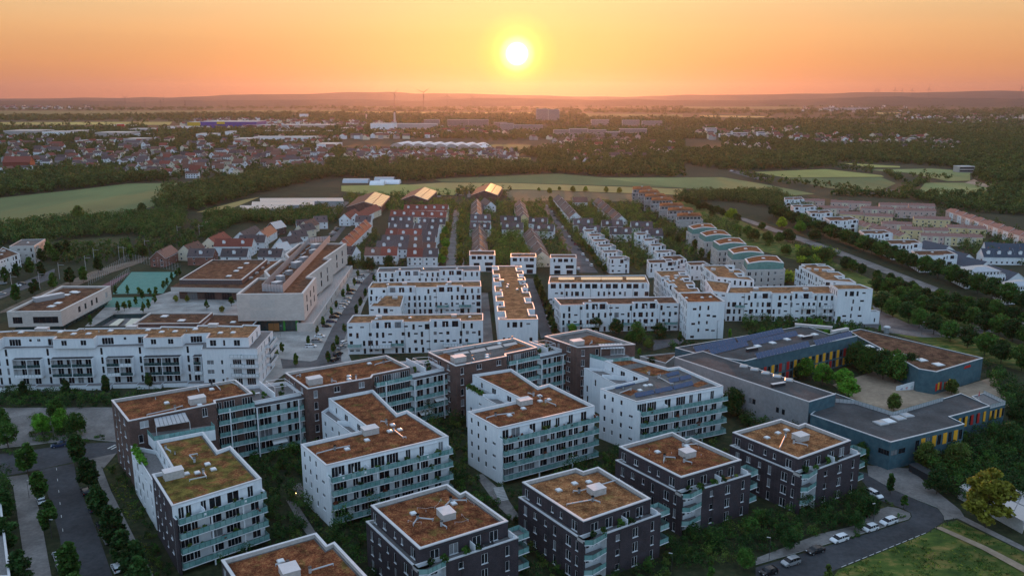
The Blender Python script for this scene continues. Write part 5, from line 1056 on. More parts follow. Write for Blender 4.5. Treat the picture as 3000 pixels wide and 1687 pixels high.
for i,(x,y,w) in enumerate(((1163,345,190),(1098,305,195),(1040,272,185),(982,232,165),(935,205,165),(893,178,160),(850,152,150))):
    zt=13.0; P=px('L7',[(x+2,y-24),(x,y),(x+w,y-2),(x+w-25,y-27)],zt-2.5)
    r=root('villa','%s grey villa of the receding row beyond the teal topped ones'%od(i+1),'apartment building',(*cen(P),0),GV)
    volume(r,P,0,zt-3.2,'greywall','terrace',auto(P,range(3),80+i,0,3.2,3,.9,.4),cw=.25,drop=.1)
    I=off(P,-1.6); volume(r,I,zt-3.2,zt-.25,'greywall',None,{1:[((k+.5)/6*(I[2]-I[1]).length,zt-2.9,1.9,1.9) for k in range(6)]},par=False,wname='penthouse_wall')
    b=MB(); O=off(I,1.3); c_=cen(O); K=[p.lerp(c_,.55) for p in O]
    b.face([(p.x,p.y,zt-.25) for p in reversed(O)],'frame')
    for k in range(4): j=(k+1)%4; b.face([(*O[k],zt-.2),(*O[j],zt-.2),(*K[j],zt+.7),(*K[k],zt+.7)],'sedum'); b.face([(*O[k],zt-.25),(*O[j],zt-.25),(*O[j],zt-.2),(*O[k],zt-.2)],'coping')
    b.face([(*p,zt+.7) for p in K],'sedum'); b.obj('roof',r); rbox(r,c_,zt+.7,1.6,1.2,.7)
# ================================================================== school with yellow and red panels, right
SS='dark school with coloured shutters'
zs=hz('D',755,725,880); zw=zs+2.6
def shutters(r,A,B,z0,z1,n,seed,every=2):
    A=Vector(A); B=Vector(B); d=(B-A).normalized(); nn=Vector((d.y,-d.x)); L=(B-A).length; rr=random.Random(seed); rz=math.atan2(d.y,d.x)
    for i in range(n):
        if i%every: continue
        m='shutter_red' if rr.random()<.22 else 'shutter_yellow'; q=A+d*(L*(i+.5)/n)+nn*.06; b=MB(); b.box((q.x,q.y,z0),(L/n*.72,.09,z1-z0),m,rz); b.obj('shutter',r)
def strip(P,e,n,z0,h,off_=1,w=.74,every=2):
    L=(Vector(P[(e+1)%len(P)])-Vector(P[e])).length; return [(L*(i+.5)/n,z0,L/n*w,h) for i in range(n) if i%every==off_]
# north wing with solar rows
P=gs('C',[(1560,98),(882,215),(1155,300),(1310,270),(1350,290),(1880,165),(1730,128)],zw)
P=[g('L8',865,1094,zw),g('C',880,216,zw),g('C',1010,252,zw),g('C',1255,288,zw),g('L8',520,1325,zw),g('L8',1238,1165,zw),g('L8',1165,1122,zw),g('L8',1040,1156,zw)]
rn=root('school_wing','dark school wing with long blue solar rows above a red and yellow shuttered front','school',(*cen(P),0),SS)
volume(rn,P,0,zw,'slate_panel','bitumen',{4:strip(P,4,28,.6,2.6,1)+strip(P,4,28,4.0,2.8,1)},cw=.35,drop=.3,fr='frame_dark')
shutters(rn,P[4],P[5],3.9,7.0,28,4); shutters(rn,P[4],P[5],.5,3.3,28,9)
zq=zw-.3
for i,q in enumerate(([(75,1252),(95,1278),(385,1210),(365,1188)],[(185,1272),(205,1296),(470,1232),(450,1208)],[(378,1190),(398,1212),(722,1138),(702,1118)],[(485,1208),(505,1232),(822,1160),(800,1138)],[(512,1300),(530,1326),(905,1238),(888,1212)],[(925,1208),(945,1232),(1205,1165),(1190,1142)])):
    p=gs('L8',q,zq+.5); b=MB(); n=max(6,int((p[1]-p[2]).length/1.7))
    for j in range(n):
        a,e,f,h=p[0].lerp(p[3],j/n),p[1].lerp(p[2],j/n),p[1].lerp(p[2],(j+.93)/n),p[0].lerp(p[3],(j+.93)/n)
        b.face([(*e,zq+.25),(*f,zq+.25),(*h,zq+1.0),(*a,zq+1.0)],'solar'); b.face([(*a,zq+.97),(*h,zq+.97),(*f,zq+.2),(*e,zq+.2)],'metal')
        b.box((a.x,a.y,zq),(.08,.08,.95),'metal')
    b.obj('solar_panel_row',rn)
for x,y in ((530,1243),(635,1220),(738,1195),(838,1172),(933,1160)): skylight(rn,g('L8',x,y,zq),zq,2.0,.5)
for x,y,l in ((490,1275,5),(880,1190,5)): rbox(rn,g('L8',x,y,zq),zq,l,.8,1.2,.45,'furniture_dark','plant_box')
rbox(rn,g('L8',925,1110,zq),zq,14,1.2,1.0,-.35); rbox(rn,g('L8',1110,1140,zq),zq,9,1.2,1.0,.5)
# west wing
P=gs('C',[(1030,235),(878,268),(1603,508),(1745,466)],zs+3.6); zw2=zs+3.6
r=root('school_wing','long grey school wing with five square rooflights, running to the dark courtyard corner','school',(*cen(P),0),SS)
L1=(P[2]-P[1]).length; ops={1:[(u*L1,5.2,w,1.7) for u,w in ((.22,1.2),(.245,1.2),(.30,1.2),(.325,1.2),(.53,1.2),(.555,1.2),(.61,1.2),(.635,1.2),(.80,1.1),(.82,1.1),(.84,1.1))]}
volume(r,P,0,zw2,'school_grey','bitumen',ops,cw=.35,drop=.3,fr='frame_dark',walls={2:'slate_panel'},sill=False)
for x,y in ((1250,318),(1308,336),(1367,355),(1428,373),(1492,393)): skylight(r,g('C',x,y,zw2-.3),zw2-.3,2.3,-.35,'zinc')
rbox(r,g('C',1435,425,zw2-.3),zw2-.3,5,1,1,.4,'furniture_dark','plant_box')
# south wing
P=gs('D',[(455,462),(322,575),(755,725),(1152,627),(1070,588),(1290,530),(1132,462),(770,573)],zs)
r=root('school_wing','dark flat school wing with four rooflights in a row, nearest the lane','school',(*cen(P),0),SS)
L2=(P[3]-P[2]).length; L1=(P[2]-P[1]).length
ops={1:[(L1*.93,4.2,3.2,1.5),(L1*.35,3.2,2.4,1.3),(L1*.45,3.2,2.4,1.3)],2:[(L2*.06,4.2,2.6,1.5),(L2*.16,4.2,2.6,1.5)]+[(L2*(.36+.075*i),3.9,1.5,3.0) for i in range(0,9,2)],4:strip(P,4,12,3.9,3.0,0)}
volume(r,P,0,zs,'slate_panel','bitumen',ops,cw=.3,drop=.3,fr='frame_dark',sill=False)
A,B=P[2],P[3]; shutters(r,A.lerp(B,.36+.0375),A.lerp(B,1.0),3.8,7.1,8,6); A,B=P[4],P[5]; shutters(r,A.lerp(B,.08),B,3.8,7.0,12,12)
for x,y in ((700,625),(742,615),(795,597),(838,583)): skylight(r,g('D',x,y,zs-.3),zs-.3,2.8,.35,'dome' if x==742 else 'zinc')
railing(r,gs('D',[(455,512),(560,520),(765,585),(1035,505)],zs-.3),zs-.3,1.2,'metal')
P=gs('D',[(1255,462),(1192,478),(1290,541),(1372,520)],zs-1); r=root('school_wing','low school terrace with a red parasol beside the bushes','school',(*cen(P),0),SS)
volume(r,P,0,zs-1,'slate_panel','terrace',{1:strip(P,1,8,3.6,2.6,1),2:strip(P,2,6,3.6,2.6,1)},cw=.25,drop=.2,fr='frame_dark'); shutters(r,P[1],P[2],3.4,6.3,8,3); shutters(r,P[2],P[3],3.4,6.3,6,5); railing(r,[P[2],P[3],P[0]],zs-1.2,1.1,'metal')
parasol(g('D',1228,492,zs-1.2),zs-1.2,'closed red parasol on the low school terrace',True,'cloth_red')
# hall with sedum roof
P=[g('D',590,115,zs),g('D',527,130,zs),g('D',690,215,zs),g('D',905,330,zs),g('D',1002,346,zs),g('D',1252,272,zs)]
rh=root('school_hall','large school hall with a dry brown roof and a red sign on its dark wall','school',(*cen(P),0),SS)
volume(rh,P,0,zs,'slate_panel','sedum_brown',{},cw=.4,drop=.3)
for x,y in ((637,213),(712,235),(817,259),(920,286),(1010,310)): skylight(rh,g('D',x,y,zs-.3),zs-.3,2.8,.3)
A,B=P[4],P[5]; d=(B-A).normalized(); nn=Vector((d.y,-d.x)); 
b=MB(); q=A.lerp(B,.60)+nn*.05
for i,w in enumerate((.5,.35,.5,.3,.55,.4,.45)): b.box((q.x+d.x*i*.6,q.y+d.y*i*.6,zs-2.1+.1*(i%2)),(w,.06,.75+.15*(i%3)),'red_sign',math.atan2(d.y,d.x))
b.obj('wall_lettering',rh)
rr=random.Random(5)
for i in range(9):
    q=A.lerp(B,.03+.045*i)+nn*.04; b=MB(); b.box((q.x,q.y,.6+rr.random()),(1.0,.05,1.6+rr.random()*1.4),rr.choice(['red_sign','shutter_yellow','cladding_blue','railing_glass']),math.atan2(d.y,d.x)); b.obj('wall_painting',rh)
b=MB(); a,e=g('D',782,450,0),g('D',1000,440,0); dd=(e-a).normalized(); n2_=Vector((dd.y,-dd.x))*.15
P0=[a-n2_,a+n2_,e+n2_,e-n2_]; b.face([(*P0[1],0),(*P0[2],0),(*P0[2],5.2),(*P0[1],1.6)],'white'); b.face([(*P0[3],0),(*P0[0],0),(*P0[0],1.6),(*P0[3],5.2)],'white'); b.face([(*P0[0],1.6),(*P0[1],1.6),(*P0[2],5.2),(*P0[3],5.2)],'coping'); b.face([(*P0[0],0),(*P0[1],0),(*P0[1],1.6),(*P0[0],1.6)],'white')
for i in range(7):
    q=a.lerp(e,.1+i*.12)+n2_*1.2; b.tube([(q.x,q.y,.5+i*.25),(q.x+.7,q.y+.05,1.0+i*.3),(q.x+.5,q.y,.3+i*.2)],.06,['cladding_blue','red_sign','railing_glass'][i%3],4)
b.top('painted_wall','sloping white wall with blue and red painted swirls in the school yard','wall')
q=g('C',1160,262,0); P=gs('C',[(1050,228),(690,262),(830,300),(880,262)],4.0); r=root('low_annex','low annex with a reddish gravel roof beside the solar roofed wing','annex',(*cen(P),0),SS); volume(r,P,0,4.0,'greywall','sedum_brown',{},cw=.3)
# perforated white roofs at the right margin
P=gs('M',[(2000,190),(1760,320),(2576,760),(2700,420)],3.2); r=root('greenhouse_shed','low white framed shed with a perforated pale roof behind the yellow tree','shed',(*cen(P),0))
b=MB(); b.prism(P,0,3.0,'concrete'); b.obj('wall',r)
for i in range(6):
    a,e,f,h=P[1].lerp(P[2],i/6),P[1].lerp(P[2],(i+.94)/6),P[0].lerp(P[3],(i+.94)/6),P[0].lerp(P[3],i/6)
    for j in range(2):
        b=MB(); b.prism([a.lerp(h,j*.5),e.lerp(f,j*.5),e.lerp(f,j*.5+.46),a.lerp(h,j*.5+.46)],3.05,3.2,'tin'); b.obj('roof_panel',r)
# ================================================================== pitched roof houses
HG='gabled houses by the school'
def G2(c,p1,p2,zr,d,wall,tile,label,**k):                 # ridge line given by two pixels at ridge height
    A,B=g(c,*p1,zr),g(c,*p2,zr); 
    if A.x>B.x: A,B=B,A
    v=B-A; return gable((A+B)/2,math.degrees(math.atan2(v.y,v.x)),v.length,d,k.pop('eave',zr-4.2),zr,wall,tile,label,**k)
EG_='terraced houses of the pink and yellow estate'
def lateral(c,p1,p2,n,zr,d,walls,tiles,label,group,dorm=0,ev=4.3,**k):
    A,B=g(c,*p1,zr),g(c,*p2,zr); v=(B-A)/n; ang=math.degrees(math.atan2(v.y,v.x))
    for i in range(n):
        gable(A+v*(i+.5),ang,v.length*.995,d+R.uniform(-.3,.3),zr-ev,zr+R.uniform(-.25,.25),walls[i%len(walls)],tiles[i%len(tiles)],label%od(i+1),group=group,dormers=dorm,over=.3,name='row_house',nw=max(1,int(v.length/3)),**k)
def deep(c,near,far,n,zr,d,walls,tiles,label,group,**k):
    A,B=g(c,*near,zr),g(c,*far,zr); v=(B-A)/n; ang=math.degrees(math.atan2(v.y,v.x))
    for i in range(n):
        gable(A+v*(i+.5),ang,v.length*.99,d,zr-(4.6 if group!=EG_ else 2.4),zr+(.3 if i%2 else -.25),walls[i%len(walls)],tiles[i%len(tiles)],label%od(i+1),group=group,over=.25,name='row_house',chim=(i%2==0),nw=1,skyl=2,**k)
H=[('S1',(30,400),(160,345),9.5,'cream','tile_red','cream house with a bright red roof at the left end of the cluster'),
('S1',(300,350),(430,295),9.5,'white','tile_slate','white gable house with a grey roof left of the brick gable'),
('S1',(470,340),(560,290),9,'white','tile_slate','large white house with a projecting bay, centre of the cluster'),
('S1',(560,270),(650,250),8.5,'brick','solar_far','brick house with a solar covered roof catching the sunset'),
('S1',(780,245),(890,240),9,'white','tile_slate','white house with dark hipped roof beside the cream houses'),
('S1',(840,262),(930,232),8.5,'cream','tile_brown','cream house with a pale roof edge behind the dark roofed one'),
('S1',(930,215),(1040,210),8.5,'white','tile_slate','grey roofed house with red edged roof windows beside the far street'),
('S1',(800,290),(910,270),8.5,'cream','tile_slate','cream house with narrow dark roof, below the pale edged one'),
('S1',(730,340),(850,325),8.5,'white','tile_slate','white house with a steep dark roof, fourth down from the far street'),
('S1',(640,400),(790,370),9,'white','tile_slate','white house with a long pale ridge above the school deck'),
('S1',(600,450),(700,430),8.5,'white','solar_far','white house whose whole roof shines, just behind the school'),
('S1',(95,405),(415,405),10,'white','tile_red','wide white double house with dark red roof and two white dormers'),
('S1',(300,375),(520,375),9,'white','tile_slate','white house with a long plain slate roof behind the dark red one'),
('S1',(150,490),(370,490),9,'white','tile_slate','white house with slate roof and pointed porch, behind the sports hall'),
('S1',(470,490),(665,492),9,'white','tile_slate','low house with plain slate roof right of the pointed porch house'),
('L5',(1110,330),(1210,285),9,'brick_red','tile_slate','red brick house with white gable boards beside the sports pitch'),
('L5',(1300,290),(1400,255),9,'cream','tile_brown','cream house with brown roof behind the red brick houses'),
('L5',(1340,310),(1520,310),9,'brick_red','tile_slate','red brick house with dark slate roof right of the pitch fence'),
('S1',(1210,468),(1290,475),9,'white','tile_slate','small white house with slate roof at the end of the school street'),
('S2',(60,205),(150,170),9,'cream','tile_red','cream gabled house with pinkish roof beside the long red rows'),
('S1',(1190,195),(1280,150),9,'white','tile_red','white gable house with red roof near the first solar barn'),
('S1',(1290,190),(1400,135),9,'white','tile_red','white gable house with orange roof right of its twin near the barn'),
('S1',(1290,210),(1420,210),10,'white','tile_slate','white house with dark roof and a tall white stair bay')]
for i,(c,a,b_,d,w,t,l) in enumerate(H): G2(c,a,b_,9.6 if i!=11 else 10.5,d,w,t,l,group=HG,dormers=2 if i==11 else (1 if i in(13,14,17) else 0),skyl=0 if t=='solar_far' else 2)
SL=['tile_slate','tile_slate','tile_brown']
for a,b_,n,t,nm in (((395,172),(765,176),5,['tile_red'],'farthest red roofed row'),((280,222),(755,232),6,['tile_red'],'second red roofed row'),((262,272),(470,272),3,['tile_slate'],'slate row left of the white stair bay'),
  ((535,284),(745,286),3,['tile_slate'],'slate row right of the white stair bay'),((275,325),(475,330),2,['tile_slate'],'lower slate row on the left'),((485,335),(690,342),2,['tile_slate'],'lower slate row on the right'),
  ((240,378),(545,384),3,['tile_red'],'middle red roofed row'),((548,388),(680,390),1,['tile_slate'],'slate end of the middle red row'),((205,430),(435,432),2,['tile_slate'],'long slate row above the brown one'),((438,436),(655,436),2,['tile_brown','tile_slate'],'slate row with solar windows'),
  ((160,484),(430,488),2,['tile_slate'],'last slate row on the left'),((432,492),(662,494),2,['tile_brown'],'last brown row on the right'),((60,536),(335,536),2,['tile_brown','tile_red'],'front house pair with brown roofs'),((420,548),(553,548),1,['tile_red'],'front house with bright red roof'),((556,548),(680,548),1,['tile_slate'],'front house with slate roof')):
    lateral('S2',a,b_,n,10.0,9.5,['white','white','cream'],t,'%s house of the '+nm,'terraced houses with dormers',dorm=1,win=True)
deep('S1',(1165,425),(1370,245),10,9.5,9,['white'],['tile_red'],'%s house of the red stepped row beside the school street','red stepped row houses')
deep('S2',(1036,545),(1030,345),8,9.5,10,['white','cream'],['tile_slate'],'%s house of the slate row beside the long lane','slate row houses')
lateral('S2',(955,325),(1125,328),2,10,9.5,['white'],['tile_slate'],'%s dormer house above the slate row of the long lane','slate dormer houses',dorm=1)
lateral('S2',(958,258),(1128,258),2,10,9.5,['white'],['tile_slate'],'%s upper dormer house beside the long lane','slate dormer houses',dorm=1)
deep('S2',(1012,235),(1010,125),6,9.5,10,['white'],['tile_slate'],'%s house of the farthest slate row beside the long lane','slate row houses')
G2('S2',(1075,115),(1130,150),9.5,9,'white','tile_slate','white gable house with a round window at the far row end',group=None)
lateral('S2',(1210,270),(1385,270),2,10,9.5,['white'],['tile_slate'],'%s dormer house beside the yellow gable','slate dormer houses',dorm=1)
lateral('S2',(1228,328),(1405,330),2,10,9.5,['white'],['tile_slate'],'%s lower dormer house below the yellow gable','slate dormer houses',dorm=1)
deep('S2',(1410,255),(1375,130),7,9.5,10,['yellow','white'],['tile_slate'],'%s house of the row ending in a yellow gable','slate row houses')
deep('L6',(1905,572),(1822,405),8,9.5,10.5,['cream','white'],['tile_slate'],'%s house of the slate row ending in a cream gable','slate row houses')
lateral('L6',(1812,330),(1942,332),2,10,9.5,['white'],['tile_slate'],'%s dormer house beside the car lined street','slate dormer houses',dorm=1)
lateral('L6',(1850,378),(1990,382),2,10,9.5,['white'],['tile_slate'],'%s lower dormer house beside the car lined street','slate dormer houses',dorm=1)
deep('S3',(398,238),(250,85),9,9.8,10,['white'],['tile_slate'],'%s house of the slate row right of the car lined street','slate row houses')
deep('S3',(790,268),(590,112),9,9.8,10,['white','pink'],['tile_slate','tile_brown'],'%s house of the farthest right slate row','slate row houses')
for a,b_,nm in (((378,293),(545,293),'first slate pair above the white row'),((425,350),(608,350),'lower slate pair above the white row'),((620,303),(795,303),'slate pair in the middle gardens'),((690,365),(872,367),'lower slate pair in the middle gardens'),((870,316),(1050,316),'slate pair above the second white row'),((955,380),(1135,380),'lower slate pair above the second white row')):
    lateral('S3',a,b_,2,10,9.5,['white'],['tile_slate'],'%s house of the '+nm,'slate dormer houses',dorm=1)
G2('S3',(375,110),(495,110),10,10,'white','tile_brown','white house with a brown front roof and dormer strip, near the field',group=None)
# barns with solar roofs
for i,(c,a,b_,d,lb) in enumerate((('S2',(45,150),(135,66),30,'nearest the red rows'),('S2',(470,95),(560,24),26,'in the middle of the three'),('S2',(1075,55),(1125,-8),26,'farthest right, by the fields'))):
    A,B=g(c,*a,10),g(c,*b_,10); v=B-A; r=G2(c,a,b_,10,d,'brick','tile_brown','large barn with sunlit solar roof, '+lb,group='solar barns',eave=5.5,chim=False,win=False,name='barn',cat='barn',over=.5)
    n=Vector((v.y,-v.x)).normalized(); b=MB(); k=(10-5.5)/(d/2)
    for j in range(8):
        p0=A+v*(j/8+.01); p1=A+v*((j+.94)/8)
        for s,e in ((.6,d*.24),(d*.26,d*.5)): b.face([(*(p0+n*s),10+.35-s*k),(*(p0+n*e),10+.35-e*k),(*(p1+n*e),10+.35-e*k),(*(p1+n*s),10+.35-s*k)][::-1 if False else 1],'solar_far')
    b.obj('solar_roof',r)
# long sheds with grey roofs, greenhouses
for i,(q,lb) in enumerate((([(470,60),(475,88),(1185,84),(1175,58)],'rear'),([(405,90),(400,120),(930,118),(935,88)],'middle'),([(300,122),(290,150),(690,150),(700,122)],'front'))):
    P=gs('S1',q,5.5); r=root('long_shed','long low shed with a grey panelled roof, %s one of three'%lb,'shed',(*cen(P),0),'long sheds'); volume(r,P,0,5.5,'zinc','zinc',{},cw=.5,drop=.05)
for x0,x1,y,m,lb in ((500,680,72,'zinc','long blue grey greenhouse at the wood edge'),(722,860,60,'zinc','short pale greenhouse right of the long one'),(690,790,88,'white','white poly tunnel in front of the greenhouses'),(760,900,80,'white','white poly tunnel with a low arch beside the field lane')):
    A,B=g('L6',x0,y,2),g('L6',x1,y,2); r=root('greenhouse',lb,'greenhouse',(*((A+B)/2),0),'greenhouses'); b=MB(); n=9; W_=9
    for k in range(n):
        t0,t1=math.pi*k/n,math.pi*(k+1)/n; b.face([(A.x,A.y+W_*math.cos(t0),4.5*math.sin(t0)+.1),(B.x,B.y+W_*math.cos(t0),4.5*math.sin(t0)+.1),(B.x,B.y+W_*math.cos(t1),4.5*math.sin(t1)+.1),(A.x,A.y+W_*math.cos(t1),4.5*math.sin(t1)+.1)],m)
    for X in (A,B): b.face([(X.x,X.y+W_*math.cos(math.pi*k/n),4.5*math.sin(math.pi*k/n)+.1) for k in range(n+1)],m)
    b.obj('cover',r)
# ================================================================== right hand estate
VG='white villas along the avenue'
for i,(q,zt) in enumerate((([(-5,38),(5,52),(118,50),(100,36)],9),([(35,83),(60,98),(192,96),(165,80)],9),([(128,118),(165,136),(292,132),(262,115)],9.2),([(232,156),(285,182),(448,174),(395,152)],9.4),([(452,238),(495,262),(658,256),(605,236)],9.6),([(600,296),(660,326),(838,318),(790,293)],9.8),([(770,360),(830,394),(1052,386),(990,357)],10))):
    P=px('S4',q,zt); L_=(P[2]-P[1]).length
    wblock(P,zt,3,'%s white villa from the far end of the avenue row, with long dark window bands'%od(i+1),90+i,{1:[(.0,.3,2.2),(.7,1.0,2.0)]},ops={1:[(.2*L_,.5,2.6,2.2),(.5*L_,.5,2.0,1.6),(.82*L_,.4,2.8,2.4),(.15*L_,3.6,2.8,2.0),(.52*L_,3.8,1.6,1.6),(.8*L_,3.6,3.0,2.2)]},domes=1,boxes=0,group=VG,roof='sedum_brown',name='villa',pitch=3.2)
for i,(q,lb) in enumerate((([(1025,462),(1110,500),(1350,492),(1245,452)],'pale blue house with hipped roof and dark shutters above the round trees'),([(1278,552),(1355,590),(1560,580),(1480,545)],'pale blue house with veranda at the right margin above the trees'))):
    P=px('S4',q,8.5); r=root('villa',lb,'house',(*cen(P),0),'pale blue hipped houses'); L_=(P[2]-P[1]).length
    o={1:[((k+.5)/10*L_,z,1.1,1.9) for k in range(10) for z in (.6,3.6)],0:[((k+.5)/6*(P[1]-P[0]).length,z,1.1,1.9) for k in range(6) for z in (.6,3.6)]}
    volume(r,P,0,6.2,'white','terrace',o,fr='frame_dark',cw=.2,drop=.1); I=off(P,-2.4); volume(r,I,6.2,8.6,'white',None,{1:[((k+.5)/9*(I[2]-I[1]).length,6.5,1.0,1.6) for k in range(9)]},par=False,wname='top_storey_wall')
    O=off(I,.7); c_=cen(O); K=[p.lerp(c_,.72) for p in O]; b=MB()
    for k in range(4): j=(k+1)%4; b.face([(*O[k],8.6),(*O[j],8.6),(*K[j],10.4),(*K[k],10.4)],'zinc')
    b.face([(*p,10.4) for p in K],'zinc'); b.obj('roof',r); railing(r,off(P,-.3),6.3,1.0,'frame')
    for k in range(12):
        q_=P[1].lerp(P[2],(k+.5)/12); 
    b=MB()
PW=['pink','pink','cream']; EG='terraced houses of the pink and yellow estate'
for a,b_,n,w,t,nm in (((80,44),(242,50),5,PW,'tile_pink','top left pink row'),((280,54),(525,64),7,PW,'tile_pink','long pink row at the wood edge'),((575,70),(745,74),5,PW,'tile_pink','third pink row at the wood edge'),((752,73),(912,78),5,PW,'tile_pink','last pink row at the wood edge'),
   ((205,88),(385,92),5,PW,'tile_pink','second line pink row beside the white villas'),((462,92),(660,98),6,PW,'tile_pink','second line pink row in the middle'),((672,103),(915,108),7,['pink'],'tile_pink','second line deep pink row'),((335,122),(480,130),4,['yellow'],'tile_pink','yellow row beside the white villas'),
   ((488,134),(658,142),5,['yellow'],'tile_pink','yellow row right of its neighbour'),((785,150),(1005,158),6,['yellow'],'tile_pink','yellow row below the deep pink one'),((590,182),(770,188),4,PW,'tile_pink','short pink row among trees'),((705,214),(832,218),3,['yellow'],'tile_pink','short yellow row'),((838,222),(990,224),4,['cream'],'tile_pink','cream row with pink roofs'),
   ((985,202),(1108,206),3,['yellow'],'tile_pink','yellow row under the great right hand row'),((1112,208),(1226,214),3,['yellow'],'tile_pink','yellow row end beside the trees'),((825,252),(965,256),4,['cream','pink'],'tile_pink','front cream row'),((970,256),(1200,264),6,['cream','yellow'],'tile_pink','front cream row on the right')):
    lateral('S4',a,b_,n,8.2,6.6,w,[t],'%s house of the '+nm,EG,ev=1.9)
deep('S4',(520,200),(395,155),5,8.0,7.5,['yellow'],['tile_pink'],'%s house of the yellow row behind the fourth villa',EG)
deep('S4',(735,255),(500,188),7,8.0,7.5,['yellow','pink'],['tile_pink'],'%s house of the row behind the fifth villa',EG)
deep('S4',(1500,262),(1010,102),17,9.0,7.5,['pink','white'],['tile_pink'],'%s house of the great right hand pink row',EG)
for i,(a,b_) in enumerate((((1000,335),(850,300)),((1120,385),(975,350)),((1230,430),(1090,398)),((1420,500),(1240,448)))):
    G2('S4',a,b_,8,12,'white','tile_blue','%s dark roofed house behind the last white villas'%od(i+1),group='dark roofed houses')
lateral('S4',(1215,312),(1500,322),4,8.5,9,['white'],['tile_blue'],'%s white house of the upper blue slate row','blue slate rows')
lateral('S4',(1195,350),(1520,356),5,9,10,['white'],['tile_blue'],'%s white house of the lower blue slate row','blue slate rows',dorm=1)
# ================================================================== town beyond the fields
TG='small houses of the town beyond the fields'; rr=random.Random(21); used=[]
WC=[('white','white'),('white','white'),('cream','cream'),('greywall','grey')]; TC=[('tile_red','red'),('tile_slate','dark grey'),('tile_brown','brown'),('tile_brown','brown'),('tile_slate','dark grey')]
def small_house(p,ang,w,d,e,h,wall,tile,label,group=TG):
    r=root('town_house',label,'house',(p[0],p[1],0),group); a=math.radians(ang); ca,sa=math.cos(a),math.sin(a); P=lambda x,y:(p[0]+x*ca-y*sa,p[1]+x*sa+y*ca)
    b=MB(); q=[Vector(P(-w/2,-d/2)),Vector(P(w/2,-d/2)),Vector(P(w/2,d/2)),Vector(P(-w/2,d/2))]; b.prism(q,0,e,wall)
    for s in(-1,1): b.face([(*P(s*w/2,-d/2),e),(*P(s*w/2,d/2),e),(*P(s*w/2,0),h)],wall)
    for i in range(int(w/3)):
        for z in (1,3.8):
            if z+1.4<e:
                for s in(-1,1): x,y=P((i+.5)*w/int(w/3)-w/2,s*(d/2+.04)); b.box((x,y,z),(1.2,.06,1.4),'glass',a)
    for s in(-1,1): x,y=P(s*(w/2+.04),0); b.box((x,y,e+.2),(.06,1.2,1.3),'glass',a)
    b.obj('wall',r); b=MB()
    for s in(-1,1): b.face([(*P(-w/2-.4,s*(d/2+.5)),e-.4),(*P(w/2+.4,s*(d/2+.5)),e-.4),(*P(w/2+.4,0),h+.15),(*P(-w/2-.4,0),h+.15)][::(1 if s<0 else -1)],tile)
    b.obj('roof',r); k=12+p[1]*.012; keep([q[3]+Vector((-2,2)),q[0]+Vector((-2,-k)),q[1]+Vector((2,-k)),q[2]+Vector((2,2))]); return r
used_lab={}
def town(c,poly,n,sp,angs,where,seed,big=1.0):
    rr=random.Random(seed); k=0; t=0
    while k<n and t<n*60:
        t+=1; x=rr.uniform(min(q[0] for q in poly),max(q[0] for q in poly)); y=rr.uniform(min(q[1] for q in poly),max(q[1] for q in poly))
        if not inpoly((x,y),poly): continue
        p=g(c,x,y)
        if any((p-u).length<sp for u in used) or blocked(p): continue
        used.append(p); wl,wn=rr.choice(WC); tl,tn=rr.choice(TC); a=rr.choice(angs)+rr.uniform(-6,6); k+=1
        small_house(p,a,rr.uniform(10,17)*big,rr.uniform(8,11),rr.uniform(4.6,7.5),rr.uniform(8.8,11.5),wl,tl,'%s house with a %s roof, %s'%(wn,tn,where),TG+' ('+where+')')
for x,y,w,d,h,wl,tl,ang,lb in ((150,640,44,22,19,'tile_red','tile_red',8,'tall brick red gabled hall at the left edge of the town'),(60,690,20,14,13,'white','tile_brown',70,'white gabled house before the tall red hall'),(1100,480,16,14,14,'white','tile_slate',80,'big white gabled house standing above the left town'),(1010,460,38,20,12,'greywall','tile_slate',0,'broad grey house with stepped dark roof in the left town'),(2140,505,22,16,12,'white','zinc',60,'white barrel shaped house in the middle of the town'),(1620,560,18,14,12,'white','tile_brown',75,'white gable house above the middle of the left town'),(1270,680,17,11,9,'white','tile_red',5,'white house with the brightest red roof, near the field edge'),(705,610,16,11,8,'white','tile_blue',5,'white house with a blue solar roof in the left town'),(220,450,30,12,9,'brick_red','tile_brown',0,'long red brick row at the upper left of the town'),(435,470,28,14,12,'brick_red','tile_red',0,'red brick block with red roof at the upper left of the town')):
    p=g('N1',x,y); used.append(p); small_house(p,ang,w*.8,d*.8,h*.62,h,wl,tl,lb,None)
town('N1',[(0,540),(1000,520),(2450,500),(2450,640),(2000,690),(1000,715),(560,640),(0,690)],125,13,(5,8,85,5),'left part of the far town among trees',3)
town('N1',[(0,420),(2500,430),(2500,505),(0,520)],40,22,(5,80),'upper left part of the far town',4)
town('N2',[(30,520),(700,520),(1320,490),(1300,600),(900,605),(200,625),(30,600)],52,15,(60,8,85),'centre of the far town',5)
town('N2',[(1760,480),(2200,480),(2200,570),(1760,620)],8,20,(5,70),'grove right of the sun reflection',6)
town('N3',[(320,440),(740,470),(720,505),(320,475)],13,13,(70,),'pale gabled row in the right woods',7,.9)
town('N3',[(820,380),(1700,400),(2100,430),(2000,500),(1500,470),(900,430)],16,40,(5,80),'hamlet in the right woods',8,1.3)
town('N3',[(1620,268),(2576,285),(2576,296),(1640,292)],30,22,(5,80),'pale row before the right hand yellow field',9,1.2)
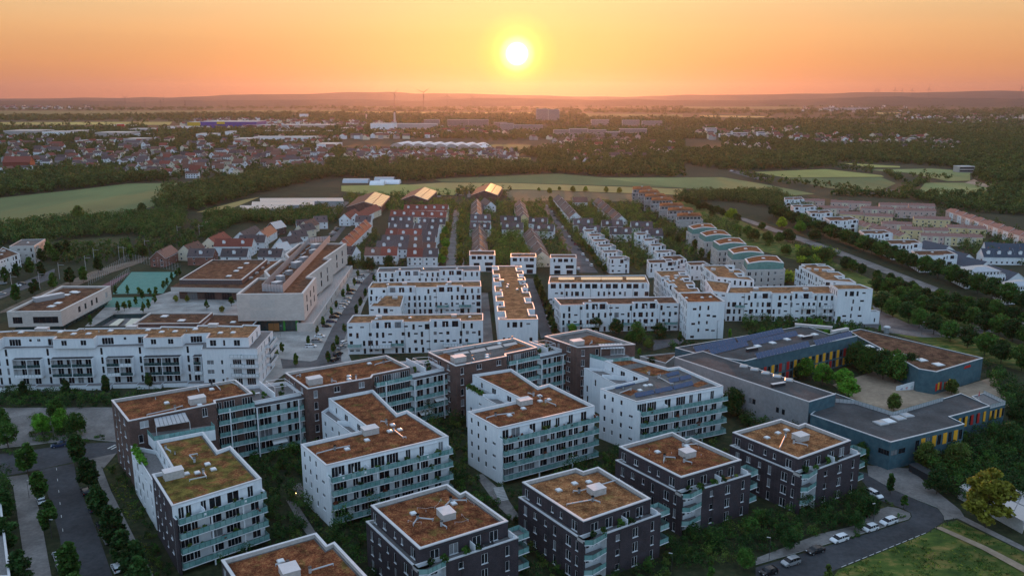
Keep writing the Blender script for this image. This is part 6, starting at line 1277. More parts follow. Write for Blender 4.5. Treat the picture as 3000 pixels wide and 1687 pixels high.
# larger flat buildings, given by their front: x range, base, top (crop pixels)
def hall(c,x0,x1,yb,yt,dep,wall,label,roof='zinc',name='warehouse',cat='building',group=None,bands=0,ang=0,cols=0):
    A,B=g(c,x0,yb),g(c,x1,yb); h=hz(c,(x0+x1)/2,yt,yb); h=max(3,h*(A.y)/(A.y+dep) if False else h)
    v=(B-A); n=Vector((-v.y,v.x)).normalized()*dep; P=[A+n,A,B,B+n]; r=root(name,label,cat,(*cen(P),0),group); b=MB(); b.prism(P,0,h,wall,roof); b.obj('wall',r); k=Vector((0,-25-A.y*.035)); keep([P[0],A+k,B+k,P[3]])
    d=v.normalized(); fh=3.0
    if bands:
        m=MB(); nf=max(1,int(h/fh)); s=h/nf
        for f in range(nf): a=A-n.normalized()*.06; m.face([(a.x+d.x*.6,a.y+d.y*.6,f*s+s*.3),(B.x-d.x*.6-n.normalized().x*.06,B.y-d.y*.6-n.normalized().y*.06,f*s+s*.3),(B.x-d.x*.6,B.y-d.y*.6-.06,f*s+s*.78),(a.x+d.x*.6,a.y+d.y*.6,f*s+s*.78)],'glass')
        m.obj('window_band',r)
    c2=MB(); o=off(P,.3); 
    for i in range(4):
        a,e=o[i],o[(i+1)%4]; c2.face([(a.x,a.y,h-.1),(e.x,e.y,h-.1),(e.x,e.y,h+.5),(a.x,a.y,h+.5)],'coping')
    c2.obj('roof_edge',r); return r
IG='flat halls of the industrial estate'
for c,x0,x1,yb,yt,dep,wl,lb in (('N1',30,290,385,345,80,'greywall','pale grey industrial hall at the far left'),('N1',320,470,388,352,60,'white','white industrial hall second from the left'),('N1',500,640,375,345,60,'greywall','grey industrial hall behind the second white one'),('N1',720,970,388,358,70,'greywall','wide hall with an orange lit end'),('N1',970,1190,350,330,60,'tin','long grey hall behind the flag signs'),('N1',1010,1190,385,370,40,'white','low white hall before the flag signs'),('N1',570,755,432,420,50,'white','low white flat hall with lit roof edge above the red house'),
  ('N1',935,1080,440,405,50,'greywall','stepped grey office in the left town'),('N1',1240,1540,328,314,60,'white','long white roofed hall left of the blue store'),('N1',1480,1615,392,368,50,'white','white striped office below the blue store'),('N1',1700,1750,392,350,40,'white','white office tower below the blue store'),('N1',1765,1905,432,405,60,'greywall','grey hall with pale roof right of the office tower'),('N1',1860,2080,322,300,60,'tin','pale hall right of the blue store'),('N1',2130,2510,325,300,80,'greywall','wide grey hall at the middle of the horizon town'),
  ('N1',1910,2370,412,392,60,'white','low white works building with many roof units'),('N1',2390,2540,470,445,60,'white','white flat hall near the arched halls'),('N1',800,990,310,303,60,'white','narrow white hall under the far field'),('N1',2260,2318,250,218,30,'white','white apartment tower far behind the industrial estate'),('N1',370,410,335,315,25,'cladding_blue','small blue hall far left'),('N1',880,915,312,295,25,'red_sign','small red hall under the far field'),
  ('N2',220,400,345,290,60,'white','white factory left of the chimney'),('N2',0,80,345,322,40,'white','small white hall left of the factory'),('N2',255,390,382,362,40,'tin','long pale low hall below the chimney'),('N2',535,605,378,362,40,'tin','short pale low hall right of the chimney'),('N2',410,720,335,292,40,'greywall','grey long block right of the chimney')):
    hall(c,x0,x1,yb,yt,dep,wl,lb,group=IG,bands=0)
hall('N1',1515,1935,322,276,120,'cladding_blue','large blue furniture store with a yellow sign',roof='tin',name='store',group=None); hall('N1',1415,1512,310,280,60,'cladding_yellow','yellow annex of the blue furniture store',name='store',group=None)
r=[o for o in bpy.data.objects if o.get('label','').startswith('large blue furniture')][0]
A,B=g('N1',1640,322),g('N1',1700,322)
b=MB(); b.box(((A.x+B.x)/2,A.y-1.2,12),((B-A).length,.5,8),'cladding_yellow'); b.obj('sign',r)
b=MB(); A,B=g('N1',1990,345),g('N1',2570,352); 
hall('N1',1990,2576,352,343,20,'white','very long white logistics roof in front of the blue store',name='warehouse',group=IG)
SLG='slab blocks of the university quarter'
for x0,x1,yb,yt,lb in ((625,740,310,262,'first brown slab block left of the sun'),(800,960,318,262,'brown slab block under the sun, left half'),(960,1110,322,262,'brown slab block under the sun, right half'),(1200,1300,355,290,'slab block in the red glow'),(1300,1520,345,302,'long low block in the red glow'),(1150,1250,318,282,'low block behind the red glow'),(1600,1720,385,340,'first white terraced slab'),(1720,1860,385,330,'second white terraced slab'),(1860,2000,388,340,'third white terraced slab'),(2000,2100,390,352,'fourth white terraced slab'),(2100,2305,375,330,'last white terraced slab'),(1885,2020,300,262,'pale slab beyond the woods'),(2120,2250,305,265,'pale double slab beyond the woods'),(2270,2420,308,272,'pale slab at the right beyond the woods')):
    hall('N2',x0,x1,yb,yt,16,'greywall' if yt>260 and x0<1200 else 'stone',lb,roof='gravel_roof',name='slab_block',cat='apartment building',group=SLG,bands=1)
hall('N2',1470,1560,272,180,18,'stone','tall high rise block right of the sun, left half',name='high_rise',cat='high rise',bands=1); hall('N2',1562,1645,275,184,18,'stone','tall high rise block right of the sun, right half',name='high_rise',cat='high rise',bands=1)
for x0,x1,yb,yt,lb in ((175,255,380,325,'white tower block left of the pale row in the right woods'),(280,370,392,368,'low white block beside the white tower block'),(375,490,395,360,'long white block in the right woods'),(565,620,400,355,'small white tower at the end of the long white block'),(1680,1760,440,400,'pale block at the edge of the right woods'),(1765,1900,420,395,'long pale flat block in the right woods'),(1985,2040,500,465,'pale house front in the far right woods'),(2085,2200,660,615,'old farm shed at the right field edge'),(1060,1400,188,172,'far white industrial roof on the right horizon')):
    hall('N3',x0,x1,yb,yt,16,'white' if yb!=660 else 'greywall',lb,name='block',cat='apartment building' if yb!=660 else 'barn',bands=1)
# arched halls
for i in range(8):
    x=365+i*84; r=root('arched_hall','%s white arched hall of the row, counted from the left'%od(i+1),'hall',(*g('N2',x+50,492),0),'white arched halls'); A=g('N2',x,488+i*1.5); W_=g('N2',x+130,488).x-A.x; n=10; b=MB()
    for k in range(n):
        t0,t1=k/n,(k+1)/n; z0,z1=[14*math.sin(math.pi*(.12+.82*t))**.9*(1-.35*t) for t in (t0,t1)]
        b.face([(A.x+W_*t0,A.y,z0+1),(A.x+W_*t1,A.y,z1+1),(A.x+W_*t1+14,A.y+75,z1+1),(A.x+W_*t0+14,A.y+75,z0+1)],'white' if k%3 else 'zinc')
    b.obj('roof',r); b=MB(); b.face([(A.x+W_*k/n,A.y,14*math.sin(math.pi*(.12+.82*k/n))**.9*(1-.35*k/n)+1) for k in range(n+1)]+[(A.x+W_,A.y,0),(A.x,A.y,0)],'greywall'); b.obj('wall',r)
# chimney, masts, turbines
def mast(c,x,yb,yt,w,label,name,cat,m='stone'):
    p=g(c,x,yb); h=hz(c,x,yt,yb); r=root(name,label,cat,(p.x,p.y,0)); b=MB(); b.cyl((p.x,p.y,0),(p.x,p.y,h),w,w*.6,m,10); b.obj('shaft',r); b=MB(); b.cyl((p.x,p.y,h),(p.x,p.y,h+2),w*.7,w*.7,'metal_dark',10); b.obj('cap',r)
mast('N2',405,340,205,4,'tall pale chimney of the heating plant left of the sun','chimney','chimney'); mast('N2',190,270,218,4,'short white water tower at the left of the chimney','water_tower','tower')
mast('N1',1190,375,318,.8,'orange lit sign mast in the industrial estate','sign_mast','mast','red_sign')
def turbine(c,x,yhub,D,rl,label,rot):
    dx,dy,dz=ray(c,x,yhub); X,Y,Z=dx/dy*D,D,CH+dz/dy*D; r=root('wind_turbine',label,'wind turbine',(X,Y,0),'wind turbines on the horizon')
    b=MB(); b.cyl((X,Y,0),(X,Y,Z),2.2,1.2,'metal_dark',8); b.obj('tower',r); b=MB(); b.box((X,Y,Z-2),(5,12,4),'metal_dark'); b.obj('nacelle',r)
    for k in range(3):
        a=math.radians(rot+120*k); b=MB(); u=(math.sin(a),0,math.cos(a)); w=(math.cos(a),0,-math.sin(a)); f=[(X+u[0]*s+w[0]*t,Y-7,Z+u[2]*s+w[2]*t) for s,t in((1,-1.1),(rl*.25,-2.2),(rl,0),(rl*.25,1.6),(1,1.1))]; b.face(f,'metal_dark'); b.face([(q[0],q[1]+.8,q[2]) for q in reversed(f)],'metal_dark'); b.obj('rotor_blade',r)
for c,x,y,D,rl,rot,lb in (('N2',400,62,7000,52,40,'second tallest wind turbine left of the sun'),('N2',620,55,6000,58,55,'tallest wind turbine, left of the sun'),('N2',798,80,8000,48,0,'third wind turbine left of the sun'),('N2',988,92,9000,44,80,'wind turbine closest to the sun on its left'),('N1',943,92,9500,50,70,'lone wind turbine above the left hills'),
  ('N3',1455,42,12000,45,0,'first wind turbine on the right hills'),('N3',1480,36,12000,45,60,'second wind turbine on the right hills'),('N3',1603,35,11000,52,0,'third wind turbine on the right hills'),('N3',1655,40,12500,45,20,'fourth wind turbine on the right hills'),('N3',1733,36,11500,48,10,'fifth wind turbine on the right hills'),('N3',1858,30,10500,55,0,'tall slender wind turbine on the right hills'),('N3',2560,22,9500,52,100,'wind turbine at the right margin')): turbine(c,x,y,D,rl,lb,rot)
for c,x,yt,D in (('N1',1090,88,7500),('N1',1232,84,7500),('N1',1210,105,6000),('N1',1395,112,6000),('N1',1715,110,6000)):
    dx,dy,dz=ray(c,x,yt); X=dx/dy*D; h=CH+dz/dy*D; r=root('power_pylon','lattice power pylon above the left fields, %s metres wide base side'%od(int(x/100)) if 0 else 'lattice power pylon at the left horizon, %s one from the left'%od([1090,1210,1232,1395,1715].index(x)+1),'pylon',(X,D,0),'power pylons'); b=MB()
    for s in(-1,1):
        for v in(-1,1): b.cyl((X+s*5,D+v*5,0),(X+s*.8,D+v*.8,h),.35,.25,'metal_dark',4)
    for t in range(1,7): w=5*(1-t/7)+.8; b.box((X,D,h*t/7),(2*w,2*w,.5),'metal_dark')
    b.obj('lattice',r)
    for t,w in ((.72,11),(.86,8)): b=MB(); b.box((X,D,h*t),(2*w,.8,.8),'metal_dark'); b.obj('cross_arm',r)


# the rest of the far houses, too many and too small to count, in one mesh
b=MB(); rr=random.Random(77)
def specks(c,poly,n,sc_):
    k=0; t=0
    while k<n and t<n*40:
        t+=1; x,y=rr.uniform(min(q[0] for q in poly),max(q[0] for q in poly)),rr.uniform(min(q[1] for q in poly),max(q[1] for q in poly))
        if not inpoly((x,y),poly): continue
        p=g(c,x,y)
        if blocked(p): continue
        k+=1; w,d,e,a=rr.uniform(9,16)*sc_,rr.uniform(8,11)*sc_,rr.uniform(5,8)*sc_,math.radians(rr.choice((5,80,60))+rr.uniform(-8,8)); ca,sa=math.cos(a),math.sin(a); P=lambda u,v:(p[0]+u*ca-v*sa,p[1]+u*sa+v*ca)
        q=[P(-w/2,-d/2),P(w/2,-d/2),P(w/2,d/2),P(-w/2,d/2)]; wl=rr.choice(('white','cream','greywall','greywall')); b.prism(q,0,e,wl); h=e+3.5*sc_; tl=rr.choice(('tile_red','tile_brown','tile_slate','tile_brown'))
        for s in(-1,1): b.face([(*P(s*w/2,-d/2),e),(*P(s*w/2,d/2),e),(*P(s*w/2,0),h)],wl); b.face([(*P(-w/2-.4,s*(d/2+.5)),e-.4),(*P(w/2+.4,s*(d/2+.5)),e-.4),(*P(w/2+.4,0),h+.15),(*P(-w/2-.4,0),h+.15)][::(1 if s<0 else -1)],tl)
        keep([Vector(q[3]),Vector(q[0])+Vector((0,-20-p[1]*.012)),Vector(q[1])+Vector((0,-20-p[1]*.012)),Vector(q[2])])
specks('N1',[(0,395),(2576,400),(2576,640),(2000,680),(560,630),(0,640)],110,1.0)
specks('N1',[(1500,260),(2576,265),(2576,340),(1300,345)],90,1.3)
specks('N1',[(0,160),(700,165),(700,185),(0,180)],50,2.0)
specks('N2',[(0,270),(1300,320),(1300,380),(0,420)],80,1.3)
specks('N2',[(0,500),(1320,480),(1320,600),(0,610)],60,1.0)
specks('N2',[(1350,350),(2500,390),(2500,560),(1700,600)],50,1.1)
specks('N3',[(900,150),(1800,165),(1800,215),(900,200)],45,1.5)
specks('N3',[(1600,225),(2576,235),(2576,285),(1620,268)],60,1.3)
specks('N3',[(100,330),(900,340),(900,420),(100,420)],50,1.3)
specks('N3',[(1000,390),(2100,400),(2100,470),(1000,470)],50,1.3)
o=b.obj('distant_houses'); o['kind']='stuff'
# ================================================================== streets, paths, lawns
RK=[]
def S(name,items,m,z,h=0,hold=True):
    P=[gs(c,q) for c,q in items]; sheet(name,P,m,z,h)
    if hold:
        for p in P: keep(p)
S('park_lawn',[('L8',[(0,255),(350,330),(2415,1250),(2500,1449),(1380,1120),(1100,700),(750,620),(0,420)]),('L7',[(1080,200),(1300,230),(1500,330),(1250,330)])],'meadow',.05,hold=False)
S('lawn',[('M',[(150,1500),(240,1370),(1350,912),(1560,782),(1730,742),(2700,1210),(2700,1600)])],'meadow',.06)
S('lawn',[('M',[(720,520),(840,590),(700,670),(660,600)]),('K',[(850,540),(980,500),(1060,690),(940,730)]),('L7',[(780,640),(900,640),(940,720),(860,720)]),('L5',[(330,262),(900,218),(840,300),(540,335),(330,330)])],'lawn',.07,hold=False)
S('road',[('K',[(330,560),(620,505),(640,640),(720,850),(830,1120),(960,1500),(560,1500),(500,1120),(400,760)]),('K',[(-100,440),(250,398),(560,350),(1000,325),(980,425),(660,485),(320,560),(-100,640)]),
 ('M',[(-800,1340),(0,1100),(400,975),(760,870),(1010,785),(1130,745),(1165,700),(1150,650),(1060,600),(720,480),(540,250),(400,120),(600,150),(950,375),(1240,500),(1490,600),(1560,690),(1565,760),(1350,905),(700,1170),(240,1352),(-300,1600),(-800,1700)])],'asphalt',.045)
RZ=ZC[0]
S('pavement',[('K',[(0,45),(960,40),(990,330),(700,300),(270,352),(0,380)]),('K',[(60,625),(230,600),(330,900),(440,1500),(230,1500),(110,700)]),('K',[(715,480),(975,425),(860,560),(930,740),(1310,1500),(1190,1500),(1000,1100),(820,640)]),
 ('M',[(600,60),(1130,100),(1440,360),(1770,620),(1820,700),(1730,722),(1572,745),(1565,690),(1490,590),(1230,490),(950,370),(620,190)]),
 ('M',[(-800,1230),(0,925),(430,825),(560,745),(720,630),(860,580),(1000,602),(1140,660),(1150,700),(1120,735),(1000,768),(760,850),(400,955),(0,1075),(-800,1310)])],'paving',.03,.12)
S('pavement',[('M',[(1735,722),(1800,690),(2700,1140),(2700,1200)]),('L8',[(1330,930),(1420,1000),(1600,1085),(2000,1110),(2450,1070),(2450,1110),(1900,1180),(1700,1180),(1480,1150),(1350,1110),(1380,1040)]),
 ('L8',[(405,333),(445,338),(1100,560),(1810,830),(1780,862),(1080,592),(420,352)]),('S2',[(815,222),(860,222),(832,700),(745,700)]),('S2',[(890,370),(903,370),(902,700),(885,700)]),('L6',[(1470,865),(1520,865),(1570,1320),(1480,1220)]),('S2',[(925,40),(968,30),(955,110),(930,115)]),
 ('S1',[(1020,212),(1190,92),(1235,95),(1090,225)]),('B',[(1090,905),(1130,900),(1250,1010),(1330,1130),(1290,1150),(1200,1060)]),('B',[(70,1040),(130,1060),(240,1230),(290,1300),(240,1310),(150,1180)]),('E',[(1900,1160),(2010,1160),(2060,1300),(1960,1300)])],'paving',.05)
S('plaza',[('L5',[(1935,900),(2160,892),(2415,560),(2415,1120),(2010,1200),(1880,1300),(1850,1449),(1790,1300)]),('L5',[(600,862),(740,728),(1100,648),(1215,612),(1690,622),(1690,790),(1500,790),(700,862)]),('L6',[(120,1340),(225,1120),(400,900),(545,700),(760,700),(720,800),(640,960),(530,1290),(560,1360)])],'paving_light',.035)
S('courtyard',[('D',[(440,420),(700,335),(900,345),(1000,445),(1130,430),(1310,375),(1400,540),(1000,560),(700,610)])],'sandlot',.04,hold=False)
S('road',[('L6',[(300,1360),(420,1110),(530,940),(630,790),(690,725),(725,725),(690,830),(600,980),(510,1180),(450,1360)]),('L5',[(1985,1090),(2200,1110),(2415,1040),(2415,1140),(2200,1150),(2000,1160)]),('S3',[(110,180),(158,182),(330,420),(590,757),(430,757),(300,520)]),
 ('L7',[(95,765),(150,765),(285,1165),(205,1190)]),('L8',[(1450,1110),(1620,1090),(2000,1135),(2450,1085),(2450,1100),(1980,1160),(1600,1135)]),('S1',[(1055,425),(1175,300),(1205,305),(1110,430)]),('S5',[(-50,640),(390,455),(385,520),(-50,690)]),('L7',[(1000,1200),(1190,1190),(1240,1215),(1000,1275)]),('L7',[(2290,1070),(2600,1060),(2600,1110),(2150,1120)])],'asphalt_light',.055)
S('tram_track',[('S5',[(-40,780),(150,690),(650,478),(1010,380),(1060,372),(1010,412),(660,530),(200,735)])],'rail_bed',.05)
S('sports_court',[('S5',[(935,480),(1263,480),(1160,632),(800,637)]),('S5',[(800,662),(1095,657),(1050,730),(742,730)])],'court_green',.06)
S('running_track',[('S5',[(895,492),(930,482),(785,585),(718,578)])],'court_red',.07)
S('farm_track',[('M',[(1450,842),(1530,832),(2100,1080),(2700,1390),(2700,1480),(2050,1120)]),('N3',[(2130,738),(2200,710),(2240,735),(2380,772),(2330,778)]),('L5',[(1360,150),(1530,100),(1700,110),(1540,130),(1400,180)])],'sandlot',.08)
S('highway',[('N3',[(340,650),(380,642),(640,700),(560,715)]),('N3',[(0,518),(30,515),(180,580),(140,582)]),('N3',[(1330,815),(1480,795),(1600,790),(1480,825)])],'asphalt_light',.3)
# painted lines
b=[]
def dash(c,p,q,n,w,l,name='road_marking'):
    A,B=g(c,*p),g(c,*q); d=(B-A).normalized(); k=Vector((-d.y,d.x))*w/2; m=MB()
    for i in range(n):
        a=A.lerp(B,(i+.3)/n); e=a+d*l; m.face([(a.x-k.x,a.y-k.y,RZ+.008),(a.x+k.x,a.y+k.y,RZ+.008),(e.x+k.x,e.y+k.y,RZ+.008),(e.x-k.x,e.y-k.y,RZ+.008)][::-1],'marking')
    struct(name,m)
dash('M',(250,1345),(1340,905),13,.14,1.6); dash('K',(470,520),(560,1400),8,.12,1.6); dash('K',(920,365),(980,375),2,3.0,.5)
# fields
FD=[(0,[('N1',(-300,900)),('N1',(0,850)),('N1',(560,792)),('N1',(960,744)),('N1',(1400,737)),('N1',(1280,800)),('N1',(1200,900)),('L5',(840,88)),('L5',(520,108)),('L5',(0,162)),('L5',(-400,200))]),
 (3,[('N1',(1480,960)),('N1',(1830,868)),('N1',(1960,845)),('N1',(1700,950))]),
 (0,[('N2',p) for p in((700,712),(880,700),(1640,668),(2000,700),(2400,758),(2576,775),(1300,737),(760,730))]),(3,[('N2',p) for p in((500,752),(760,736),(1280,739),(2576,782),(2576,830),(2170,815),(1400,788),(900,790))]),
 (5,[('N2',p) for p in((1200,795),(1400,792),(2190,822),(2200,880),(1600,870),(1300,880))]),(1,[('N2',p) for p in((0,760),(480,750),(900,790),(850,830),(300,830),(0,800))]),
 (2,[('N2',(1960,700)),('N2',(2576,698)),('N3',(300,695)),('N3',(600,745)),('N3',(1000,822)),('N3',(830,832)),('N3',(0,777)),('N2',(2350,752))]),
 (1,[('N3',p) for p in((530,656),(1080,634),(1500,680),(1520,692),(780,698))]),(0,[('N3',p) for p in((770,702),(1500,697),(1610,742),(1480,802),(1100,778))]),
 (1,[('N3',p) for p in((1180,586),(1640,612),(1640,622),(1400,620))]),(2,[('N3',p) for p in((1400,640),(1880,630),(2170,650),(2170,722),(2000,725),(1700,662))]),(2,[('N3',p) for p in((1830,737),(2130,737),(2325,772),(2225,840),(1750,832))]),
 (4,[('N3',p) for p in((2200,745),(2700,748),(2700,765),(2400,772))]),(3,[('N3',p) for p in((1900,298),(2700,308),(2700,330),(2300,316))]),(3,[('N1',p) for p in((800,207),(1080,209),(1085,224),(830,222))]),
 (4,[('N1',p) for p in((-400,196),(1100,192),(2576,187),(2576,200),(1400,215),(1100,230),(-400,232))]),(1,[('N1',p) for p in((-400,280),(1300,277),(1280,300),(-400,298))]),(3,[('N1',p) for p in((750,143),(1100,146),(1100,150),(750,148))]),
 (1,[('N2',p) for p in((-100,197),(1460,206),(1460,217),(-100,213))]),(4,[('N2',p) for p in((-100,150),(1500,150),(2576,150),(2576,162),(700,166),(-100,162))]),(3,[('N3',p) for p in((120,226),(700,237),(550,246),(150,240))]),
 (4,[('N3',p) for p in((0,150),(900,166),(900,180),(0,174))]),(3,[('N3',p) for p in((1450,205),(1650,206),(1650,220),(1470,222))]),(2,[('N3',p) for p in((1130,295),(1520,296),(1480,312),(1150,310))]),(4,[('N2',p) for p in((960,446),(1430,452),(1400,492),(1200,500))]),
 (1,[('N2',p) for p in((1350,547),(1430,550),(1430,592),(1380,592))]),(1,[('N3',p) for p in((300,310),(640,300),(620,318),(420,328))]),(4,[('N2',p) for p in((1800,215),(2576,222),(2576,240),(1850,240))]),(5,[('N2',p) for p in((0,122),(1200,120),(1200,126),(0,128))])]
for i,(k,q) in enumerate(FD):
    P=[g(c,*p) for c,p in q]; P=P if ccw(P) else P[::-1]; b=MB(); b.face([(p[0],p[1],.10+.01*i) for p in P],'field%d'%k); struct('field',b); keep(P)
# ================================================================== hills on the horizon
def ridge(name,prof_,D,m,seed,dep=2600):
    xs=[];n=260; pr=[]
    for c,x,y in prof_:
        dx,dy,dz=ray(c,x,y); pr.append((dx/dy,CH+dz/dy*D))
    pr.sort(); rs=np.random.default_rng(seed); ph=rs.uniform(0,6.28,6); b=MB(); G=[]
    for i in range(n+1):
        t=pr[0][0]+(pr[-1][0]-pr[0][0])*i/n; z=np.interp(t,[p[0] for p in pr],[p[1] for p in pr]); w=sum(math.sin(t*(37+23*k)+ph[k])/(k+1.5) for k in range(6))*D*.0006
        col=[]
        for j,(dd,f) in enumerate(((-dep,0),(-dep*.7,.28),(-dep*.4,.62),(-dep*.15,.9),(0,1),(dep*.5,.6),(dep,0))):
            Y=D+dd+w*40; col.append((t*Y,Y,(z+w)*f*(1+.10*math.sin(t*90+j*2+ph[j%6])*(0<f<1))+(-2 if f==0 else 0)))
        G.append(col)
    for i in range(n):
        for j in range(6): b.face([G[i][j],G[i+1][j],G[i+1][j+1],G[i][j+1]],m)
    o=b.obj(name,smooth=True); o['kind']='structure'
ridge('hills',[('N1',-900,102),('N1',0,101),('N1',800,97),('N1',1300,90),('N1',1600,80),('N1',2300,64),('N2',0,55),('N2',350,52),('N2',560,66),('N2',900,58),('N2',1300,78),('N2',1700,83),('N2',2000,88),('N2',2576,78),('N3',400,70),('N3',1000,66),('N3',1500,52),('N3',2000,53),('N3',2400,42),('N3',3400,48)],15500,'hill_wood',3,3000)
ridge('hills',[('N1',-900,118),('N1',0,116),('N1',1000,120),('N1',1700,117),('N1',2300,106),('N2',200,112),('N2',700,114),('N2',850,106),('N2',1000,97),('N2',1500,103),('N2',2000,110),('N2',2576,112),('N3',500,114),('N3',900,110),('N3',1400,82),('N3',1650,88),('N3',2000,99),('N3',3400,92)],10500,'hill_wood',8,1800)
# ================================================================== woods, hedges and garden shrubs (masses) 
wood=Mass(1); shrub=Mass(2)
def fill(c,poly,sp,h,w,n,leaf,ms,kinds=('round',),mi=(0,),chk=True,seed=0):
    P=[g(*q) if isinstance(q[0],str) else g(c,*q) for q in poly]; x0,x1=min(p.x for p in P),max(p.x for p in P); y0,y1=min(p.y for p in P),max(p.y for p in P); rr=random.Random(seed+len(poly)); y=y0
    while y<y1:
        x=x0
        while x<x1:
            p=(x+rr.uniform(-.45,.45)*sp,y+rr.uniform(-.45,.45)*sp)
            if inpoly(p,P) and not (chk and blocked(p)): k=rr.uniform(.65,1.2); ms.add(p,h*k,w*k*rr.uniform(.85,1.2),n,leaf,rr.choice(mi),rr.choice(kinds))
            x+=sp
        y+=sp
def hline(c,a,b_,sp,h,w,n,leaf,ms,mi=(0,),jit=1.5,seed=3):
    A,B=g(c,*a),g(c,*b_); rr=random.Random(seed); k=max(2,int((B-A).length/sp))
    for i in range(k+1):
        p=A.lerp(B,i/k)+Vector((rr.uniform(-jit,jit),rr.uniform(-jit,jit))); s=rr.uniform(.7,1.2); ms.add(p,h*s,w*s,n,leaf,rr.choice(mi))
# middle distance woods
fill('N1',[(-300,720),(0,700),(560,640),(1000,680),(1380,715),(960,740),(560,788),(0,846),(-300,890)],8,12,11,110,1.5,wood,mi=(0,0,1))
fill('N1',[(1200,830),(1450,790),(1700,740),(2350,640),(2500,690),(1960,815),(1480,953),(1200,950)],8,12,11,150,1.3,wood,mi=(0,0,1))
fill('L5',[(-100,150),(500,108),(850,95),(1300,35),(1310,150),(1150,230),(880,215),(330,262),(-100,300)],6,7.5,8,170,.8,wood,mi=(0,1,2))
fill('L5',[(1340,170),(1500,85),(2150,50),(2415,40),(2380,130),(2150,150),(1700,125),(1500,235)],6.5,8,8,190,.75,wood,mi=(0,1,2,2))
fill('L5',[(320,300),(860,290),(1150,215),(1400,190),(1500,250),(1250,330),(1050,390),(820,400),(500,430),(330,400)],6,6,4.5,130,.65,wood,('cone','round','column'),(0,1,2))
fill('N2',[(-100,600),(960,585),(1700,640),(2000,692),(1640,664),(880,694),(500,735),(350,700),(-100,700)],9,13,12,110,1.5,wood,mi=(0,0,1))
fill('N2',[(1340,520),(1700,460),(2576,420),(2576,695),(1960,690),(1640,612)],11,12,13,75,2.0,wood,mi=(0,0,1))
fill('N3',[(0,500),(700,520),(900,480),(1400,440),(2000,420),(2700,420),(2700,640),(2180,650),(1800,600),(1200,575),(1080,628),(500,650),(330,640),(0,600)],12,12,14,70,2.2,wood,mi=(0,0,1))
fill('N3',[(2180,640),(2700,560),(2700,745),(2340,745),(2200,715)],9,12,12,90,1.8,wood,mi=(0,1))
fill('N3',[(2240,835),(2400,775),(2700,770),(2700,1000),(2000,945),(1760,865),(1500,850),(1200,840),(1000,832),(1400,815),(1750,835)],8,8,9,110,1.2,wood,mi=(0,1,0))
for a,b_,h in (((460,690),(660,745),9),((690,735),(1340,806),9),((1100,618),(1440,664),9),((1530,662),(1660,730),8),((1745,690),(2025,715),8),((1660,815),(1830,735),9),((1260,600),(1440,612),10),((2240,770),(2576,775),8),((1240,330),(2576,350),10),((0,330),(1200,300),10)): hline('N3',a,b_,6 if a[1]>500 else 14,h,9,70,1.3 if a[1]>500 else 2.6,wood,(0,1),jit=3)
for a,b_ in (((1050,420),(2300,385)),((800,300),(1200,255)),((0,355),(900,405)),((1400,300),(2576,260)),((0,240),(900,255))): hline('N2',a,b_,12,11,14,50,2.6,wood,(0,1),jit=14)
fill('L8',[(-50,180),(300,165),(600,150),(760,215),(1000,330),(1240,425),(1100,425),(700,275),(300,215),(-50,225)],5.5,7.5,7,170,.7,wood,mi=(0,1))
fill('S2',[(160,60),(420,40),(950,20),(1350,30),(1300,120),(900,100),(560,120),(300,110)],8,6.5,6.5,90,.8,wood,mi=(1,3,0))
fill('L6',[(480,190),(900,190),(1300,240),(2600,250),(2600,420),(2000,640),(1300,640),(1200,300),(600,300)],6.8,7.5,6.2,170,.5,wood,mi=(1,3,4,1),seed=4)
fill('L6',[(2000,240),(3300,380),(3300,640),(2300,700),(2100,420)],6.8,7,6,170,.5,wood,mi=(1,0,4),seed=5)
fill('L7',[(700,500),(900,560),(950,640),(930,720),(800,690),(700,600)],5,3.5,4.5,150,.4,wood,mi=(1,2,3))
fill('L7',[(1100,200),(1250,300),(1450,420),(1620,640),(1500,640),(1380,560),(1080,420),(900,250)],6.5,5.5,5,150,.5,wood,('round','cone'),(0,1,3))
fill('S4',[(100,60),(1000,120),(1456,240),(1456,320),(1180,300),(700,290),(300,170)],11,4.5,5,70,.6,wood,mi=(0,1),seed=2)
fill('S4',[(1000,300),(1456,290),(1456,460),(1240,440),(1000,330)],7,6,6.5,120,.6,wood,mi=(0,1))
# garden shrubs round the near houses
SM=(0,0,1,2)
fill('F',[(560,1190),(780,1060),(1190,1000),(1180,1180),(1300,1240),(1660,1080),(1820,1120),(1850,1200),(1650,1350),(1480,1449),(800,1600),(560,1440)],3.0,2.4,2.8,170,.27,shrub,mi=SM)
fill('F',[(1500,1449),(1640,1380),(2050,1260),(2200,1230),(2190,1330),(1700,1449),(1600,1560)],2.6,2.6,2.9,190,.26,shrub,mi=SM)
fill('F',[(1830,880),(1870,1040),(2100,1120),(2200,1200),(2120,1200),(1900,1120),(1820,1000)],3.2,4.2,4.0,260,.32,shrub,mi=(0,0,1))
fill('K',[(980,510),(1330,1150),(1449,1449),(1300,1449),(1060,700),(870,560)],2.2,1.7,2.2,150,.22,shrub,mi=SM)
fill('K',[(0,540),(60,560),(150,1010),(60,1040),(130,1449),(0,1449)],3.2,4.5,3.6,300,.3,shrub,mi=(0,0,1))
fill('K',[(270,130),(640,110),(660,330),(270,345)],2.2,1.6,2.5,170,.22,shrub,mi=(2,1,0),chk=False)
fill('K',[(20,415),(170,400),(175,430),(20,450)],1.5,1.0,1.6,90,.2,shrub,mi=(0,1),chk=False); fill('K',[(680,310),(880,275),(890,305),(700,335)],1.5,1.0,1.6,90,.2,shrub,mi=(0,1),chk=False)
fill('F',[(0,985),(280,1000),(420,1000),(280,1030),(0,1030)],3,3.2,3.4,220,.3,shrub,mi=(0,0,1))
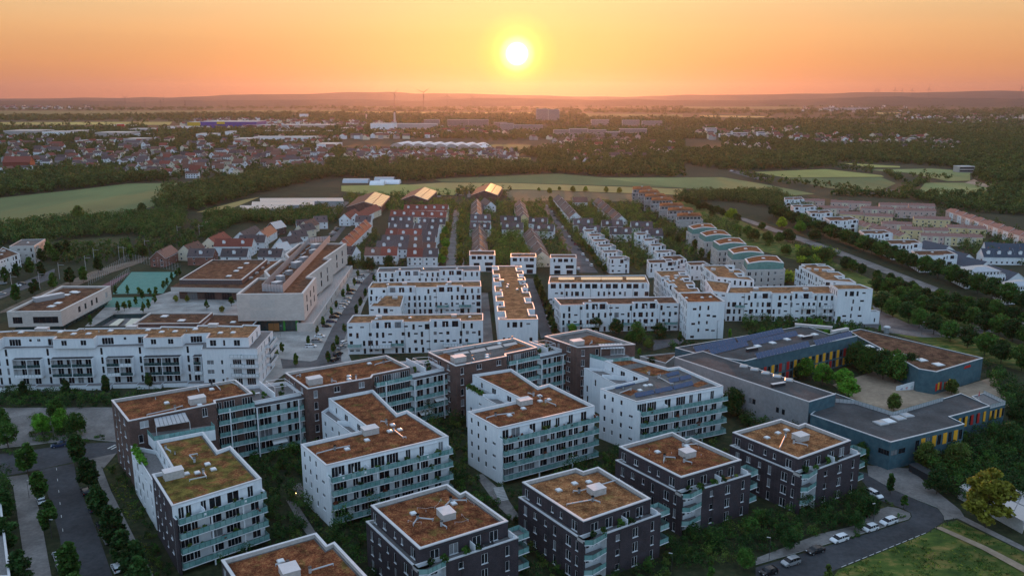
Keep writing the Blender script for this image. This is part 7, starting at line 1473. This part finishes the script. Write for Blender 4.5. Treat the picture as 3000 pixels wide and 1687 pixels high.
fill('F',[(2475,915),(2576,985),(2700,1100),(2700,1300),(2520,1240),(2420,1240),(2300,1140),(2530,1060),(2490,960)],4,4.2,4.6,300,.36,shrub,mi=(0,1,0))
fill('F',[(2290,1145),(2560,1120),(2640,1300),(2400,1260)],4,4.4,4.6,300,.36,shrub,mi=(1,0))
fill('F',[(1620,830),(1760,870),(1700,880),(1600,860)],4,2.5,3,150,.3,shrub,mi=(0,1)); fill('F',[(1820,770),(1900,800),(2100,790),(2200,850),(2020,860),(1900,860)],3.6,4.0,4.2,230,.36,shrub,mi=(0,1,0,4))
fill('L8',[(520,750),(640,735),(860,745),(840,800),(620,800),(520,800)],3.2,4.5,4.5,200,.4,shrub,mi=(3,3,1))
fill('L8',[(800,560),(1100,600),(1050,650),(900,690),(820,650)],4.5,5.5,6,220,.5,shrub,mi=(1,0,3))
fill('F',[(700,700),(880,660),(1180,650),(1190,665),(930,670),(860,850),(840,830)],3.4,2.2,2.6,120,.3,shrub,mi=(0,1,2))
for x,y in ((2160,1046),(2130,1005),(2120,1105),(190,1290)) : pass
fill('M',[(780,480),(900,520),(960,560),(900,570),(800,520)],1.1,.8,1.1,80,.16,shrub,mi=(2,0),chk=False); fill('M',[(970,690),(1110,700),(1080,760),(980,740)],1.1,.8,1.2,90,.16,shrub,mi=(0,1),chk=False); fill('M',[(370,920),(520,890),(520,960),(380,1000)],1.1,.9,1.3,90,.16,shrub,mi=(0,1),chk=False)
fill('F',[(600,1200),(760,1100),(1150,1040),(1160,1200),(1290,1250),(1620,1130),(1800,1110),(1500,1330),(1230,1300),(800,1500)],8.5,5.5,5.0,420,.33,shrub,mi=(0,0,1),seed=9)
fill('F',[(1640,1380),(2050,1260),(2190,1240),(2190,1300),(1700,1449)],8,5,4.6,420,.33,shrub,mi=(0,1),seed=9)
fill('L8',[(350,380),(900,600),(1100,720),(760,640),(400,470)],17,5.5,6,260,.45,shrub,mi=(0,1,1),seed=3)
fill('L7',[(300,640),(420,600),(440,690),(320,700)],5,4,4.5,180,.4,wood,mi=(1,3)); 
fill('L6',[(1550,440),(1760,430),(1780,580),(1900,720),(1560,680)],5.8,7.5,6.2,260,.45,wood,mi=(4,1,3,4),seed=8)
fill('L6',[(1240,380),(1400,400),(1380,650),(1330,650),(1240,500)],5.5,4.5,4.5,170,.42,wood,mi=(1,3),seed=8)
fill('L6',[(560,560),(700,420),(760,450),(650,640),(620,700)],6,4.5,5,150,.45,wood,mi=(0,1),seed=8)
fill('S1',[(0,200),(300,200),(800,230),(760,300),(540,260),(250,290),(100,340),(0,420)],6,6,6,160,.6,wood,('round','cone'),(1,0,2))
fill('N1',[(-100,400),(2576,395),(2576,650),(2000,690),(1000,712),(560,640),(-100,700)],13,7.5,8.5,60,1.7,wood,mi=(0,0,1))
fill('N2',[(-100,490),(1340,480),(1340,600),(900,600),(-100,610)],13,8,9,60,1.8,wood,mi=(0,1,3))
fill('N3',[(300,380),(2576,380),(2576,440),(900,480),(300,520)],17,11,14,60,2.6,wood,mi=(0,0,1))
tuft=Mass(5)
def tufts(c,poly,sp,h,n,leaf,mi,seed):
    P=gs(c,poly); rr=random.Random(seed); x0,x1=min(p.x for p in P),max(p.x for p in P); y0,y1=min(p.y for p in P),max(p.y for p in P)
    for _ in range(int((x1-x0)*(y1-y0)/sp/sp)):
        p=(rr.uniform(x0,x1),rr.uniform(y0,y1))
        if inpoly(p,P) and math.sin(p[0]*.21+p[1]*.34)+math.sin(p[0]*.5-p[1]*.11)+rr.uniform(-1,1)>-.4: tuft.add(p,h*rr.uniform(.5,1.3),leaf*4,n,leaf,rr.choice(mi),low=.0)
tufts('M',[(150,1500),(240,1390),(1350,935),(1440,905),(2050,1160),(2700,1530),(2700,1700)],.75,.4,9,.20,(0,1,1,2),1)
tufts('M',[(1560,800),(1730,760),(2700,1230),(2700,1370),(2100,1060)],.7,.5,9,.20,(0,1,0),2)
tufts('K',[(850,545),(975,505),(1060,690),(1240,1100),(1300,1449),(1180,1200)],.7,.35,9,.18,(0,1,2),3)
tuft.build('meadow_grass',['leaf','leaf_olive','leaf_autumn'])
shrub.build('garden_shrubs',['leaf_dark','leaf','leaf_olive','leaf_yellow','leaf_bright'])
# far countryside: wooded bands and town greenery, denser towards the horizon
rr=random.Random(11)
def bandmask(X,Y): return math.sin(Y*.0021+math.sin(X*.0009)*1.6+X*.0003)+.7*math.sin(Y*.0053+X*.0011+1.3)+.5*math.sin(X*.0031-Y*.0012)
k=0
while k<9000:
    c=rr.choice(('N1','N2','N3')); y=104+rr.random()**.85*300; p=g(c,rr.uniform(-60,2620),y)
    if y<330 and bandmask(p.x,p.y)<-.35 and rr.random()<.9: continue
    if blocked(p): continue
    s=min(3.0,max(1,p.y/1500)); wood.add(p,rr.uniform(8,13),rr.uniform(11,20)*s,26,2.9*s**.8,rr.choice((0,0,1))); k+=1
wood.build('distant_woods',['leaf_far','leaf_far2','leaf_far3','leaf_autumn2','leaf_bright2'])
def dirn(c,a,b): v=g(c,*b)-g(c,*a); return math.degrees(math.atan2(v.y,v.x))
# ================================================================== single trees
grow([g('K',*p) for p in((648,520),(745,745),(830,985),(955,1190),(1040,1385),(1130,1520),(1180,1640))],9.4,'%s columnar tree from the far end, right side of the near street','column','leaf_dark','columnar trees right of the near street',1.35)
grow([g('K',*p) for p in((235,595),(335,825),(430,1090),(590,1500),(660,1720))],8.3,'%s tree from the far end, left side of the near street','column','leaf','trees left of the near street',1.4)
grow([g('K',*p) for p in((40,1010),(70,1250),(175,1560))],9,'%s dark tree from the far end, beside the white corner terrace','column','leaf_dark','dark trees at the left margin',1.4)
grow([g('K',*p) for p in((355,270),(475,150),(520,250),(640,270))],7.0,'%s tree of the planted island on the square, from the left','broad',['leaf_bright','leaf'],'trees of the planted island',.9)
grow([g('K',*p) for p in((70,375),(20,235))],7,'%s round tree at the left edge of the square','round','leaf',None,.9)
grow([g('A',*p) for p in((805,440),(575,470),(360,490),(130,500))],6.5,'%s tree from the right below the long white apartment house','column','leaf_dark','trees below the long white house',1.1)
grow([g('L5',*p) for p in((1997,1050),(2095,1140),(1955,1090),(2183,995),(2247,920),(2287,858),(2345,785),(2380,735))],4.4,'%s slim tree along the car park edge, from the plaza','column','leaf','slim car park trees',1.05)
grow([g('L6',*p) for p in((165,1375),(390,1365),(428,1290),(455,1245),(505,1150),(590,1020),(620,965),(655,900),(715,790),(575,820),(530,860),(497,905),(600,760),(20,1320))],4.6,'%s slim tree between the car park and the white blocks','column','leaf','slim trees before the white blocks',1.05)
grow([g('L5',*p) for p in((640,860),(835,765),(882,755),(920,740),(965,715),(1012,675),(1060,650),(1105,645),(820,640),(903,640),(985,645),(1160,600),(1185,580),(1220,545),(1250,520),(1270,505),(1410,665),(1465,745),(1640,720),(1095,700),(1052,740),(1015,765))],5.4,'%s young tree of the school yard','cone','leaf','young school yard trees',1.1)
grow([g('L5',*p) for p in((1245,690),(1325,690),(1573,765))],3.4,'%s reddish shrub tree of the school yard bed','round','leaf_autumn','reddish school yard shrubs',.9)
grow(between('L7',(300,1160),(175,800),11,.4),5.6,'%s tree from the near end, lane right of the narrow white house','column',['leaf_dark','leaf_olive'],'trees of the lane by the narrow white house',1.5)
grow(between('S3',(640,757),(400,455),11,.4),5.2,'%s tree from the near end, right side of the car lined street','column',['leaf','leaf_olive'],'trees right of the car lined street',1.5)
grow(between('S3',(300,350),(180,150),8,.5),5.5,'%s tree from the near end, upper right side of the car lined street','round',['leaf_olive'],'upper trees of the car lined street',.9)
grow(between('S2',(870,700),(885,260),14,.5),5.6,'%s tree from the near end, right of the long lane','column',['leaf','leaf_autumn'],'trees right of the long lane',1.6)
grow(between('S2',(715,690),(745,400),6,1.5),6.8,'%s tree from the near end, left of the long lane','round',['leaf_bright','leaf_autumn'],'trees left of the long lane',1)
for p,h,k,lf,l in ((('L6',680,720),8.5,'broad','leaf_dark','broad dark tree before the brown roofed front houses, leftmost'),(('L6',820,690),7.5,'broad','leaf_dark','broad dark tree before the brown roofed front houses, centre'),(('L6',965,670),6.5,'round','leaf_dark','round tree between the front houses'),(('L6',1130,665),6.5,'round','leaf_dark','round tree right of the red roofed front house'),(('L6',545,700),7.5,'round','leaf_dark','round tree beside the school end'),
 (('L7',595,1140),6.3,'round','leaf_dark','tree at the far left below the white solar block'),(('L7',732,1165),7.0,'round','leaf_dark','dark tree in front of the lower white block'),(('L7',880,1225),8.6,'broad','leaf','largest bright tree in front of the white blocks'),(('L7',1043,1195),6.8,'round','leaf_dark','dark tree beside the white sunshade'),(('L7',1188,1222),5.4,'cone','leaf','pointed tree beside the white tower foot'),(('L7',963,1265),4.6,'round','leaf_olive','small olive tree behind the brick house'),(('L7',900,1320),4.2,'cone','leaf_bright','small pointed tree right of the brick house'),(('L7',425,1150),4.0,'round','leaf_bright','low bright tree in front of the lower white block'),(('L7',990,1400),4.4,'round','leaf_dark','dark tree at the corner of the low annex'),(('L7',1250,1460),7.0,'column','leaf_dark','dark tree before the long grey school wing'),(('L7',820,1230),4,'round','leaf','low tree left of the largest bright tree'),
 (('L8',1100,1110),5.6,'cone','leaf','pointed tree beside the white end house'),(('L8',1190,1130),4.0,'cone','leaf_olive','small pointed tree before the white end house'),(('L8',1390,1145),3.6,'cone','leaf_bright','small bright tree at the annex corner'),(('L8',735,1110),4.2,'cone','leaf','small bright tree before the shrub courtyard'),(('L8',930,1110),4.0,'cone','leaf','small tree at the right of the shrub courtyard'),(('L8',330,1190),4.6,'cone','leaf_bright','small bright tree right of the white tower'),
 (('C',1190,580),8.5,'broad','leaf_dark','broad dark tree between solar house and grey school wing'),(('C',1325,600),7.5,'column','leaf_dark','slim dark tree beside the grey school wing'),(('C',1540,625),6.5,'round','leaf_dark','dark tree at the corner of the grey school wing'),
 (('D',600,830),5.6,'round','leaf_dark','dark tree between last cube house and the school corner'),(('M',890,420),5.6,'column','leaf_dark','small dark columnar tree in the lane'),(('M',1060,620),4.6,'cone','leaf','small pointed tree on the traffic island'),(('M',450,880),4.6,'round','leaf_dark','young dark tree behind the parked white cars'),(('M',620,700),5.5,'broad','leaf_dark','dark tree at the corner of the last cube house'),(('C',1255,1415),4.8,'round','leaf','young tree on the verge left of the silver car'),(('C',1500,1310),5,'round','leaf_dark','dark tree behind the black car'),(('C',1070,1500),4.6,'cone','leaf','pointed tree at the lower margin beside the cube house'),(('M',100,1560),5.0,'cone','leaf_olive','pointed tree cut off by the lower margin'),
 (('D',1000,1010),7.0,'broad','leaf_dark','dark tree behind the black bin shed'),(('D',940,870),7.2,'broad','leaf_olive','olive tree before the shuttered school front'),(('D',1110,880),7.5,'broad','leaf_olive','second olive tree before the shuttered school front'),(('D',1380,780),8.5,'broad','leaf_dark','broad tree at the right margin below the school terrace'),(('D',1440,640),8,'broad','leaf_dark','broad tree at the right margin beside the school terrace')):
    tree(g(*p),h,l,k,lf)
tree(g('M',2090,840),15,'big yellow green tree before the perforated shed roof','tall','leaf_maple',None,1.25,'maple_tree')
grow([g('D',*p) for p in((570,330),(625,360),(710,390),(775,410),(850,395),(400,250+40),(530,290))],10.5,'%s dark tree of the school courtyard grove','broad',['leaf_dark','leaf'],'school courtyard grove',.9)
grow([g('D',*p) for p in((290,385),(385,425),(490,440),(525,495))],7.0,'%s bright tree of the school courtyard, from the left','round','leaf_bright','bright courtyard trees',1.1)
tree(g('D',770,560),5.6,'olive tree in the courtyard corner behind the south roof','broad','leaf_olive'); tree(g('D',1080,470),5.2,'tree between the painted wall and the parking yard','broad','leaf_olive'); tree(g('D',260,390),5,'dark tree before the yellow shutters','round','leaf_dark')
# avenues
AG='avenue trees'
grow(between('L8',(1405,1000),(2400,1420),10,.7),9.0,'%s tree of the nearest avenue line, from the white end house','round',['leaf_dark','leaf'],AG+' nearest line',1.12)
grow(between('L8',(1540,965),(2430,1240),11,.7),8.8,'%s tree of the second avenue line, from the white end house','round',['leaf','leaf_dark'],AG+' second line',1.12)
grow(between('L8',(1370,870),(2440,1110),12,.7),8.4,'%s tree of the third avenue line, from the left','round',['leaf_dark','leaf'],AG+' third line',1.12)
grow(between('L8',(1130,690),(1640,880),7,1.5),6.5,'%s tree near the stepped white row, from the left','round',['leaf_dark','leaf'],'trees behind the stepped white row',1)
grow(between('L8',(640,330),(2420,1000),27,.6),10.2,'%s tree of the line beside the white villas, from the far end','round',['leaf_dark','leaf'],AG+' beside the villas',1.2)
grow(between('L8',(30,235),(380,360),9,.8),7,'%s round tree of the far park line, from the far end','broad',['leaf_dark'],AG+' far park line',1.15)
for i,(x,y,h,lf) in enumerate(((345,345,7.5,'leaf_yellow'),(700,410,7.2,'leaf_yellow'),(500,500,7.5,'leaf_olive'),(600,520,7.5,'leaf_olive'),(745,510,8,'leaf_dark'),(680,510,6,'leaf'),(730,600,6,'leaf'),(460,470,7,'leaf'),(380,440,5,'leaf'),(830,440,7,'leaf_bright'),(930,500,7.5,'leaf_dark'),(1170,705,6.5,'leaf_dark'),(560,420,5,'leaf'),(210,330,5.5,'leaf_dark'),(120,280,5,'leaf_dark'),(870,640,7.5,'leaf_olive'),(1000,650,7.5,'leaf'))):
    tree(g('L8',x,y),h*1.15,'%s free standing tree of the park, counted from the far end of its list'%od(i+1) if 0 else '%s %s tree standing free on the park meadow'%(od(i+1),{'leaf_yellow':'yellow','leaf_olive':'olive','leaf_dark':'dark','leaf':'green','leaf_bright':'bright'}[lf]),'broad',lf,'free trees on the park meadow',1.15)
grow([g('L7',*p) for p in((1105,500),(1135,520),(1175,530),(1215,500),(1265,600),(1290,560),(1340,620),(1395,640),(1150,440),(1230,470),(1180,640),(1470,660))],6.5,'%s garden tree before the teal topped villas','column',['leaf_dark','leaf_olive'],'garden trees before the teal topped villas',1.3)
grow([g('S5',*p) for p in((130,530),(215,500),(295,520),(120,700),(250,655),(380,600),(500,570),(595,555),(700,490),(40,560),(480,350),(400,420),(300,420),(350,380),(420,370),(930,400),(1020,390))],9.5,'%s pointed tree beside the tramway, from the left group','column',['leaf_dark','leaf'],'pointed trees beside the tramway',1.3)
for i,(x,y) in enumerate(((265,130),(430,118),(520,120),(665,122),(760,128),(335,105),(190,112))): tree(g('L7',x,y+35),6.2 if i<5 else 4,'%s round tree on the field path beyond the houses'%od(i+1),'broad','leaf_autumn','round trees on the field path')
for x,y,h,l in ((560,108,15,'lone pale willow at the edge of the left field'),(1005,50,11,'round dark tree at the tip of the left field')): tree(g('L5',x,y+12),h*.8,l,'broad','leaf_olive' if h>12 else 'leaf_dark')
# ================================================================== cars
def cars(c,pts,ang,cols,lab,group,parts=False,kinds=('hatch','wagon','suv','sedan')):
    for i,q in enumerate(pts):
        p=g(c,q[0],q[1]); car(p,ang+R.uniform(-2,2),lab%(od(i+1),{'white':'white','black':'black','silver':'silver','blue':'dark blue','red':'red','grey':'grey'}[cols[i%len(cols)]]),kinds[(i*3+len(pts))%len(kinds)] if len(q)<3 else q[2],cols[i%len(cols)],group,parts)
va=dirn('M',(400,975),(1010,785))
for x,y,k,cl,l in ((250,1005,'wagon','white','white wagon with a dark sunroof, between the planting beds'),(640,870,'hatch','white','white hatchback between two other white cars'),(870,785,'wagon','white','white wagon nearest the traffic island'),(-50,1150,'sedan','black','black car behind the white wagon with the sunroof'),(-360,1300,'suv','silver','pale silver car between two black cars'),(-640,1420,'hatch','black','black car at the lower margin')):
    car(g('M',x,y),va+180,l,k,cl,'cars parked along the lane',True)
car(g('M',690,440),va-92,'white car parked nose first beside the last cube house','wagon','white','cars parked along the lane',True)
ka=dirn('K',(560,1450),(480,1250))
for x,y,k,cl,l in ((487,1300,'hatch','white','white car parked under the trees left of the near street'),(520,1400,'hatch','silver','second pale car left of the near street, half under a tree'),(345,830,'suv','white','pale car hidden behind a street tree on the left'),(715,755,'wagon','black','black car under the right street trees'),(780,900,'hatch','blue','dark car between the right street trees'),(850,1050,'suv','black','third dark car between the right street trees'),(905,1160,'hatch','silver','pale car between the right street trees'),(980,1400,'hatch','white','white car at the lower margin under the right street trees')):
    car(g('K',x,y),ka,l,k,cl,'cars on the near street',True)
car(g('K',500,365),dirn('K',(300,400),(900,300))+180,'dark blue car parked at the planted island','sedan','blue',None,True)
pk=[(630,752),(615,772),(600,800),(555,855),(545,878),(525,915),(512,942),(498,958),(483,975),(452,1022),(432,1045),(412,1075),(382,1108),(330,1180),(310,1215),(268,1250)]
cars('L6',pk,6,['silver','white','grey','black','grey','silver','white','silver','white','black','black','blue','black','white','silver','white'],'%s car from the far end of the car park row, %s','cars in the car park row',True)
cars('L6',[(505,1225),(485,1258),(460,1308),(440,1345)],60,['white','silver','black','black'],'%s %s car opposite the car park row','cars opposite the car park row',True)
cars('S3',[(150,185),(175,205),(195,240),(215,275),(240,312),(285,372),(308,405),(342,455),(367,485),(392,517),(425,562),(458,605),(495,655),(530,700),(420,728)],dirn('S3',(480,650),(200,260)),['white','grey','silver','black','grey','white','silver','white','black','red','grey','white','white','white','white'],'%s car from the far end of the car lined street, %s','cars of the car lined street')
cars('L7',[(172,780),(182,812),(192,845),(202,880),(215,920),(226,955),(240,1000),(252,1040),(262,1070),(274,1105),(288,1135)],dirn('L7',(280,1160),(150,765)),['white','grey','silver','white','black','red','grey','white','silver','white','grey'],'%s car from the far end of the lane by the narrow house, %s','cars of the lane by the narrow house')
cars('S1',[(1085,375),(1100,358),(1115,340),(1130,325),(1048,408)],45,['silver','white','grey','silver','white'],'%s car of the street behind the school, %s','cars of the street behind the school')
cars('S5',[(20,565),(120,580),(155,570),(8,640)],20,['silver','white','grey','silver'],'%s car left of the tramway, %s','cars left of the tramway')
cars('S2',[(690,108),(715,105),(850,98),(880,95)],10,['white','blue','silver','white'],'%s car parked by the barns, %s','cars parked by the barns')
cars('N3',[(30,525),(93,545),(255,560),(390,655),(370,648)],-40,['white','white','white','grey','white'],'%s vehicle on the country road by the woods, %s','vehicles on the country road',False,('suv',))
# ================================================================== street furniture
for c,x,y,h,a,l in (('M',680,770,5,200,'street lamp between the two white cars nearest the island'),('C',1385,1375,6,160,'street lamp above the black car on the verge'),('C',860,1440,5,160,'street lamp at the lower margin by the third cube house'),('K',245,800,5,0,'street lamp left of the near street'),('K',435,1140,5,0,'street lamp before the white car on the near street'),('L8',240,1190,8,10,'tall street lamp before the white tower'),('L8',1690,1165,6,0,'street lamp at the avenue crossing'),('S6',1040,520,7,0,'street lamp beside the white tower'),('D',325,395,4,0,'round headed lamp in the school courtyard'),('D',425,330,4,0,'second round headed lamp in the school courtyard'),('L5',1985,935,5,0,'street lamp on the plaza'),('L5',1300,850,4,0,'street lamp in the school yard')): street_lamp(g(c,x,y),l,h,a)
for i,(x,y) in enumerate(((850,395),(885,400),(672,415),(425,530),(612,475),(1035,345),(1265,240),(1420,230),(285,600),(90,620))):
    p=g('S5',x,y); r=root('tram_pole','%s grey catenary pole of the tramway'%od(i+1),'pole',(p.x,p.y,0),'tramway poles'); b=MB(); b.cyl((p.x,p.y,0),(p.x,p.y,9.5),.16,.12,'tin',7); b.obj('post',r); b=MB(); b.box((p.x+1.6,p.y,8.2),(3.4,.12,.12),'metal'); b.obj('bracket',r)
def fence(c,pts,h,label,post=3,m='metal',name='ball_fence'):
    P=[g(c,*q) for q in pts]; r=root(name,label,'fence',(*P[0],0)); 
    for A,B in zip(P,P[1:]):
        n=max(1,int((B-A).length/post))
        for i in range(n): q=A.lerp(B,i/n); b=MB(); b.cyl((q.x,q.y,0),(q.x,q.y,h),.06,.06,m,5); b.obj('post',r)
        b=MB()
        for k in range(int(h/.9)+1): b.tube([(A.x,A.y,.15+k*.9),(B.x,B.y,.15+k*.9)],.018,m,3)
        b.obj('wire',r)
fence('S5',[(630,575),(930,400),(1290,480)],5,'tall wire ball fence on two sides of the green pitch')
fence('S5',[(790,590),(930,490)],4,'inner wire fence between running strip and green pitch')
fence('M',[(1400,900),(1750,735)],1.2,'low wire fence at the meadow corner',2,'metal_dark','wire_fence')
p=g('D',905,930); r=root('bin_shed','black timber bin shed along the lane','shed',(p.x,p.y,0)); A,B=g('D',850,885),g('D',985,960); d=(B-A).normalized(); n=Vector((-d.y,d.x)); b=MB(); b.prism([A,B,B+n*2.5,A+n*2.5],0,2.1,'furniture_dark'); b.obj('wall',r)
b=MB(); b.prism([A-d*.2-n*.2,B+d*.2-n*.2,B+d*.2+n*2.7,A-d*.2+n*2.7],2.12,2.22,'metal_dark'); b.obj('roof',r)
p=g('L8',1442,1150); r=root('kiosk','small grey advertising kiosk at the avenue crossing','kiosk',(p.x,p.y,0)); b=MB(); b.cyl((p.x,p.y,0),(p.x,p.y,2.8),1.1,1.1,'tin',12); b.obj('body',r); b=MB(); b.cyl((p.x,p.y,2.8),(p.x,p.y,3.3),1.5,.9,'coping',12); b.obj('roof',r)
# stairs between the courtyards
r=root('garden_steps','grey outdoor steps between two planted slopes, left of the third cube house','steps',(*g('B',1235,1035),0))
A,B=g('B',1215,1000),g('B',1265,1075); d=(B-A).normalized(); n=Vector((-d.y,d.x))
for i in range(9): b=MB(); q=A+d*(i*.55); b.box((q.x,q.y,0),(.52,2.6,.17*(9-i)),'concrete',math.atan2(d.y,d.x)); b.obj('step',r)
for c,x,y,h,l in (('E',1960,1290,.9,'lit path lamp in the courtyard garden between the white houses'),):
    p=g(c,x,y); r=root('path_lamp',l,'lamp',(p.x,p.y,0)); b=MB(); b.cyl((p.x,p.y,0),(p.x,p.y,h),.05,.05,'metal_dark',6); b.obj('post',r); b=MB(); b.cyl((p.x,p.y,h),(p.x,p.y,h+.2),.12,.12,'lit_lamp',8); b.obj('lamp_head',r)
# ================================================================== air
b=MB(); P=[(-16000,-400),(16000,-400),(16000,20500),(-16000,20500)]
b.prism([Vector(p) for p in P],-1.2,390,'haze','haze',True); o=struct('haze',b,'stuff')

m=MB()                                                     # painted bays of the car park
for (x,y) in pk:
    for q in (g('L6',x-18,y+8),): m.box((q.x,q.y,.0),(5,.12,ZC[0]+.012),'marking',math.radians(6))
o=struct('parking_marking',m)
# end
